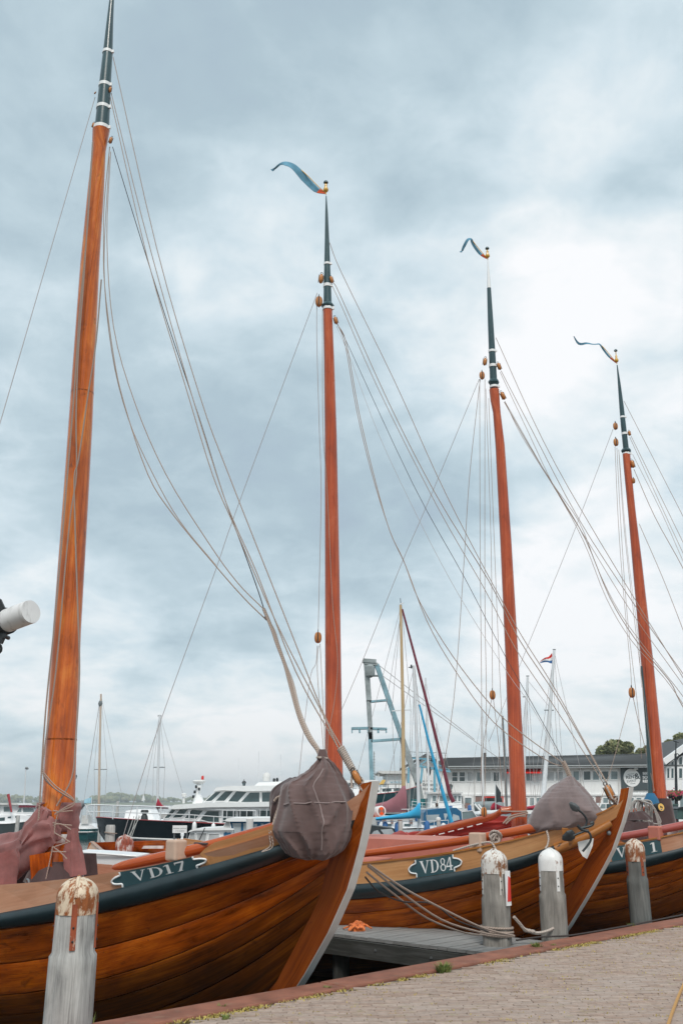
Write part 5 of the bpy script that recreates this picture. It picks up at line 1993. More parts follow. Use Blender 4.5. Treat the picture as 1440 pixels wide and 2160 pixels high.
# ---- mooring lines of the near boat to the jetty bollard
ml = thing('mooring_line', 'pair of hemp mooring lines from the nearest bow down to the roped jetty bollard', 'rope', P(900, 1920, 11.5))
rope(ml, [(777, 1824), (850, 1873), (915, 1908), (1000, 1950), (1040, 1964), (1084, 1974)], 10.4, 12.72, 0.012, 'rope', 'strand')
rope(ml, [(776, 1827), (845, 1882), (930, 1940), (1010, 1966), (1060, 1974), (1084, 1975)], 10.4, 12.72, 0.012, 'rope', 'strand')
rope(ml, [(773, 1840), (830, 1886), (900, 1937), (980, 1968), (1022, 1972)], 10.4, 12.72, 0.011, 'rope', 'strand')
lab(rope(ml, [(770, 1850), (800, 1882), (850, 1902), (912, 1906), (960, 1940), (1030, 1966)], 10.4, 12.7, 0.009, 'roped', 'strand'), 'thin dark line among the hemp ones')
m = MB()
for zz in (0.06, 0.10, 0.145):
    m.torus((p2.x, p2.y + 0.16, zz), 0.192, 0.016, (0.04, 0.02, 1), 24, 6)
obj('turns', m, M['rope'], ml)
rp = thing('mooring_rope', 'thick pale rope slung low between the two white capped jetty bollards', 'rope', P(1110, 1965, 13.2))
rope(rp, [(1083, 1934), (1095, 1948), (1107, 1961), (1129, 1968), (1150, 1965), (1170, 1956), (1186, 1944)], 12.85, 13.3, 0.020, 'ropew', 'strand')
m = MB()
for i in range(3):
    m.ball(P(1108 + i * 7, 1962 + i * 1.5, 13.0), 0.030, 7, 5, (1.3, 1, 0.8))
obj('knot', m, M['ropew'], rp)
cb = MB()
cb.tube([Vector((q.x, q.y, 0.034)) for q in smooth_path([PZ(x, y, 0.03) for x, y in [(1088, 1984), (1140, 1977), (1190, 1975), (1240, 1968), (1330, 1952), (1440, 1930), (1500, 1918)]], 5)], 0.011, 6)
tag(obj('cable', cb, M['roped']), 'thin dark cable lying along the quay capping towards the right edge', 'cable')
orp = MB()
orp.tube([Vector((q.x, q.y, 0.014)) for q in smooth_path([PZ(x, y, 0.0) for x, y in [(1395, 2210), (1410, 2160), (1425, 2118), (1440, 2082), (1460, 2040)]], 4)], 0.013, 6)
tag(obj('orange_rope', orp, M['ropeo']), 'orange rope lying on the bricks at the bottom right corner', 'rope')

# ---- white pole end with chain at the left edge
wp = thing('bowsprit', 'white painted pole end with a chain plate, poking in at the left edge', 'pole', P(0, 1322, 5.6))
a_, b_ = P(-420, 1478, 6.9), P(66, 1290, 5.5)
d = (b_ - a_).normalized()
m = MB()
m.tube([a_, b_ - d * 0.008, b_], [0.068, 0.068, 0.066], 24)
o = obj('pole', m, None or paint('mildewed_white_paint', (0.72, 0.70, 0.69), 0.45, 0.06, 7.0, dirt=(0.10, 0.075, 0.045)), wp)
c = a_.lerp(b_, 0.905)
m = MB()
m.lathe((0, 0, 0), [(0.075, -0.03), (0.078, -0.026), (0.078, 0.026), (0.075, 0.03)], 18)
q = d.to_track_quat('Z', 'Y')
m.v = [tuple(c + q @ Vector(v)) for v in m.v]
obj('iron_band', m, M['iron'], wp)
m = MB()
m.box(c + Vector((0.0, -0.02, -0.095)), (0.032, 0.03, 0.07), m=Matrix.Rotation(0.35, 3, 'Y'))
obj('chain_plate', m, M['iron'], wp)
m = MB()
m.box(c + Vector((-0.03, -0.02, 0.095)), (0.035, 0.03, 0.06), m=Matrix.Rotation(-0.5, 3, 'Y'))
obj('upper_plate', m, M['iron'], wp)
m = MB()
for i in range(3):
    m.torus(c + Vector((-0.02 - 0.035 * i, -0.03, -0.16 - 0.035 * i)), 0.028, 0.009, (0.2 + (i % 2), 1 - (i % 2), 0.3), 12, 6)
m.tube([c + Vector((0.02, -0.05, -0.09)), c + Vector((0.02, 0.03, -0.09))], 0.012, 8)
obj('shackle', m, M['iron'], wp)

# ------------------------------------------------------------------ the marina behind
def prof(px_poly, Y, depth, mat, name, root):
    """a body with the given side outline, as deep as it really is"""
    m = MB()
    m.prism([P(x, y, Y) for x, y in px_poly], (0, depth, 0))
    return obj(name, m, mat, root)


def pane(px_poly, Y, mat, root, name='window', frame=None, fr=1.0):
    """window pane with a real reveal: frame proud of the wall, pane just inside it"""
    pts = [P(x, y, Y) for x, y in px_poly]
    m = MB()
    m.prism([p - Vector((0, 0.015, 0)) for p in pts], (0, 0.03, 0))
    o = obj(name, m, mat, root)
    if frame:
        m = MB()
        k = PXM(Y) * fr
        for i in range(len(pts)):
            a, b = pts[i], pts[(i + 1) % len(pts)]
            off = Vector((0, -0.02 - 0.002 * i, 0))
            m.beam(a + off, b + off, 0.04, k, up=(0, 0, 1) if abs((b - a).normalized().z) < 0.8 else (1, 0, 0))
        obj('frame', m, frame, o)
    return o


def hull_x(root, Yc, st, mat, beam, wline=WATER - 0.3, deck=None, trim=None, name='hull', stripe=None):
    """hull lying along the picture: stations (picture x, sheer y, half-beam fraction, flare inward)"""
    rows, drows, tr = [], [], []
    for (x, y, f, inn) in st:
        hb = beam * f
        top = P(x, y, Yc - hb)
        row = []
        z0, z1 = top.z, wline
        for v in (0, 0.35, 0.7, 1.0):
            sh = inn * v * v
            row.append(Vector((top.x + sh, Yc - hb * (1 - 0.25 * v), z0 + (z1 - z0) * v)))
        for v in (1.0, 0.7, 0.35, 0):
            sh = inn * v * v
            row.append(Vector((top.x + sh, Yc + hb * (1 - 0.25 * v), z0 + (z1 - z0) * v)))
        rows.append(row)
        drows.append([Vector((top.x, Yc - hb * 0.98, z0 - 0.03)), Vector((top.x, Yc, z0 - 0.0)), Vector((top.x, Yc + hb * 0.98, z0 - 0.03))])
        tr.append(Vector((top.x, Yc - hb - 0.012, z0 - 0.01)))
    m = MB()
    m.grid(rows, smooth=True, flip=True)
    m.face([0 + i for i in range(8)])
    b = (len(rows) - 1) * 8
    m.face([b + 7 - i for i in range(8)])
    h = obj(name, m, mat, root, 40)
    m = MB()
    m.grid(drows, smooth=False)
    obj('deck', m, deck or M['dinghyw'], root)
    if trim:
        m = MB()
        m.tube(tr, 0.022, 5)
        obj('trim', m, trim, h)
    if stripe:
        m = MB()
        m.tube([r[0].lerp(r[3], stripe[0]) - Vector((0, 0.03, 0)) for r in rows], stripe[1], 5)
        obj('stripe', m, M['oldwhite'], h)
    return h


def spar_px(root, pts, Y, r, mat, name='mast', r1=None, n=8):
    m = MB()
    q = [P(x, y, Y) for x, y in pts]
    rr_ = [r + ((r1 if r1 is not None else r) - r) * i / (len(q) - 1) for i in range(len(q))]
    m.tube(q, rr_, n)
    return obj(name, m, mat, root)


def stays(root, lines, Y, r=0.012, mat='wire', Y1_=None):
    for a, b in lines:
        m = MB()
        m.tube([P(a[0], a[1], Y), P(b[0], b[1], Y1_ or Y)], r, 4)
        obj('stay', m, M[mat], root)


def rail(root, top, drop, Y, r=0.018, mat='alu', name='guard_rail', mid=True):
    """stainless guard rail: top wire with stanchions"""
    m = MB()
    q = [P(x, y, Y) for x, y in top]
    m.tube(q, r, 5)
    for p in q:
        m.tube([p, p - Vector((0, 0, drop))], r, 5)
    if mid:
        m.tube([p - Vector((0, 0, drop * 0.5)) for p in q], r * 0.7, 4)
    return obj(name, m, M[mat], root)


# --- far shore
sh = MB()
rows = []
for i in range(41):
    x = -900 + i * 45.0
    yy_ = 1500 + 60 * mnoise.noise(Vector((i * 0.3, 0, 0)))
    rows.append([Vector((x, yy_, WATER - 0.3)), Vector((x, yy_ + 12, 1.2)), Vector((x, yy_ + 160, 3.2)), Vector((x, yy_ + 700, 3.5))])
sh.grid(rows, smooth=True, flip=True)
n = NT('far_meadow')
fv = n.noise(n.vec('Object', (0.01, 0.01, 0.3)), 1.0, 4, 0.6)
n.set(Base_Color=n.ramp(fv, [(0.3, (0.10, 0.13, 0.06)), (0.7, (0.19, 0.20, 0.10))]), Roughness=0.95)
kind(obj('far_shore', sh, n.m), 'structure')
n = NT('leaf_mass')
geo = n.node('ShaderNodeNewGeometry')
lv_ = n.noise(n.vec('Object', (1, 1, 1)), 0.25, 3, 0.6)
addn = n.node('ShaderNodeMath', operation='MULTIPLY_ADD')
n.link(geo.outputs['Random Per Island'], addn.inputs[0])
addn.inputs[1].default_value = 0.5
n.link(lv_, addn.inputs[2])
n.set(Base_Color=n.ramp(addn.outputs[0], [(0.3, (0.080, 0.105, 0.045)), (0.6, (0.15, 0.175, 0.075)), (0.95, (0.27, 0.265, 0.125))]), Roughness=0.85)
M['leaf'] = n.m
M['bark'] = paint('tree_bark', (0.07, 0.055, 0.04), 0.9, 0.3, 3.0)
wood_mb = MB()
rr = random.Random(31)


def clump(mb, c, r, rng):
    """one uneven leafy mound, its faces broken and tilted"""
    n_, m_ = 7, 4
    rows = []
    for i in range(m_ + 1):
        t = math.pi * (0.08 + 0.84 * i / m_)
        rows.append([c + Vector((math.sin(t) * math.cos(2 * math.pi * k / n_ + i) * r * rng.uniform(0.75, 1.2), math.sin(t) * math.sin(2 * math.pi * k / n_ + i) * r * rng.uniform(0.75, 1.2), -math.cos(t) * r * rng.uniform(0.7, 1.0))) for k in range(n_)])
    mb.grid(rows, closed=True, caps=True, smooth=False)


x = -760.0
while x < 250:
    hgt = 8 + 9 * max(0, mnoise.noise(Vector((x * 0.010, 3.0, 0))) + 0.35) + 4 * mnoise.noise(Vector((x * 0.05, 0, 0)))
    hgt = max(hgt, 3.5)
    if -420 < x < -395:
        hgt *= 0.4
    for k in range(3):
        r_ = hgt * rr.uniform(0.22, 0.42)
        clump(wood_mb, Vector((x + rr.uniform(-5, 5), 1600 + rr.uniform(-15, 60), 3 + rr.uniform(0.2, 1.0) * (hgt - r_))), r_, rr)
    x += rr.uniform(1.6, 4.0)
kind(obj('far_wood', wood_mb, M['leaf']), 'stuff')

# --- far quay on the right that carries the buildings
fq = MB()
fq.box((62, 110, -0.45), (124, 96, 1.3))
kind(obj('far_quay', fq, M['joint']), 'structure')

# --- main white building with grey roof
YB = 82.0
bl = thing('harbour_building', 'long white boarded building with a dark grey roof beyond the marina', 'building', P(1170, 1735, YB))
prof([(893, 1617), (893, 1735), (1420, 1735), (1420, 1613)], YB, 9, M['siding'], 'wall', bl)
m = MB()
e0, e1 = P(905, 1617.5, YB - 0.7), P(1440, 1613.5, YB - 0.7)
r0, r1 = P(940, 1599, YB + 4.5), P(1440, 1588, YB + 4.5)
b0, b1 = e0 + Vector((0, 11, 0)), e1 + Vector((0, 11, 0))
base = len(m.v)
m.v += [tuple(v) for v in (e0, e1, r1, r0, b0, b1, e0 - Vector((0, 0, 0.16)), e1 - Vector((0, 0, 0.16)), b0 - Vector((0, 0, 0.16)), b1 - Vector((0, 0, 0.16)))]
for f in ((0, 1, 2, 3), (3, 2, 5, 4), (0, 3, 4), (1, 5, 2), (6, 8, 9, 7), (6, 7, 1, 0), (8, 4, 5, 9), (6, 0, 4, 8), (7, 9, 5, 1)):
    m.face([base + i for i in f])
rf = obj('roof', m, M['roof'], bl)
for i in range(9):                           # felt laps on the slope
    f = 0.1 + i * 0.1
    m = MB()
    up_ = Vector((0, -0.03, 0.05))
    m.tube([e0.lerp(r0, f) + up_, e1.lerp(r1, f) + up_], 0.035, 4)
    obj('roof_lap', m, M['roof'], rf)
m = MB()
m.beam(P(905, 1619.5, YB - 0.74), P(1440, 1615.5, YB - 0.74), 0.06, 0.20)
obj('fascia', m, M['white'], bl)
m = MB()
m.beam(P(893, 1677, YB - 0.06), P(1420, 1676, YB - 0.06), 0.10, 0.14)
obj('floor_band', m, M['white'], bl)
for i, x in enumerate(range(897, 1416, 7)):   # board joints on the siding, seen from afar as fine lines
    m = MB()
    a, b = P(x, 1652, YB - 0.02), P(x, 1675, YB - 0.02)
    m.beam(a, b, 0.05, 0.04, up=(0, 1, 0))
    obj('batten', m, M['siding'], bl)
for (x0, x1, y0, y1, g) in [(952, 965, 1628, 1649, 'glass'), (967.5, 980.5, 1628, 1649, 'glass'), (984, 997, 1628, 1649, 'glass3'), (1004, 1018, 1628, 1649, 'glass2'), (1022, 1035, 1628, 1649, 'glass3'), (1039, 1052, 1628, 1649, 'glass'),
                            (1056, 1070, 1628, 1649, 'glass3'), (1108, 1122, 1628, 1648, 'glass2'), (1126, 1146, 1628, 1648, 'glass3'), (1152, 1168, 1627, 1648, 'glass3'), (1170, 1187, 1627, 1648, 'glass3'), (1192, 1204, 1627, 1647, 'glass3'),
                            (1207, 1221, 1626, 1647, 'glass2'), (1229, 1245, 1626, 1646, 'glass'), (1248.5, 1263, 1626, 1646, 'glass2'), (1267, 1283, 1626, 1645, 'glass'), (1286.5, 1302, 1626, 1645, 'glass2')]:
    w = pane([(x0, y0), (x1, y0), (x1, y1), (x0, y1)], YB, M[g], bl, 'window', M['white'], 2.2)
    if x0 < 970:
        m = MB()
        m.beam(P(x0, (y0 + y1) / 2, YB - 0.045), P(x1, (y0 + y1) / 2, YB - 0.045), 0.03, 0.05)
        obj('glazing_bar', m, M['white'], w)
for (x0, x1, y0, y1, g) in [(1000, 1017, 1680, 1696, 'brown'), (1086, 1100, 1680, 1712, 'brown'), (1256, 1266, 1680, 1700, 'brown'), (1304, 1314, 1680, 1692, 'brown'), (1370, 1398, 1680, 1712, 'brown')]:
    prof([(x0, y0), (x1, y0), (x1, y1), (x0, y1)], YB - 0.05, 0.1, M[g], 'panel', bl)
for (x0, x1, y0, y1) in [(1102, 1112, 1682, 1700), (1116, 1126, 1682, 1700), (1130, 1142, 1682, 1700), (1240, 1252, 1682, 1700), (1270, 1282, 1682, 1702), (1286, 1300, 1682, 1702), (1326, 1336, 1682, 1700), (1340, 1352, 1682, 1700), (1356, 1366, 1682, 1700)]:
    pane([(x0, y0), (x1, y0), (x1, y1), (x0, y1)], YB, M['glass2'], bl, 'window', M['white'], 2.0)
prof([(1019, 1680), (1061, 1680), (1061, 1716), (1019, 1716)], YB - 0.08, 0.1, M['red'], 'door_frame', bl)
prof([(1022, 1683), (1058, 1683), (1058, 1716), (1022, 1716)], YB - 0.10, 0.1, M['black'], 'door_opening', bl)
m = MB()
m.prism([P(1068, 1621, YB - 0.05), P(1068, 1630, YB - 0.7), P(1068, 1631.5, YB - 0.7), P(1068, 1623, YB - 0.05)], P(1141, 1621, YB) - P(1068, 1621, YB))
obj('awning', m, M['red'], bl)
sg = prof([(1308, 1618), (1372, 1616), (1372, 1667), (1310, 1667.5)], YB - 0.12, 0.1, M['signgrey'], 'sign_board', bl)
c = P(1331.5, 1640.5, YB - 0.14)
k = PXM(YB)
m = MB()
m.prism([c + Vector((math.cos(t) * 17.6 * k, 0, math.sin(t) * 18.6 * k)) for t in np.linspace(0, 2 * math.pi, 33)[:-1]], (0, -0.02, 0))
obj('sign_disc', m, M['white'], sg)
tx = Vector((math.cos(0.10), 0, math.sin(0.10)))
ty = Vector((-math.sin(0.10), 0, math.cos(0.10)))
m = MB()
cf = c - Vector((0, 0.024, 0))
add_text(m, 'RENT', cf + tx * -12.8 * k + ty * -1.5 * k, tx, ty, 9.4 * k, 0.006)
add_text(m, '&', cf + tx * 6.0 * k + ty * -3.6 * k, tx, ty, 17 * k, 0.01)
add_text(m, 'EVENT', cf + tx * -12.5 * k + ty * -9.2 * k, tx, ty, 7.0 * k, 0.0)
for a in ((-8, 7.6, 6, 7.6), (-6, -12.2, 5, -12.2)):
    m.beam(cf + tx * a[0] * k + ty * a[1] * k, cf + tx * a[2] * k + ty * a[3] * k, 0.01, 0.03)
obj('lettering', m, M['signgrey'], sg)
m = MB()
for i, s in enumerate(('BIKE', 'SCOOT', 'RENT')):
    add_text(m, s, P(1354.5, 1634 + i * 8.2, YB - 0.15), (1, 0, 0), (0, 0, 1), 7.6 * k, 0.012)
obj('lettering', m, M['white'], sg)
for x in (957, 1033, 1178, 1257, 1340):
    m = MB()
    p = P(x, 1622.5, YB - 0.45)
    m.lathe(p, [(0.10, -0.05), (0.20, 0.0), (0.16, 0.09), (0.03, 0.12)], 10)
    obj('eave_lamp', m, M['oldwhite'], bl)
for x in (1000.5, 1149, 1225, 1304):
    m = MB()
    m.tube([P(x, 1618, YB - 0.12), P(x, 1735, YB - 0.12)], 0.05, 6)
    obj('downpipe', m, M['oldwhite'], bl)
m = MB()
m.tube([P(905, 1618.2, YB - 0.82), P(1440, 1614.2, YB - 0.82)], 0.07, 6)
obj('gutter', m, M['galv'], bl)
m = MB()
m.tube([P(1022, 1588, YB + 4), P(1022, 1600, YB + 4)], 0.12, 8)
obj('flue', m, M['iron'], bl)

# --- sailmaker's white gable beside it, with blue gantry in front
sm_ = thing('sailmaker_workshop', 'white workshop wall lettered for a sailmaker, behind the pale blue gantry', 'building', P(900, 1735, 80.5))
prof([(862, 1618), (862, 1735), (939, 1735), (939, 1622)], 80.5, 9, M['siding'], 'wall', sm_)
prof([(858, 1612), (858, 1618), (898, 1596), (944, 1622), (944, 1616), (898, 1589)], 80.0, 10, M['roof'], 'roof', sm_)
prof([(862, 1618), (898, 1598), (939, 1622)], 80.6, 0.3, M['siding'], 'gable', sm_)
m = MB()
k = PXM(80.5)
add_text(m, 'Jan Smeets', P(891, 1648.5, 80.46), (1, 0, 0), (0, 0, 1), 4.6 * k, 0.0)
add_text(m, 'Zeilmakerij', P(890, 1657, 80.46), (1, 0, 0), (0, 0, 1), 7.0 * k, 0.004)
add_text(m, 'Scheepstuigerij', P(885, 1666, 80.46), (1, 0, 0), (0, 0, 1), 7.0 * k, 0.004)
obj('lettering', m, M['signgrey'], sm_)
for i, x in enumerate(range(866, 938, 8)):
    m = MB()
    m.beam(P(x, 1624, 80.47), P(x, 1734, 80.47), 0.05, 0.035, up=(0, 1, 0))
    obj('batten', m, M['siding'], sm_)
gn = thing('boat_gantry', 'pale blue steel boat gantry carrying open letters along its top beam', 'gantry', P(890, 1735, 76))
for (a, b, w) in [((862, 1598), (900, 1601), 4), ((885, 1616), (949, 1628), 4.2), ((886, 1613), (903, 1601), 2.5), ((903, 1601), (918, 1614), 2.5), ((890, 1618), (887, 1652), 4.0), ((916, 1618), (916, 1671), 4.5), ((862, 1619), (861, 1652), 4.5), ((900, 1601), (948, 1625), 1.5)]:
    m = MB()
    m.beam(P(a[0], a[1], 76), P(b[0], b[1], 76), 0.35, w * PXM(76), up=(0, 0, 1) if abs(a[0] - b[0]) > abs(a[1] - b[1]) else (1, 0, 0))
    obj('girder', m, M['gantry'], gn)
k = PXM(76)
p0, p1 = P(872, 1596.5, 75.8), P(942, 1599, 75.8)
dirv = (p1 - p0).normalized()
for i, ch in enumerate('ENS MOTOREN'):
    if ch == ' ':
        continue
    m = MB()
    vs, fs = text_mesh(ch, 13.5 * k, -0.012)
    o_ = p0 + dirv * (i * 6.55 * k)
    b = len(m.v)
    m.v += [tuple(o_ + dirv * v[0] * 0.72 + Vector((0, 0, v[1]))) for v in vs]
    for f in fs:
        m.face([b + q for q in f])
    obj('sign_letter', m, M['cranegrey'], gn)
m = MB()
for dz_ in (-0.5, 10.2):
    m.tube([p0 + Vector((0, 0, dz_ * k)) - dirv * 0.4, p1 + Vector((0, 0, dz_ * k))], 0.022, 4)
obj('letter_rail', m, M['cranegrey'], gn)
m = MB()
p = P(904, 1626, 75.7)
m.lathe(p, [(0.02, -0.42), (0.13, -0.2), (0.20, 0.1), (0.10, 0.3)], 8)
obj('hook', m, M['iron'], gn)

# --- low white shed
shd = thing('quay_shed', 'low white shed with pale blue lettering left of the wooden mast', 'building', P(830, 1735, 78))
prof([(815, 1633), (815, 1735), (862, 1735), (862, 1632)], 78, 7, M['siding'], 'wall', shd)
prof([(797, 1626), (797, 1629), (806, 1632), (862, 1632), (862, 1626)], 77.6, 8, M['oldwhite'], 'roof', shd)
m = MB()
add_text(m, 'W.PRINS', P(822, 1652.5, 77.96), (1, 0, 0), (0, 0, 1), 6.6 * PXM(78), 0.0)
obj('lettering', m, M['gantry'], shd)
m = MB()
m.beam(P(798, 1629, 77.8), P(798, 1640, 77.8), 0.10, 0.10, up=(0, 1, 0))
obj('post', m, M['oldwhite'], shd)

# --- shear-leg crane
cr_ = thing('harbour_crane', 'tall weathered blue A-frame crane rising behind the nearest bow', 'crane', P(810, 1720, 66))
YC = 66.0


def strut(a, b, w, mat, name='strut', dep=0.5):
    m = MB()
    horiz = abs(a[0] - b[0]) > abs(a[1] - b[1])
    m.beam(P(a[0], a[1], YC), P(b[0], b[1], YC), dep, w * PXM(YC, 4), up=(0, 0, 1) if horiz else (1, 0, 0))
    return obj(name, m, mat, cr_)


strut((772, 1395), (778, 1480), 11, M['cranegrey'], 'leg')
strut((777, 1478), (782, 1560), 9.5, M['cranegrey'], 'leg')
strut((780, 1545), (786, 1700), 8, M['craneblue'], 'leg')
strut((794, 1402), (850, 1565), 9.5, M['craneblue'], 'leg')
strut((848, 1560), (882, 1655), 12, M['cranegrey'], 'leg')
strut((880, 1650), (893, 1712), 11, M['cranegrey'], 'leg')
strut((765, 1394), (793, 1396), 8, M['cranegrey'], 'head', 0.7)
strut((768, 1399), (796, 1402), 6, M['cranegrey'], 'head', 0.6)
strut((776, 1425.5), (797, 1425.5), 2.2, M['cranegrey'], 'rung')
strut((779, 1480.5), (816, 1477), 4, M['craneblue'], 'rung')
strut((782, 1563.5), (846, 1559), 5, M['craneblue'], 'rung')
strut((741, 1537), (778, 1536), 5, M['craneblue'], 'cross_arm')
strut((780, 1537), (815.5, 1538), 5, M['craneblue'], 'cross_arm')
for x in (742, 758, 776, 797, 814):
    strut((x, 1538), (x + 0.4, 1546), 3.6 if x not in (742, 814) else 2.2, M['craneblue'], 'bracket')
m = MB()
c = P(780, 1416, YC - 0.2)
m.lathe(c, [(0.10, -0.42), (0.32, -0.3), (0.34, 0.3), (0.15, 0.45)], 10)
obj('hoist_block', m, M['cranegrey'], cr_)
m = MB()
for y in range(1590, 1680, 6):
    m.tube([P(787, y, YC), P(790.5, y, YC)], 0.02, 4)
m.tube([P(788.5, 1585, YC - 0.02), P(791, 1690, YC - 0.02)], 0.022, 4)
obj('ladder', m, M['cranegrey'], cr_)
stays(cr_, [((800, 1404), (1000, 1560)), ((806, 1425), (1052, 1600))], YC, 0.02)

# --- trees behind the building
def leafy_tree(name, label, px, py_top, py_base, halfw, Y, seed, n_leaf, lobes):
    rng = random.Random(seed)
    base = P(px, py_base, Y)
    base.z = 0.2
    t = thing(name, label, 'tree', base, 'trees beyond the harbour building')
    top = P(px, py_top, Y).z
    hw = halfw * PXM(Y, top)
    m = MB()
    m.tube([base, base + Vector((0.1, 0, top * 0.35)), base + Vector((-0.1, 0, top * 0.7))], [0.4, 0.3, 0.12], 8)
    for i in range(6):
        a = rng.uniform(0, 6.28)
        q = base + Vector((0, 0, top * rng.uniform(0.3, 0.55)))
        m.tube([q, q + Vector((math.cos(a) * hw * 0.35, math.sin(a) * hw * 0.35, top * 0.15)), q + Vector((math.cos(a) * hw * 0.65, math.sin(a) * hw * 0.6, top * 0.32))], [0.16, 0.10, 0.03], 5)
    obj('trunk', m, M['bark'], t)
    m = MB()
    cs = []
    for (lx, ly, lr) in lobes:
        c = P(px + lx, ly, Y)
        cs.append((Vector((c.x, Y + rng.uniform(-2, 2), c.z)), lr * PXM(Y, c.z)))
    for i in range(n_leaf):
        c, r = rng.choice(cs)
        d = Vector((rng.gauss(0, 1), rng.gauss(0, 1), rng.gauss(0, 1))).normalized() * r * (rng.uniform(0.3, 1.25) ** 0.6) * (1 + 0.35 * mnoise.noise(Vector((i * 0.0, 0, 0)) + c * 0.3 + Vector((rng.random(), 0, 0))))
        p = c + Vector((d.x, d.y, d.z * 0.85))
        s = rng.uniform(0.12, 0.30)
        nrm = Vector((rng.gauss(0, 1), rng.gauss(0, 1) - 0.3, rng.gauss(0, 1) + 0.6)).normalized()
        a = nrm.cross(Vector((0.3, 0.5, 1))).normalized() * s
        b_ = nrm.cross(a).normalized() * s * 0.7
        k0 = len(m.v)
        m.v += [tuple(p - a), tuple(p + b_), tuple(p + a), tuple(p - b_)]
        m.face((k0, k0 + 1, k0 + 2, k0 + 3))
    obj('crown', m, M['leaf'], t)
    return t


leafy_tree('leafy_tree', 'broad round green tree behind the grey roof left of the farthest mast', 1300, 1560, 1640, 38, 118, 3, 6000,
           [(-22, 1584, 11), (-10, 1575, 13), (4, 1572, 12), (16, 1577, 12), (26, 1585, 9), (-28, 1592, 8), (0, 1588, 16), (14, 1592, 14)])
leafy_tree('leafy_tree', 'low green tree just left of the farthest mast, above the grey roof', 1358, 1575, 1640, 24, 120, 4, 3000,
           [(-14, 1589, 8), (-2, 1584, 9), (8, 1586, 9), (0, 1594, 12), (-22, 1592, 6)])
leafy_tree('leafy_tree', 'green tree at the right edge above the gabled glass house', 1432, 1548, 1640, 34, 112, 5, 5200,
           [(-22, 1570, 10), (-8, 1560, 11), (6, 1558, 12), (20, 1566, 12), (-26, 1584, 9), (0, 1578, 17), (18, 1584, 15), (34, 1572, 12)])

# --- glass gabled house at the right edge
gh = thing('glass_house', 'white framed glazed gable building at the right edge behind the farthest mast', 'building', P(1470, 1735, 81.2))
YG = 81.2
prof([(1403, 1735), (1403, 1620), (1470, 1572), (1537, 1620), (1537, 1735)], YG, 9, M['siding'], 'wall', gh)
m = MB()
for a, b in (((1398, 1608), (1470, 1556)), ((1470, 1556), (1542, 1608))):
    m.beam(P(a[0], a[1], YG - 0.3), P(b[0], b[1], YG - 0.3), 0.5, 0.42)
obj('verge', m, M['white'], gh)
m = MB()
m.prism([P(1396, 1606, YG - 0.1), P(1470, 1552, YG - 0.1), P(1544, 1606, YG - 0.1), P(1470, 1556, YG - 0.1)], (0, 10, 0))
obj('roof', m, M['roof'], gh)
for (x0, x1, y0, y1) in [(1405, 1411, 1620, 1642), (1413.5, 1420, 1620, 1642), (1430, 1438, 1620, 1642), (1441, 1450, 1620, 1642), (1453, 1462, 1620, 1642), (1465, 1475, 1620, 1642)]:
    pane([(x0, y0), (x1, y0), (x1, y1), (x0, y1)], YG, M['glass'], gh, 'window', M['white'], 1.6)
for poly in ([(1405, 1616), (1411, 1616), (1411, 1611)], [(1413.5, 1616), (1420, 1616), (1420, 1603), (1413.5, 1608)], [(1430, 1616), (1438, 1616), (1438, 1594), (1430, 1599)], [(1441, 1616), (1450, 1616), (1450, 1588), (1441, 1592)]):
    pane(poly, YG, M['glass'], gh, 'window', M['white'], 1.6)
prof([(1403, 1667), (1537, 1667), (1537, 1676), (1403, 1676)], YG - 0.08, 0.1, M['brown'], 'brick_band', gh)
for (x0, x1) in [(1412, 1422), (1432, 1441)]:
    pane([(x0, 1680), (x1, 1680), (x1, 1706), (x0, 1706)], YG, M['glass2'], gh, 'window', M['white'], 1.6)

# --- street lamp with flower baskets, bin, van
lp = thing('street_lamp', 'dark lamp post with hanging flower baskets at the right edge', 'street lamp', P(1425, 1735, 62))
m = MB()
m.tube([P(1426, 1735, 62), P(1425, 1660, 62), P(1423.5, 1590, 62)], [0.13, 0.09, 0.07], 8)
obj('post', m, M['lamp'], lp)
m = MB()
m.tube(rope_pts([(1423.5, 1595), (1426, 1590), (1430, 1592), (1429.5, 1599)], 62, 62, 4), 0.03, 5)
m.tube([P(1424, 1590, 62), P(1424.5, 1563, 62)], 0.04, 6)
m.tube([P(1419, 1563, 62), P(1430, 1566, 62)], 0.03, 5)
obj('bracket', m, M['lamp'], lp)
M['flower'] = paint('pink_flowers', (0.60, 0.07, 0.14), 0.7, 0.4, 9.0)
rng = random.Random(8)
for cxp in (1416, 1430):
    m = MB()
    c = P(cxp, 1680, 61.9)
    m.lathe(c, [(0.05, -0.25), (0.20, -0.12), (0.27, 0.05)], 10)
    bk = obj('basket', m, M['lamp'], lp)
    m = MB()
    mm = MB()
    for i in range(160):
        p = c + Vector((rng.gauss(0, 0.15), rng.gauss(0, 0.15), 0.14 + rng.gauss(0, 0.09)))
        (m if rng.random() < 0.55 else mm).ball(p, 0.04, 4, 3)
    obj('flowers', m, M['flower'], bk)
    obj('leaves', mm, M['weed'], bk)
bn_ = thing('waste_bin', 'grey green container with a bright red lower front at the right edge', 'bin', P(1421, 1735, 50))
prof([(1412, 1698), (1429, 1698), (1429, 1716), (1412, 1716)], 50, 0.7, M['rib'], 'body', bn_)
prof([(1415, 1715.5), (1427.5, 1715.5), (1427.5, 1731), (1415, 1731)], 49.9, 0.7, M['red'], 'red_panel', bn_)
prof([(1411, 1696), (1430, 1696), (1430, 1699), (1411, 1699)], 49.95, 0.8, M['green'], 'lid', bn_)
bn2 = thing('dark_container', 'dark green container beside the red fronted one, cut by the right edge', 'container', P(1440, 1735, 49))
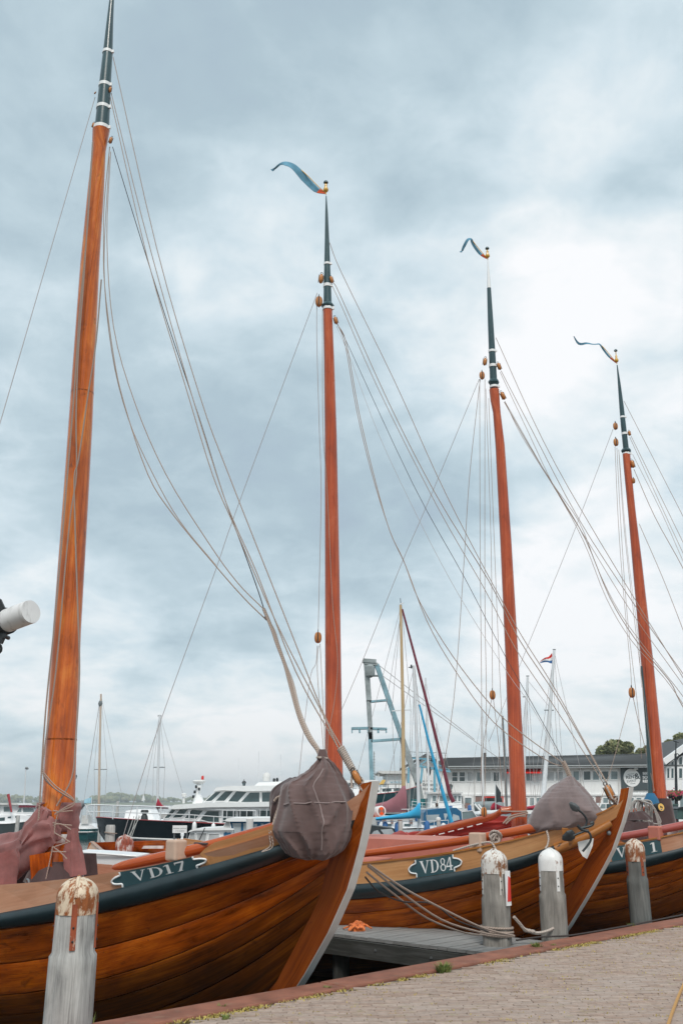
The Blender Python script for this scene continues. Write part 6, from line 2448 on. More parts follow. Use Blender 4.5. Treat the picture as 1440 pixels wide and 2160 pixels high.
prof([(1428, 1708), (1428, 1728), (1470, 1730), (1470, 1704), (1436, 1704)], 48.5, 1.2, M['green'], 'body', bn2)
prof([(1427, 1706), (1436, 1702), (1471, 1702), (1471, 1705)], 48.4, 1.4, M['lamp'], 'lid', bn2)
vn = thing('white_van', 'white van parked in front of the white building, half hidden by the second bow', 'van', P(1285, 1725, 70))
prof([(1258, 1725), (1258, 1705), (1264, 1694), (1312, 1693), (1316, 1700), (1316, 1725)], 70, 1.9, M['white'], 'body', vn)
pane([(1264, 1705), (1268, 1696), (1276, 1696), (1276, 1705)], 70, M['glass2'], vn)
pane([(1278, 1705), (1278, 1696), (1292, 1696), (1292, 1705)], 70, M['glass'], vn)
for x in (1267, 1305):
    m = MB()
    m.tube([P(x, 1724, 69.95), P(x, 1724, 70.25)], 0.33, 14)
    obj('wheel', m, M['lamp'], vn)
prof([(1335, 1694.5), (1339, 1694.5), (1339, 1700), (1335, 1700)], 69.9, 0.1, M['red'], 'tail_light', vn)
prof([(1316, 1725), (1316, 1698), (1340, 1698), (1340, 1725)], 70.1, 1.8, M['white'], 'cargo_body', vn)

# --- sailing ship with two white masts and the red white blue flag
shp = thing('sailing_ship', 'white two masted sailing ship moored before the long white building', 'ship', P(1130, 1730, 64))
hull_x(shp, 64, [(1062, 1712, 0.1, 0.3), (1080, 1716, 0.7, 0), (1130, 1720, 1, 0), (1190, 1722, 1, 0), (1235, 1716, 0.8, 0)], M['white'], 2.4)
spar_px(shp, [(1101, 1715), (1106, 1560), (1112, 1428)], 64, 0.13, M['alu'], 'mast', 0.07)
spar_px(shp, [(1142, 1715), (1155, 1560), (1168, 1372)], 64, 0.17, M['alu'], 'mast', 0.08)
stays(shp, [((1112, 1432), (1085, 1700)), ((1112, 1432), (1130, 1700)), ((1110, 1460), (1092, 1700)), ((1110, 1460), (1120, 1700)), ((1168, 1375), (1120, 1700)), ((1168, 1375), (1192, 1700)), ((1165, 1400), (1135, 1700)), ((1165, 1400), (1180, 1700)),
            ((1160, 1500), (1128, 1700)), ((1158, 1500), (1184, 1700)), ((1168, 1375), (1240, 1700)), ((1112, 1435), (1165, 1500))], 64, 0.013)
for (x, y, w) in [(1112, 1426, 6), (1168, 1370, 6), (1157, 1498, 20), (1105, 1470, 6)]:
    m = MB()
    m.beam(P(x - w / 2, y, 64), P(x + w / 2, y, 64), 0.06, 0.06)
    obj('crosstree', m, M['galv'], shp)
fl = thing('flag', 'red, white and blue flag flying from the taller white mast', 'flag', P(1166, 1377, 64))
for j, mt in enumerate(('red', 'white', 'blue')):
    m = MB()
    rows = []
    for i in range(9):
        f = i / 8
        x = 1163.5 - 24 * f
        top = 1377 + 18 * f ** 0.9 + 2 * math.sin(f * 6)
        bot = 1397 + 1.0 * f * 2 + 1.5 * math.sin(f * 5 + 1)
        row = []
        for q in (j / 3, (j + 1) / 3):
            p = P(x + (3 - 5 * f) * q, top + (bot - top) * q, 64)
            p.y += 0.18 * math.sin(f * 8 + q)
            row.append(p)
        rows.append([row[0], row[1], row[1] + Vector((0, 0.01, 0)), row[0] + Vector((0, 0.01, 0))])
    m.grid(rows, closed=True, smooth=False, caps=True)
    obj('stripe', m, M[mt], fl)

# --- smaller marina boats, right of the near bow
ws = thing('sailing_yacht', 'sailing yacht with a tall pale wooden mast and mauve boom cover', 'sailboat', P(800, 1740, 44))
hull_x(ws, 46, [(736, 1717, 0.6, 0), (780, 1722, 1, 0), (860, 1722, 1, 0), (930, 1717, 0.7, 0), (985, 1708, 0.08, -0.4)], M['oldwhite'], 1.7)
spar_px(ws, [(851, 1722), (849.5, 1500), (844.5, 1276)], 45, 0.10, M['woodmast'], 'mast', 0.06, 10)
for x0, x1, y in [(826, 867, 1498.5), (843, 850, 1273)]:
    m = MB()
    m.beam(P(x0, y + 1, 45), P(x1, y - 1, 45), 0.05, 0.05)
    obj('spreader', m, M['alu'], ws)
m = MB()
rows = []
for i, (x, yt, yb) in enumerate([(736, 1700, 1712), (760, 1697, 1714), (790, 1696, 1715), (815, 1690, 1714), (832, 1680, 1714), (842, 1668, 1714), (848, 1658, 1713), (855, 1656, 1713), (857.5, 1670, 1712)]):
    a, b = P(x, yt, 44.7), P(x, yb, 44.7)
    c = (a + b) / 2
    h = (a.z - b.z) / 2
    rows.append([c + Vector((0, math.cos(t) * (0.20 if i < 6 else 0.14), math.sin(t) * h)) for t in [2 * math.pi * q / 14 for q in range(14)]])
m.grid(rows, closed=True, caps=True)
obj('boom_cover', m, M['mauve'], ws)
spar_px(ws, [(848, 1285), (872, 1375), (905, 1500), (935, 1620), (948, 1675), (956, 1692)], 45, 0.045, M['maroon'], 'furled_jib', 0.10, 8)
stays(ws, [((845, 1280), (735, 1700)), ((846, 1278), (826, 1498)), ((826, 1498), (836, 1716)), ((847, 1278), (866, 1498)), ((866, 1498), (862, 1716)), ((846, 1290), (812, 1500)), ((849, 1500), (838, 1716)), ((850, 1500), (862, 1716))], 45, 0.010)
m = MB()
m.tube([P(845, 1276, 45), P(844, 1262, 45)], 0.015, 4)
obj('aerial', m, M['iron'], ws)

wy = thing('sailing_yacht', 'white sailing yacht with a bright light blue boom cover and furled jib', 'sailboat', P(850, 1760, 36))
hull_x(wy, 37.5, [(770, 1746, 0.7, 0), (800, 1749, 1, 0), (860, 1750, 1, 0), (925, 1746, 0.75, 0), (985, 1740, 0.08, -0.4)], M['dinghyw'], 1.5)
prof([(800, 1748), (806, 1735), (880, 1733), (900, 1746)], 36.6, 1.8, M['dinghyw'], 'coachroof', wy)
for x in (812, 832, 852):
    pane([(x, 1738), (x + 13, 1738), (x + 13, 1743), (x, 1743)], 36.6, M['glass'], wy)
spar_px(wy, [(884, 1745), (880, 1600), (872, 1404)], 36, 0.065, M['alu'], 'mast', 0.05)
m = MB()
m.beam(P(861, 1408, 36), P(873, 1406, 36), 0.03, 0.03)
m.tube([P(867, 1410, 36), P(867, 1402, 36)], 0.03, 5)
obj('masthead_fitting', m, M['iron'], wy)
m = MB()
rows = []
for i, (x, yt, yb) in enumerate([(792, 1724, 1731), (815, 1721, 1729), (840, 1717, 1728), (860, 1713, 1727), (870, 1708, 1726), (878, 1700, 1726), (882, 1694, 1727), (886, 1693, 1727)]):
    a, b = P(x, yt, 35.8), P(x, yb, 35.8)
    c = (a + b) / 2
    h = (a.z - b.z) / 2
    rows.append([c + Vector((0, math.cos(t) * 0.13, math.sin(t) * h)) for t in [2 * math.pi * q / 12 for q in range(12)]])
m.grid(rows, closed=True, caps=True)
obj('boom_cover', m, M['sky'], wy)
spar_px(wy, [(884, 1486), (905, 1570), (930, 1660), (957, 1752)], 36, 0.035, M['sky'], 'furled_jib', 0.075, 8)
stays(wy, [((873, 1406), (795, 1745)), ((873, 1406), (884, 1486)), ((874, 1410), (862, 1745)), ((875, 1410), (902, 1745))], 36, 0.008)
rail(wy, [(790, 1732), (815, 1733), (845, 1733), (880, 1733), (915, 1732), (945, 1730)], 0.30, 36, 0.012)

hb_ = thing('motor_boat', 'open motor boat under a black folding hood, right beside the nearest stem', 'motorboat', P(805, 1785, 27))
hull_x(hb_, 28, [(758, 1781, 0.8, 0), (790, 1780, 1, 0), (835, 1776, 0.9, 0), (873, 1762, 0.1, -0.3)], M['oldwhite'], 1.1, trim=M['redtrim'])
prof([(764, 1748), (784, 1741), (812, 1745), (830, 1747), (840, 1768), (766, 1772)], 27.2, 1.6, M['blackcan'], 'hood', hb_)
pane([(776, 1769), (788, 1753), (796, 1751), (808, 1766)], 27.2, M['clear'], hb_)
pane([(802, 1750), (826, 1748), (834, 1762), (812, 1764)], 27.2, M['clear'], hb_)

bc_ = thing('motor_boat', 'white motor boat with a large blue canvas canopy and clear windows', 'motorboat', P(950, 1765, 40))
hull_x(bc_, 41.5, [(885, 1748, 0.85, 0), (930, 1749, 1, 0), (990, 1747, 0.9, 0), (1040, 1741, 0.1, -0.4)], M['dinghyw'], 1.4, stripe=(0.12, 0.03))
prof([(892, 1744), (893, 1715), (898, 1709), (925, 1706), (962, 1704), (972, 1712), (975, 1738), (965, 1744)], 40.2, 2.4, M['bluecan'], 'canopy', bc_)
pane([(898, 1719), (926, 1718), (922, 1732), (900, 1738)], 40.2, M['clear'], bc_)
pane([(935, 1716), (945, 1716), (938, 1731)], 40.2, M['clear'], bc_)
pane([(955, 1717), (967, 1721), (969, 1729), (952, 1733)], 40.2, M['clear'], bc_)
pane([(973, 1712), (996, 1710), (1008, 1728), (974, 1729)], 40.3, M['glass2'], bc_, 'windscreen', M['white'], 1.2)
prof([(965, 1744), (973, 1729), (1010, 1728), (1035, 1742)], 40.3, 2.2, M['dinghyw'], 'foredeck', bc_)
rail(bc_, [(886, 1741), (910, 1742), (940, 1741), (966, 1741)], 0.25, 40.0, 0.013)

mw = thing('motor_boat', 'white motor cruiser with dark teal side windows behind the hanging pulley block', 'motorboat', P(1050, 1740, 46))
hull_x(mw, 47.5, [(995, 1735, 0.1, 0.3), (1020, 1737, 0.8, 0), (1060, 1738, 1, 0), (1110, 1737, 1, 0)], M['dinghyw'], 1.5)
prof([(1006, 1735), (1010, 1718), (1020, 1713), (1082, 1709), (1100, 1712), (1100, 1736)], 46.2, 2.6, M['dinghyw'], 'cabin', mw)
pane([(1011, 1719), (1016, 1718), (1016, 1728), (1013, 1729)], 46.2, M['glass'], mw)
pane([(1024, 1718), (1049, 1716), (1045, 1728), (1024, 1729)], 46.2, M['glass'], mw)
pane([(1056, 1714), (1078, 1711), (1084, 1726), (1052, 1728)], 46.2, M['clear'], mw)
prof([(1007, 1718), (1010, 1714), (1082, 1708), (1082, 1712)], 46.1, 2.8, M['white'], 'roof', mw)

cb_ = thing('sailing_yacht', 'yacht with a crimson boom cover to the left of the third mast', 'sailboat', P(1060, 1730, 52))
hull_x(cb_, 53.5, [(1015, 1716, 0.7, 0), (1050, 1718, 1, 0), (1100, 1718, 1, 0), (1140, 1714, 0.6, 0), (1160, 1710, 0.1, -0.3)], M['oldwhite'], 1.4)
m = MB()
rows = []
for i, (x, yt, yb) in enumerate([(1034, 1702, 1711), (1038, 1695, 1711), (1043, 1692, 1711), (1049, 1697, 1710), (1058, 1700, 1709), (1075, 1702, 1709), (1100, 1703, 1709), (1130, 1698, 1709)]):
    a, b = P(x, yt, 52), P(x, yb, 52)
    c = (a + b) / 2
    h = (a.z - b.z) / 2
    rows.append([c + Vector((0, math.cos(t) * 0.17, math.sin(t) * h)) for t in [2 * math.pi * q / 12 for q in range(12)]])
m.grid(rows, closed=True, caps=True)
obj('boom_cover', m, M['crimson'], cb_)
spar_px(cb_, [(1068, 1715), (1064, 1600), (1059, 1510)], 52, 0.07, M['galv'], 'mast', 0.05)
stays(cb_, [((1059, 1512), (1040, 1712)), ((1059, 1512), (1082, 1712))], 52, 0.009)
fg = thing('flag', 'small dark pennant on a staff before the red framed doorway', 'flag', P(1050, 1700, 52))
m = MB()
m.prism([P(1044, 1652, 51.5), P(1056, 1672, 51.5), P(1055, 1690, 51.5), P(1045, 1694, 51.5)], (0, 0.02, 0))
obj('cloth', m, M['blackcan'], fg)
m = MB()
m.tube([P(1044, 1650, 51.48), P(1045, 1712, 51.48)], 0.02, 5)
obj('staff', m, M['alu'], fg)

wb_ = thing('wheelhouse_boat', 'white boat with an upright wheelhouse moored before the sailmaker wall', 'boat', P(940, 1735, 56))
hull_x(wb_, 57.5, [(866, 1701, 0.1, 0.4), (890, 1704, 0.8, 0), (940, 1706, 1, 0), (1005, 1705, 1, 0), (1040, 1702, 0.7, 0)], M['dinghyw'], 1.7)
prof([(906, 1704), (908, 1674), (972, 1674), (974, 1704)], 56.2, 2.4, M['white'], 'wheelhouse', wb_)
prof([(902, 1674), (903, 1670.5), (975, 1670.5), (976, 1674)], 56.0, 2.8, M['oldwhite'], 'roof', wb_)
for x0, x1 in ((911, 920), (926, 935), (940, 949), (956, 963), (965, 971)):
    pane([(x0, 1678), (x1, 1678), (x1, 1691), (x0, 1691)], 56.2, M['glass2'], wb_, 'window', M['white'], 1.3)
pane([(979, 1682), (994, 1682), (994, 1698), (979, 1698)], 56.5, M['glass2'], wb_, 'window', M['white'], 1.3)
prof([(976, 1704), (976, 1679), (998, 1679), (998, 1704)], 56.5, 1.8, M['oldwhite'], 'cabin', wb_)
rb = thing('inflatable_boat', 'grey inflatable boat hung on white davits left of the crimson boom cover', 'dinghy', P(1030, 1708, 54))
spar_px(rb, [(1000, 1700), (1012, 1698), (1040, 1697), (1062, 1699)], 54, 0.20, M['rib'], 'tube', 0.16, 10)
spar_px(rb, [(1000, 1706), (1014, 1704), (1040, 1703), (1060, 1704)], 54.2, 0.14, M['rib'], 'tube', 0.12, 10)
for a, b in (((1000, 1696), (1018, 1716)), ((1008, 1697), (1024, 1716))):
    spar_px(rb, [a, b], 53.7, 0.05, M['white'], 'davit')

bk_ = thing('ship', 'large dark hulled ship with white superstructure behind the mauve boom cover', 'ship', P(800, 1725, 60))
hull_x(bk_, 62, [(700, 1674, 0.9, 0), (790, 1675, 1, 0), (830, 1671, 1, 0), (862, 1664, 0.75, 0), (887, 1656, 0.1, -0.6)], M['hullgreen'], 2.2, trim=M['redtrim'])
prof([(730, 1675), (732, 1650), (775, 1648), (778, 1662), (810, 1660), (848, 1659), (856, 1668), (850, 1673)], 60.5, 3, M['white'], 'superstructure', bk_)
prof([(726, 1651), (728, 1646), (796, 1645), (800, 1651)], 60.3, 3.4, M['white'], 'upper_deck', bk_)
for poly in ([(736, 1652), (746, 1652), (746, 1661), (736, 1661)], [(764, 1652), (774, 1652), (774, 1658), (764, 1658)], [(742, 1663), (752, 1663), (752, 1668), (742, 1668)], [(756, 1663), (766, 1663), (766, 1668), (756, 1668)], [(806, 1664), (825, 1663), (825, 1669), (806, 1670)], [(830, 1663), (842, 1662), (845, 1668), (830, 1669)], [(792, 1666), (799, 1666), (799, 1671), (792, 1671)]):
    pane(poly, 60.5, M['glass'], bk_)
prof([(799, 1655), (806, 1645), (813, 1645), (808, 1656)], 60.6, 0.4, M['yellow'], 'boarding_ladder', bk_)
rail(bk_, [(802, 1655), (818, 1654), (834, 1654), (850, 1654)], 0.5, 60.3, 0.02, 'iron')
tb = thing('moored_boat', 'small teal covered boat at the foot of the grey crane leg', 'boat', P(900, 1710, 58))
hull_x(tb, 59, [(862, 1700, 0.8, 0), (900, 1701, 1, 0), (914, 1699, 0.3, 0)], M['hullgreen'], 1.0)
prof([(864, 1700), (867, 1686), (905, 1684), (911, 1700)], 58.2, 1.5, M['hullteal'], 'cover', tb)

for (root_, pts_, Y_) in ((wy, [(812, 1752), (838, 1753), (900, 1750)], 35.9), (bc_, [(900, 1752), (935, 1753), (985, 1752)], 39.9), (mw, [(1030, 1742), (1065, 1742)], 45.9), (wb_, [(915, 1709), (950, 1710), (990, 1710)], 55.7), (ws, [(765, 1727), (800, 1728), (880, 1727)], 44.2)):
    for x_, y_ in pts_:
        m = MB()
        p = P(x_, y_, Y_)
        m.lathe(p, [(0.03, -0.30), (0.09, -0.25), (0.11, 0), (0.09, 0.25), (0.03, 0.30)], 8)
        obj('fender', m, M['oldwhite'] if x_ % 2 else M['blue'], root_)
rail(ws, [(738, 1703), (770, 1707), (800, 1707), (860, 1707), (920, 1703), (975, 1696)], 0.32, 44.6, 0.014)
rail(mw, [(1000, 1722), (1012, 1728), (1012, 1729)], 0.25, 46.0, 0.014)
rail(wb_, [(868, 1690), (890, 1693), (905, 1694)], 0.35, 55.9, 0.016)
rail(bk_, [(705, 1664), (728, 1665), (760, 1665), (790, 1665)], 0.5, 59.8, 0.02, 'alu')
m = MB()
for x_, y_, w_ in ((810, 1733, 7), (826, 1734, 5), (843, 1733, 8), (866, 1734, 6)):
    m.box(P(x_, y_, 36.8), (w_ * PXM(36.8), 0.5, 0.12))
obj('deck_gear', m, M['brown'], wy)
m = MB()
for x_, y_, w_ in ((920, 1700, 6), (985, 1700, 9), (1004, 1701, 5)):
    m.box(P(x_, y_, 56.4), (w_ * PXM(56.4), 0.4, 0.3))
obj('deck_gear', m, M['brown'], wb_)
for (x0_, y0_, x1_, y1_, Y_, mt_) in ((905, 1690, 897, 1430, 58, 'alu'), (1018, 1705, 1016, 1500, 60, 'alu'), (925, 1700, 920, 1525, 62, 'alu')):
    yt = thing('sailing_yacht', {905: 'slim bare masted yacht just right of the light blue furled jib, its hull hidden', 1018: 'bare masted yacht behind the red framed doorway, its hull hidden', 925: 'shorter bare masted yacht behind the maroon furled jib, its hull hidden'}[x0_], 'sailboat', P(x0_, 1712, Y_))
    hull_x(yt, Y_ + 1.4, [(x0_ - 40, 1709, 0.7, 0), (x0_ - 10, 1710, 1, 0), (x0_ + 25, 1709, 0.8, 0), (x0_ + 48, 1705, 0.08, -0.3)], M['dinghyw'], 1.2)
    spar_px(yt, [(x0_, y0_ + 15), (x1_, y1_)], Y_, 0.06, M[mt_], 'mast', 0.045)
    stays(yt, [((x1_, y1_ + 3), (x0_ - 36, 1706)), ((x1_, y1_ + 3), (x0_ + 44, 1704)), ((x1_, y1_ + 3), (x0_ - 6, 1708)), ((x1_, y1_ + 3), (x0_ + 8, 1708))], Y_, 0.008)

# --- left side: motor yacht with black hull
my = thing('motor_yacht', 'large motor yacht with a glossy black hull and two white decks of slanting windows', 'yacht', P(420, 1800, 48))
YM = 48.0
hull_x(my, 51.2, [(203, 1723, 0.04, 1.6), (222, 1724, 0.30, 0.9), (250, 1726, 0.55, 0.4), (300, 1729, 0.85, 0.1), (360, 1732, 1, 0), (470, 1737, 1, 0), (640, 1738, 1, 0), (760, 1736, 0.95, 0)], M['hullblack'], 3.0, trim=M['redtrim'], stripe=(0.42, 0.05))
prof([(343, 1731), (372, 1700), (382, 1697), (640, 1697), (760, 1697), (760, 1737), (470, 1737), (440, 1733)], YM + 0.5, 4.6, M['dinghyw'], 'lower_cabin', my)
prof([(354, 1705), (368, 1697.5), (440, 1693), (640, 1690), (770, 1690), (770, 1699), (440, 1703), (368, 1707)], YM + 0.15, 5.2, M['white'], 'side_deck', my)
prof([(428, 1694), (455, 1669), (470, 1664), (640, 1662), (760, 1664), (760, 1694)], YM + 0.9, 4.0, M['dinghyw'], 'wheelhouse', my)
prof([(450, 1669), (456, 1661), (480, 1658), (560, 1657), (640, 1656), (740, 1658), (740, 1666), (640, 1667), (530, 1669), (470, 1667)], YM + 0.6, 4.6, M['white'], 'roof', my)
prof([(536, 1658), (545, 1650), (640, 1647), (680, 1650), (690, 1658)], YM + 1.2, 3.2, M['white'], 'flybridge', my)
for poly in ([(345, 1727), (363, 1707), (374, 1706.5), (357, 1726)], [(363, 1725.5), (380, 1706.5), (399, 1706.5), (383, 1725)], [(389, 1726), (405, 1707), (430, 1709), (414, 1728)],
             [(422, 1729), (437, 1710), (463, 1710), (463, 1735), (440, 1734)], [(468, 1710), (498, 1709.5), (498, 1731), (468, 1736)], [(502, 1709.5), (537, 1709), (537, 1724), (502, 1724)], [(545, 1709), (575, 1709), (575, 1724), (545, 1724)]):
    pane(poly, YM + 0.5, M['glass'], my, 'window', M['white'], 1.5)
for poly in ([(431, 1691), (455, 1670), (469, 1669), (447, 1690)], [(453, 1690), (475, 1668.5), (494, 1668), (474, 1690)], [(480, 1691), (499, 1668), (522, 1670), (502, 1692)],
             [(507, 1692.5), (527, 1671), (548, 1670.5), (548, 1692.5)], [(552, 1670.5), (572, 1670), (572, 1692.5), (552, 1692.5)], [(577, 1670), (600, 1670), (600, 1692.5), (577, 1692.5)]):
    pane(poly, YM + 0.9, M['glass'], my, 'window', M['white'], 1.4)
m = MB()
m.prism([P(x, y, YM + 2) for x, y in [(406, 1695), (412, 1672), (414, 1657), (424, 1657), (421, 1675), (428, 1690), (426, 1695)]], (0, 0.5, 0))
rm = obj('radar_mast', m, M['white'], my)
m = MB()
m.lathe(P(420, 1651, YM + 2.2), [(0.10, -0.10), (0.30, 0.0), (0.32, 0.07), (0.26, 0.13)], 14)
obj('radar', m, M['oldwhite'], rm)
m = MB()
m.tube([P(428, 1660, YM + 2.2), P(428.5, 1634, YM + 2.2)], 0.02, 5)
obj('aerial', m, M['alu'], rm)
m = MB()
m.lathe(P(427.5, 1641, YM + 2.2), [(0.06, -0.08), (0.07, 0.0), (0.05, 0.1)], 8)
obj('red_light', m, M['red'], rm)
for x, y in ((414, 1659), (420, 1664), (411, 1670), (408, 1680)):
    m = MB()
    m.lathe(P(x, y, YM + 1.9), [(0.05, -0.08), (0.06, 0.0), (0.05, 0.06)], 8)
    obj('lantern', m, M['iron'], rm)
m = MB()
m.lathe(P(562, 1648, YM + 2), [(0.18, 0.0), (0.20, 0.18), (0.18, 0.32), (0.10, 0.40), (0.02, 0.43)], 14)
obj('satellite_dome', m, M['oldwhite'], my)
for x, y in ((578, 1643), (584.5, 1642)):
    m = MB()
    m.lathe(P(x, y + 3, YM + 2), [(0.05, -0.1), (0.07, 0.02), (0.04, 0.1)], 8)
    obj('horn', m, M['iron'], my)
m = MB()
m.lathe(P(388, 1681, YM + 1.2), [(0.06, -0.3), (0.06, 0.0), (0.13, 0.02), (0.13, 0.14), (0.05, 0.18)], 10)
obj('searchlight', m, M['oldwhite'], my)
rail(my, [(185, 1699), (200, 1697.5), (240, 1699), (290, 1700), (340, 1702), (400, 1704), (470, 1709), (540, 1710)], 0.62, YM + 0.25, 0.03)
prof([(262, 1728), (266, 1710), (290, 1707), (318, 1708), (326, 1729)], YM + 2.2, 1.8, M['dinghyw'], 'fore_hatch', my)
m = MB()
m.lathe(P(305, 1722, YM + 1.2), [(0.2, -0.25), (0.16, 0), (0.10, 0.1), (0.2, 0.2), (0.16, 0.3)], 10)
obj('windlass', m, M['iron'], my)
for a, b in (((283, 1722), (268, 1765)), ((288, 1722), (275, 1765)), ((294, 1720), (277, 1768)), ((296, 1722), (272, 1764))):
    m = MB()
    m.tube([P(a[0], a[1], YM), P(b[0], b[1], YM - 2)], 0.018, 5)
    obj('mooring_line', m, M['ropeg'], my)

def fender(root, px, py, Y, mat='white', r=0.11, h=0.5):
    m = MB()
    p = P(px, py, Y)
    m.lathe(p, [(0.03, -h / 2 - 0.06), (r * 0.8, -h / 2), (r, -h / 4), (r, h / 4), (r * 0.8, h / 2), (0.03, h / 2 + 0.06)], 10)
    m.tube([p + Vector((0, 0, h / 2)), p + Vector((0, 0, h / 2 + 0.35))], 0.012, 4)
    return obj('fender', m, M[mat], root)


for x, y in ((410, 1748), (450, 1751), (505, 1752)):
    fender(my, x, y, YM - 0.1)
m = MB()
for i in range(7):
    p = P(478 + i * 14, 1738, YM - 0.05)
    m.tube([p, p + Vector((0, 0, 0.65))], 0.018, 5)
q = [P(470, 1724, YM - 0.05), P(570, 1723, YM - 0.05)]
m.tube(q, 0.02, 5)
q = [P(470, 1731, YM - 0.05), P(570, 1730, YM - 0.05)]
m.tube(q, 0.014, 5)
obj('side_rail', m, M['alu'], my)
for a, b in (((505, 1646), (503, 1600)), ((545, 1648), (546, 1585)), ((590, 1648), (593, 1592))):
    m = MB()
    m.tube([P(a[0], a[1], YM + 2), P(b[0], b[1], YM + 2)], 0.014, 4)
    obj('aerial', m, M['alu'], my)

# second mast with crimson cover, white
s2 = thing('sailing_yacht', 'white masted yacht with a small crimson boom cover beyond the black hulled yacht', 'sailboat', P(320, 1715, 62))
hull_x(s2, 64, [(270, 1712, 0.1, 0.3), (300, 1714, 0.8, 0), (350, 1716, 1, 0), (400, 1715, 0.9, 0)], M['oldwhite'], 1.4)
spar_px(s2, [(332, 1714), (334, 1620), (337.5, 1508)], 62, 0.09, M['alu'], 'mast', 0.06)
m = MB()
rows = []
for i, (x, yt, yb) in enumerate([(330, 1695, 1705), (333, 1683, 1706), (337, 1690, 1706), (343, 1699, 1706), (356, 1702, 1706)]):
    a, b = P(x, yt, 61.8), P(x, yb, 61.8)
    c = (a + b) / 2
    h = (a.z - b.z) / 2
    rows.append([c + Vector((0, math.cos(t) * 0.17, math.sin(t) * h)) for t in [2 * math.pi * q / 10 for q in range(10)]])
m.grid(rows, closed=True, caps=True)
obj('boom_cover', m, M['crimson'], s2)
m = MB()
m.beam(P(324, 1618.5, 62), P(348, 1618.5, 62), 0.05, 0.05)
m.beam(P(333, 1510, 62), P(341, 1510, 62), 0.05, 0.05)
obj('spreader', m, M['galv'], s2)
stays(s2, [((337, 1510), (302, 1690)), ((337, 1510), (324, 1618)), ((324, 1618), (322, 1710)), ((338, 1510), (348, 1618)), ((348, 1618), (344, 1710)), ((338, 1510), (395, 1705))], 62, 0.010)
m = MB()
m.prism([P(303, 1673, 61.5), P(306, 1688, 61.5), P(299, 1690, 61.5)], (0, 0.04, 0))
obj('furled_tail', m, M['white'], s2)

# teal sailboat with wooden mast and grey boom cover
gs = thing('sailing_yacht', 'teal hulled sailing yacht with a thin wooden mast and grey boom canvas', 'sailboat', P(185, 1766, 74))
hull_x(gs, 75.5, [(90, 1749, 0.8, 0), (140, 1750, 1, 0), (185, 1750, 0.9, 0), (214, 1748, 0.15, -0.5)], M['hullteal'], 1.6, stripe=(0.18, 0.05))
prof([(110, 1750), (116, 1737), (190, 1738), (206, 1748)], 74.4, 2, M['dinghyw'], 'coachroof', gs)
prof([(172, 1738), (173, 1720), (186, 1719), (187, 1738)], 74.3, 1.2, M['oldwhite'], 'hatch', gs)
spar_px(gs, [(208.5, 1745), (210.5, 1600), (213.5, 1464)], 74.5, 0.10, M['palemast'], 'mast', 0.07)
m = MB()
m.beam(P(199, 1623, 74.5), P(226, 1623, 74.5), 0.05, 0.05)
m.lathe(P(212, 1484, 74.5), [(0.1, -0.2), (0.16, 0), (0.1, 0.2)], 8)
obj('spreader', m, M['galv'], gs)
stays(gs, [((213, 1466), (185, 1640)), ((213, 1466), (199, 1623)), ((214, 1466), (226, 1623)), ((214, 1468), (260, 1690)), ((213, 1470), (170, 1735)), ((226, 1623), (218, 1740)), ((199, 1623), (203, 1740))], 74.5, 0.011)
m = MB()
rows = []
for i, (x, yt, yb) in enumerate([(150, 1703, 1745), (160, 1695, 1740), (170, 1690, 1712), (178, 1688, 1702), (181, 1690, 1696)]):
    a, b = P(x, yt, 74.2), P(x, yb, 74.2)
    c = (a + b) / 2
    h = (a.z - b.z) / 2
    rows.append([c + Vector((0, math.cos(t) * 0.3, math.sin(t) * h)) for t in [2 * math.pi * q / 12 for q in range(12)]])
m.grid(rows, closed=True, caps=True)
obj('boom_canvas', m, M['greycan'], gs)
rail(gs, [(176, 1697), (180, 1697), (192, 1722)], 0.0001, 74.0, 0.03, 'alu', 'pulpit', False)
fg2 = thing('flag', 'small pale blue flag near the bow rail of the black hulled yacht', 'flag', P(192, 1722, 56))
m = MB()
rows = []
for i in range(6):
    f = i / 5
    p, q = P(193.5 - 15 * f, 1681 + 6 * f, 56), P(193 - 15 * f, 1694 + 0.5 * f, 56)
    o_ = Vector((0, 0.08 * math.sin(f * 6), 0))
    rows.append([p + o_, q + o_, q + o_ + Vector((0, 0.01, 0)), p + o_ + Vector((0, 0.01, 0))])
m.grid(rows, closed=True, caps=True, smooth=False)
M['paleblue'] = paint('pale_blue_flag_cloth', (0.42, 0.68, 0.80), 0.7, 0.2, 2.0)
obj('cloth', m, M['paleblue'], fg2)
m = MB()
m.tube([P(194, 1680, 56), P(192.5, 1722, 56)], 0.02, 5)
obj('staff', m, M['alu'], fg2)

# grey cruiser at the far left
gc = thing('motor_cruiser', 'grey hulled motor cruiser with white cabin at the left edge', 'motorboat', P(40, 1770, 68))
hull_x(gc, 70, [(-120, 1738, 0.9, 0), (-40, 1738, 1, 0), (20, 1737, 1, 0), (60, 1732, 0.8, 0), (92, 1722, 0.3, -0.2), (104, 1718, 0.05, -0.5)], M['hullgrey'], 2.0, trim=M['oldwhite'], stripe=(0.93, 0.06))
prof([(-120, 1738), (-120, 1720), (40, 1719), (70, 1722), (86, 1725), (60, 1733), (0, 1738)], 68.4, 3, M['dinghyw'], 'lower_cabin', gc)
prof([(-120, 1720), (-120, 1696), (30, 1696), (40, 1699), (82, 1701), (86, 1720)], 68.7, 2.6, M['dinghyw'], 'upper_cabin', gc)
prof([(-122, 1697), (-120, 1693.5), (36, 1694.5), (40, 1698)], 68.4, 3.2, M['oldwhite'], 'roof', gc)
prof([(39, 1703), (41, 1699), (88, 1699), (86, 1703)], 68.5, 2.9, M['maroon'], 'screen_top', gc)
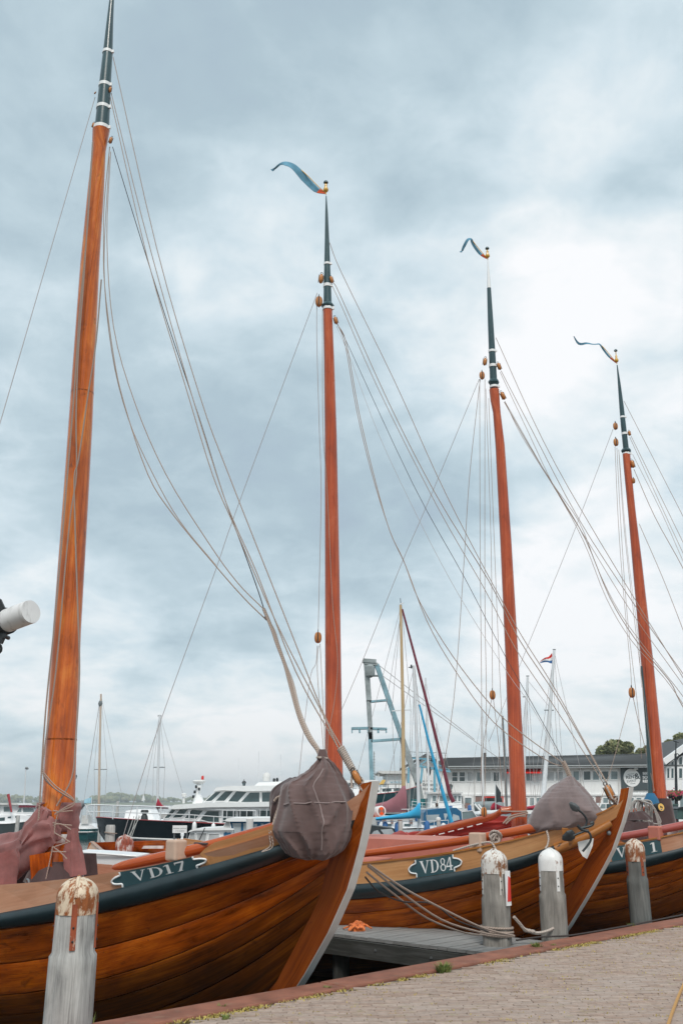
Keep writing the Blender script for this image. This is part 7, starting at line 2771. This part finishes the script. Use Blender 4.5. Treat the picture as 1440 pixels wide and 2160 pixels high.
for poly in ([(-30, 1701), (2, 1701), (2, 1714), (-30, 1714)], [(8, 1701), (26, 1701), (24, 1713), (8, 1713)], [(35, 1714), (42, 1704), (46, 1704), (47, 1714)], [(49, 1704), (72, 1704), (74, 1714), (49, 1714)]):
    pane(poly, 68.7, M['glass2'], gc, 'window', M['white'], 1.3)
for poly in ([(0, 1725), (11, 1724), (11, 1731), (0, 1732)], [(17, 1723), (24, 1722), (24, 1726), (17, 1726)], [(33, 1721), (38, 1721), (38, 1725), (33, 1725)]):
    pane(poly, 68.4, M['glass'], gc)
spar_px(gc, [(25, 1713), (21, 1692), (18, 1675)], 68, 0.06, M['redtrim'], 'flag_staff', 0.10)

# white cabin boat with blue canopy, behind the near bulwark
wc = thing('cabin_boat', 'small white cabin boat with curtained windows and a blue canvas wheelhouse', 'motorboat', P(470, 1820, 31))
YW = 31.0
hull_x(wc, 32.4, [(368, 1771, 0.05, 0.5), (380, 1776, 0.5, 0.2), (420, 1780, 0.9, 0), (500, 1784, 1, 0), (640, 1784, 0.95, 0)], M['dinghyw'], 1.3)
prof([(394, 1779), (402, 1754), (412, 1749), (470, 1746), (492, 1749), (494, 1782)], YW + 0.4, 2.0, M['dinghyw'], 'cabin', wc)
prof([(396, 1756), (402, 1751), (412, 1748), (470, 1745), (493, 1748), (493, 1751), (412, 1752)], YW + 0.3, 2.2, M['white'], 'cabin_roof', wc)
for poly in ([(397, 1775), (402, 1758), (409, 1756.5), (412, 1757), (413, 1775)], [(414, 1757), (437, 1757), (434, 1776), (418, 1776)], [(441, 1758), (463, 1758), (464, 1776), (439, 1777)]):
    pane(poly, YW + 0.4, M['glass3'], wc, 'window', M['white'], 1.2)
prof([(484, 1730), (493, 1767), (610, 1767), (612, 1732)], YW + 0.45, 1.9, M['bluecan'], 'canopy', wc)
prof([(473, 1731), (480, 1726), (560, 1725), (620, 1728), (620, 1733), (480, 1733)], YW + 0.3, 2.2, M['white'], 'hard_top', wc)
for poly in ([(490, 1736), (509, 1736), (508, 1758), (495, 1764)], [(513, 1736), (520, 1736), (520, 1760), (514, 1762)], [(536, 1738), (543, 1738), (540, 1755), (534, 1757)], [(550, 1737), (556, 1737), (562, 1752), (552, 1754)]):
    pane(poly, YW + 0.45, M['clear'], wc)
pane([(468, 1752), (478, 1731), (484, 1731), (490, 1755)], YW + 0.42, M['glass3'], wc, 'windscreen', M['white'], 1.0)
m = MB()
m.prism([P(x, y, YW + 0.37) for x, y in [(472, 1757), (476, 1755), (481, 1757), (487, 1756), (487, 1763), (482, 1762), (477, 1764), (472, 1763)]], (0, 0.02, 0))
obj('name_badge', m, M['bluecan'], wc)
spar_px(wc, [(416, 1782), (430, 1752), (432, 1746)], YW, 0.015, M['iron'], 'boat_hook')
m = MB()
m.lathe(P(384, 1776, YW + 1), [(0.06, 0), (0.05, 0.1), (0.03, 0.14), (0.06, 0.2), (0.05, 0.28), (0.01, 0.32)], 8)
obj('bow_bitt', m, M['white'], wc)

# mooring piles out in the basin
def pile(px, py_top, py_bot, w, Y, label, top=None, taper=0.85):
    t = thing('mooring_pile', label, 'pile', P(px, py_bot, Y), 'plain timber mooring piles in the marina')
    a, b = P(px, py_top, Y), P(px, py_bot, Y)
    b.z = min(b.z, WATER) - 0.5
    b.x = a.x
    r = w / 2 * PXM(Y)
    m = MB()
    m.lathe((a.x, Y, 0), [(r, b.z), (r, (a.z + b.z) / 2), (r * taper, a.z - 0.03), (r * taper * 0.85, a.z)], 12, sq=0.5)
    grain_up(m, 12, r)
    obj('post', m, M['bol'], t)
    if top:
        m = MB()
        m.lathe((a.x, Y, 0), [(r * 1.02, a.z - top[0]), (r * 1.02, a.z + 0.01), (r * 0.5, a.z + 0.05)], 12, sq=0.5)
        obj('cap', m, top[1], t)
    return t


pl1 = pile(234, 1740, 1802, 23, 23, 'thick grey pile left of the red and white capped bollard')
m = MB()
for y in (1757, 1778):
    m.torus(P(234, y, 23), 0.135, 0.012, (0.1, 0.05, 1), 16, 5)
obj('rope_turns', m, M['rope'], pl1)
pile(39, 1720, 1762, 9, 60, 'slender pile standing before the grey cruiser at the left')
pile(844, 1732, 1775, 11, 26, 'pale pile in front of the light blue boom cover')
pile(924, 1727, 1765, 10, 30, 'capped pile in front of the blue canvas canopy', (0.05, M['oldwhite']))
pile(1003, 1731, 1765, 9.5, 31, 'short pile between the blue canopy and the hanging pulley block', (0.06, M['oldwhite']))
pile(527, 1728, 1775, 15, 28, 'white topped pile in front of the blue canvas wheelhouse', (0.34, M['oldwhite']))
pile(156.5 + 54, 1748, 1768, 7, 58, 'low pile at the waterline below the black bow')
pile(249, 1690, 1702, 7, 90, 'distant short pile on the open water beyond the black yacht')
Yb = 20.5
c = P(262, 1800, Yb)
top = P(262, 1761, Yb).z
zc = P(262, 1795, Yb).z
bollard((c.x, Yb, 0), 35 * PXM(Yb), top, zc, -1.4, M['capred'], 'bollard with a flaking red and white cap, beyond the near boat by the thick pile', -0.3, strap=0.16, group='capped oak mooring bollards along the quay')

# dinghies moored beyond the near boat
dg_ = thing('dinghy', 'plain white flat topped dinghy beyond the near boat', 'dinghy', P(220, 1830, 17.5))
prof([(150, 1798), (208, 1801), (288, 1807), (288, 1850), (150, 1850)], 17.6, 1.2, M['dinghyw'], 'hull', dg_)
m = MB()
m.tube([P(150, 1797.5, 17.58), P(208, 1800.5, 17.55), P(289, 1806.5, 17.58)], 0.02, 6)
obj('gunwale', m, M['white'], dg_)
td = thing('rowing_boat', 'varnished orange brown rowing boat with a white gunwale behind the red capped bollard', 'rowing boat', P(310, 1815, 21.5))
hull_x(td, 22.2, [(270, 1789, 0.6, 0), (300, 1789, 0.9, 0), (340, 1789, 1, 0), (420, 1787, 1, 0), (470, 1783, 0.2, 0)], M['tender'], 0.75, deck=M['oldwhite'])
m = MB()
m.beam(P(278, 1787, 21.4), P(345, 1787, 21.4), 0.06, 0.055)
obj('gunwale', m, M['oldwhite'], td)

# sign board on two posts
sb = thing('notice_board', 'small white notice board on two thin posts behind the near bulwark', 'sign', P(384, 1800, 26))
m = MB()
m.box(P(379.5, 1749, 26), (30 * PXM(26), 0.03, 15 * PXM(26)))
bd = obj('board', m, M['white'], sb)
m = MB()
k = PXM(26)
for i, s in enumerate(('Afvalwater uitsluitend', 'in de container')):
    add_text(m, s, P(379.5, 1748.5 + i * 5, 25.98), (1, 0, 0), (0, 0, 1), 3.1 * k, 0.0, 'CENTER')
obj('lettering', m, M['signgrey'], bd)
for x in (368, 394):
    m = MB()
    m.tube([P(x, 1756, 26.05), P(x - (2 if x < 380 else -1), 1815, 26.05)], 0.022, 6)
    obj('post', m, M['galv'], sb)

# lamps on the far mole
def lantern(px, py_top, py_bot, Y, label, name='street_lamp'):
    t = thing(name, label, 'street lamp', P(px, py_bot, Y))
    a, b = P(px, py_top, Y), P(px, py_bot, Y)
    b.x = a.x
    h = 12 * PXM(Y)
    m = MB()
    m.tube([Vector((b.x, Y, min(b.z, WATER))), Vector((b.x, Y, a.z - h * 1.3))], [0.09, 0.05], 8)
    obj('post', m, M['lamp'], t)
    m = MB()
    m.lathe((a.x, Y, a.z - h), [(0.06, -0.25 * h), (0.22 * h, 0), (0.36 * h, 0.45 * h)], 6, smooth=False)
    obj('lantern', m, M['glass2'], t)
    m = MB()
    m.lathe((a.x, Y, a.z - h * 0.55), [(0.42 * h, 0), (0.20 * h, 0.28 * h), (0.05 * h, 0.35 * h), (0.05 * h, 0.6 * h)], 6, smooth=False)
    m.box((a.x, Y, a.z - h * 1.4), (0.5 * h, 0.03, 0.03))
    obj('cap', m, M['lamp'], t)
    return t


lantern(159.5, 1631, 1715, 64, 'black old fashioned lantern post just right of the nearest mast')
lantern(515, 1644, 1700, 70, 'black lantern top showing above the roof of the black hulled yacht')
lantern(950, 1651, 1700, 72, 'black wall height lantern before the sailmaker wall')
lw = thing('street_lamp', 'thin white lamp post on the water side at the far left', 'street lamp', P(51, 1700, 95))
m = MB()
m.tube([Vector((P(51, 1700, 95).x, 95, WATER)), P(53.5, 1660, 95), P(55.3, 1622, 95)], [0.09, 0.07, 0.05], 8)
obj('post', m, M['alu'], lw)
m = MB()
m.tube(rope_pts([(55.3, 1622), (56.2, 1619.3), (58, 1620), (59, 1623)], 95, 95, 3), 0.10, 6)
obj('lamp_head', m, M['galv'], lw)

# ------------------------------------------------------------------ haze over the open water
hz = MB()
hz.box((0, 1350, 29), (3200, 2900, 62))
hm_ = bpy.data.materials.new('haze')
hm_.use_nodes = True
ht = hm_.node_tree
ht.nodes.clear()
ho = ht.nodes.new('ShaderNodeOutputMaterial')
hv = ht.nodes.new('ShaderNodeVolumePrincipled')
hv.inputs['Color'].default_value = (0.86, 0.92, 0.96, 1)
hv.inputs['Density'].default_value = 0.00042
ht.links.new(hv.outputs[0], ho.inputs['Volume'])
HAZE = kind(obj('haze', hz, hm_), 'stuff')
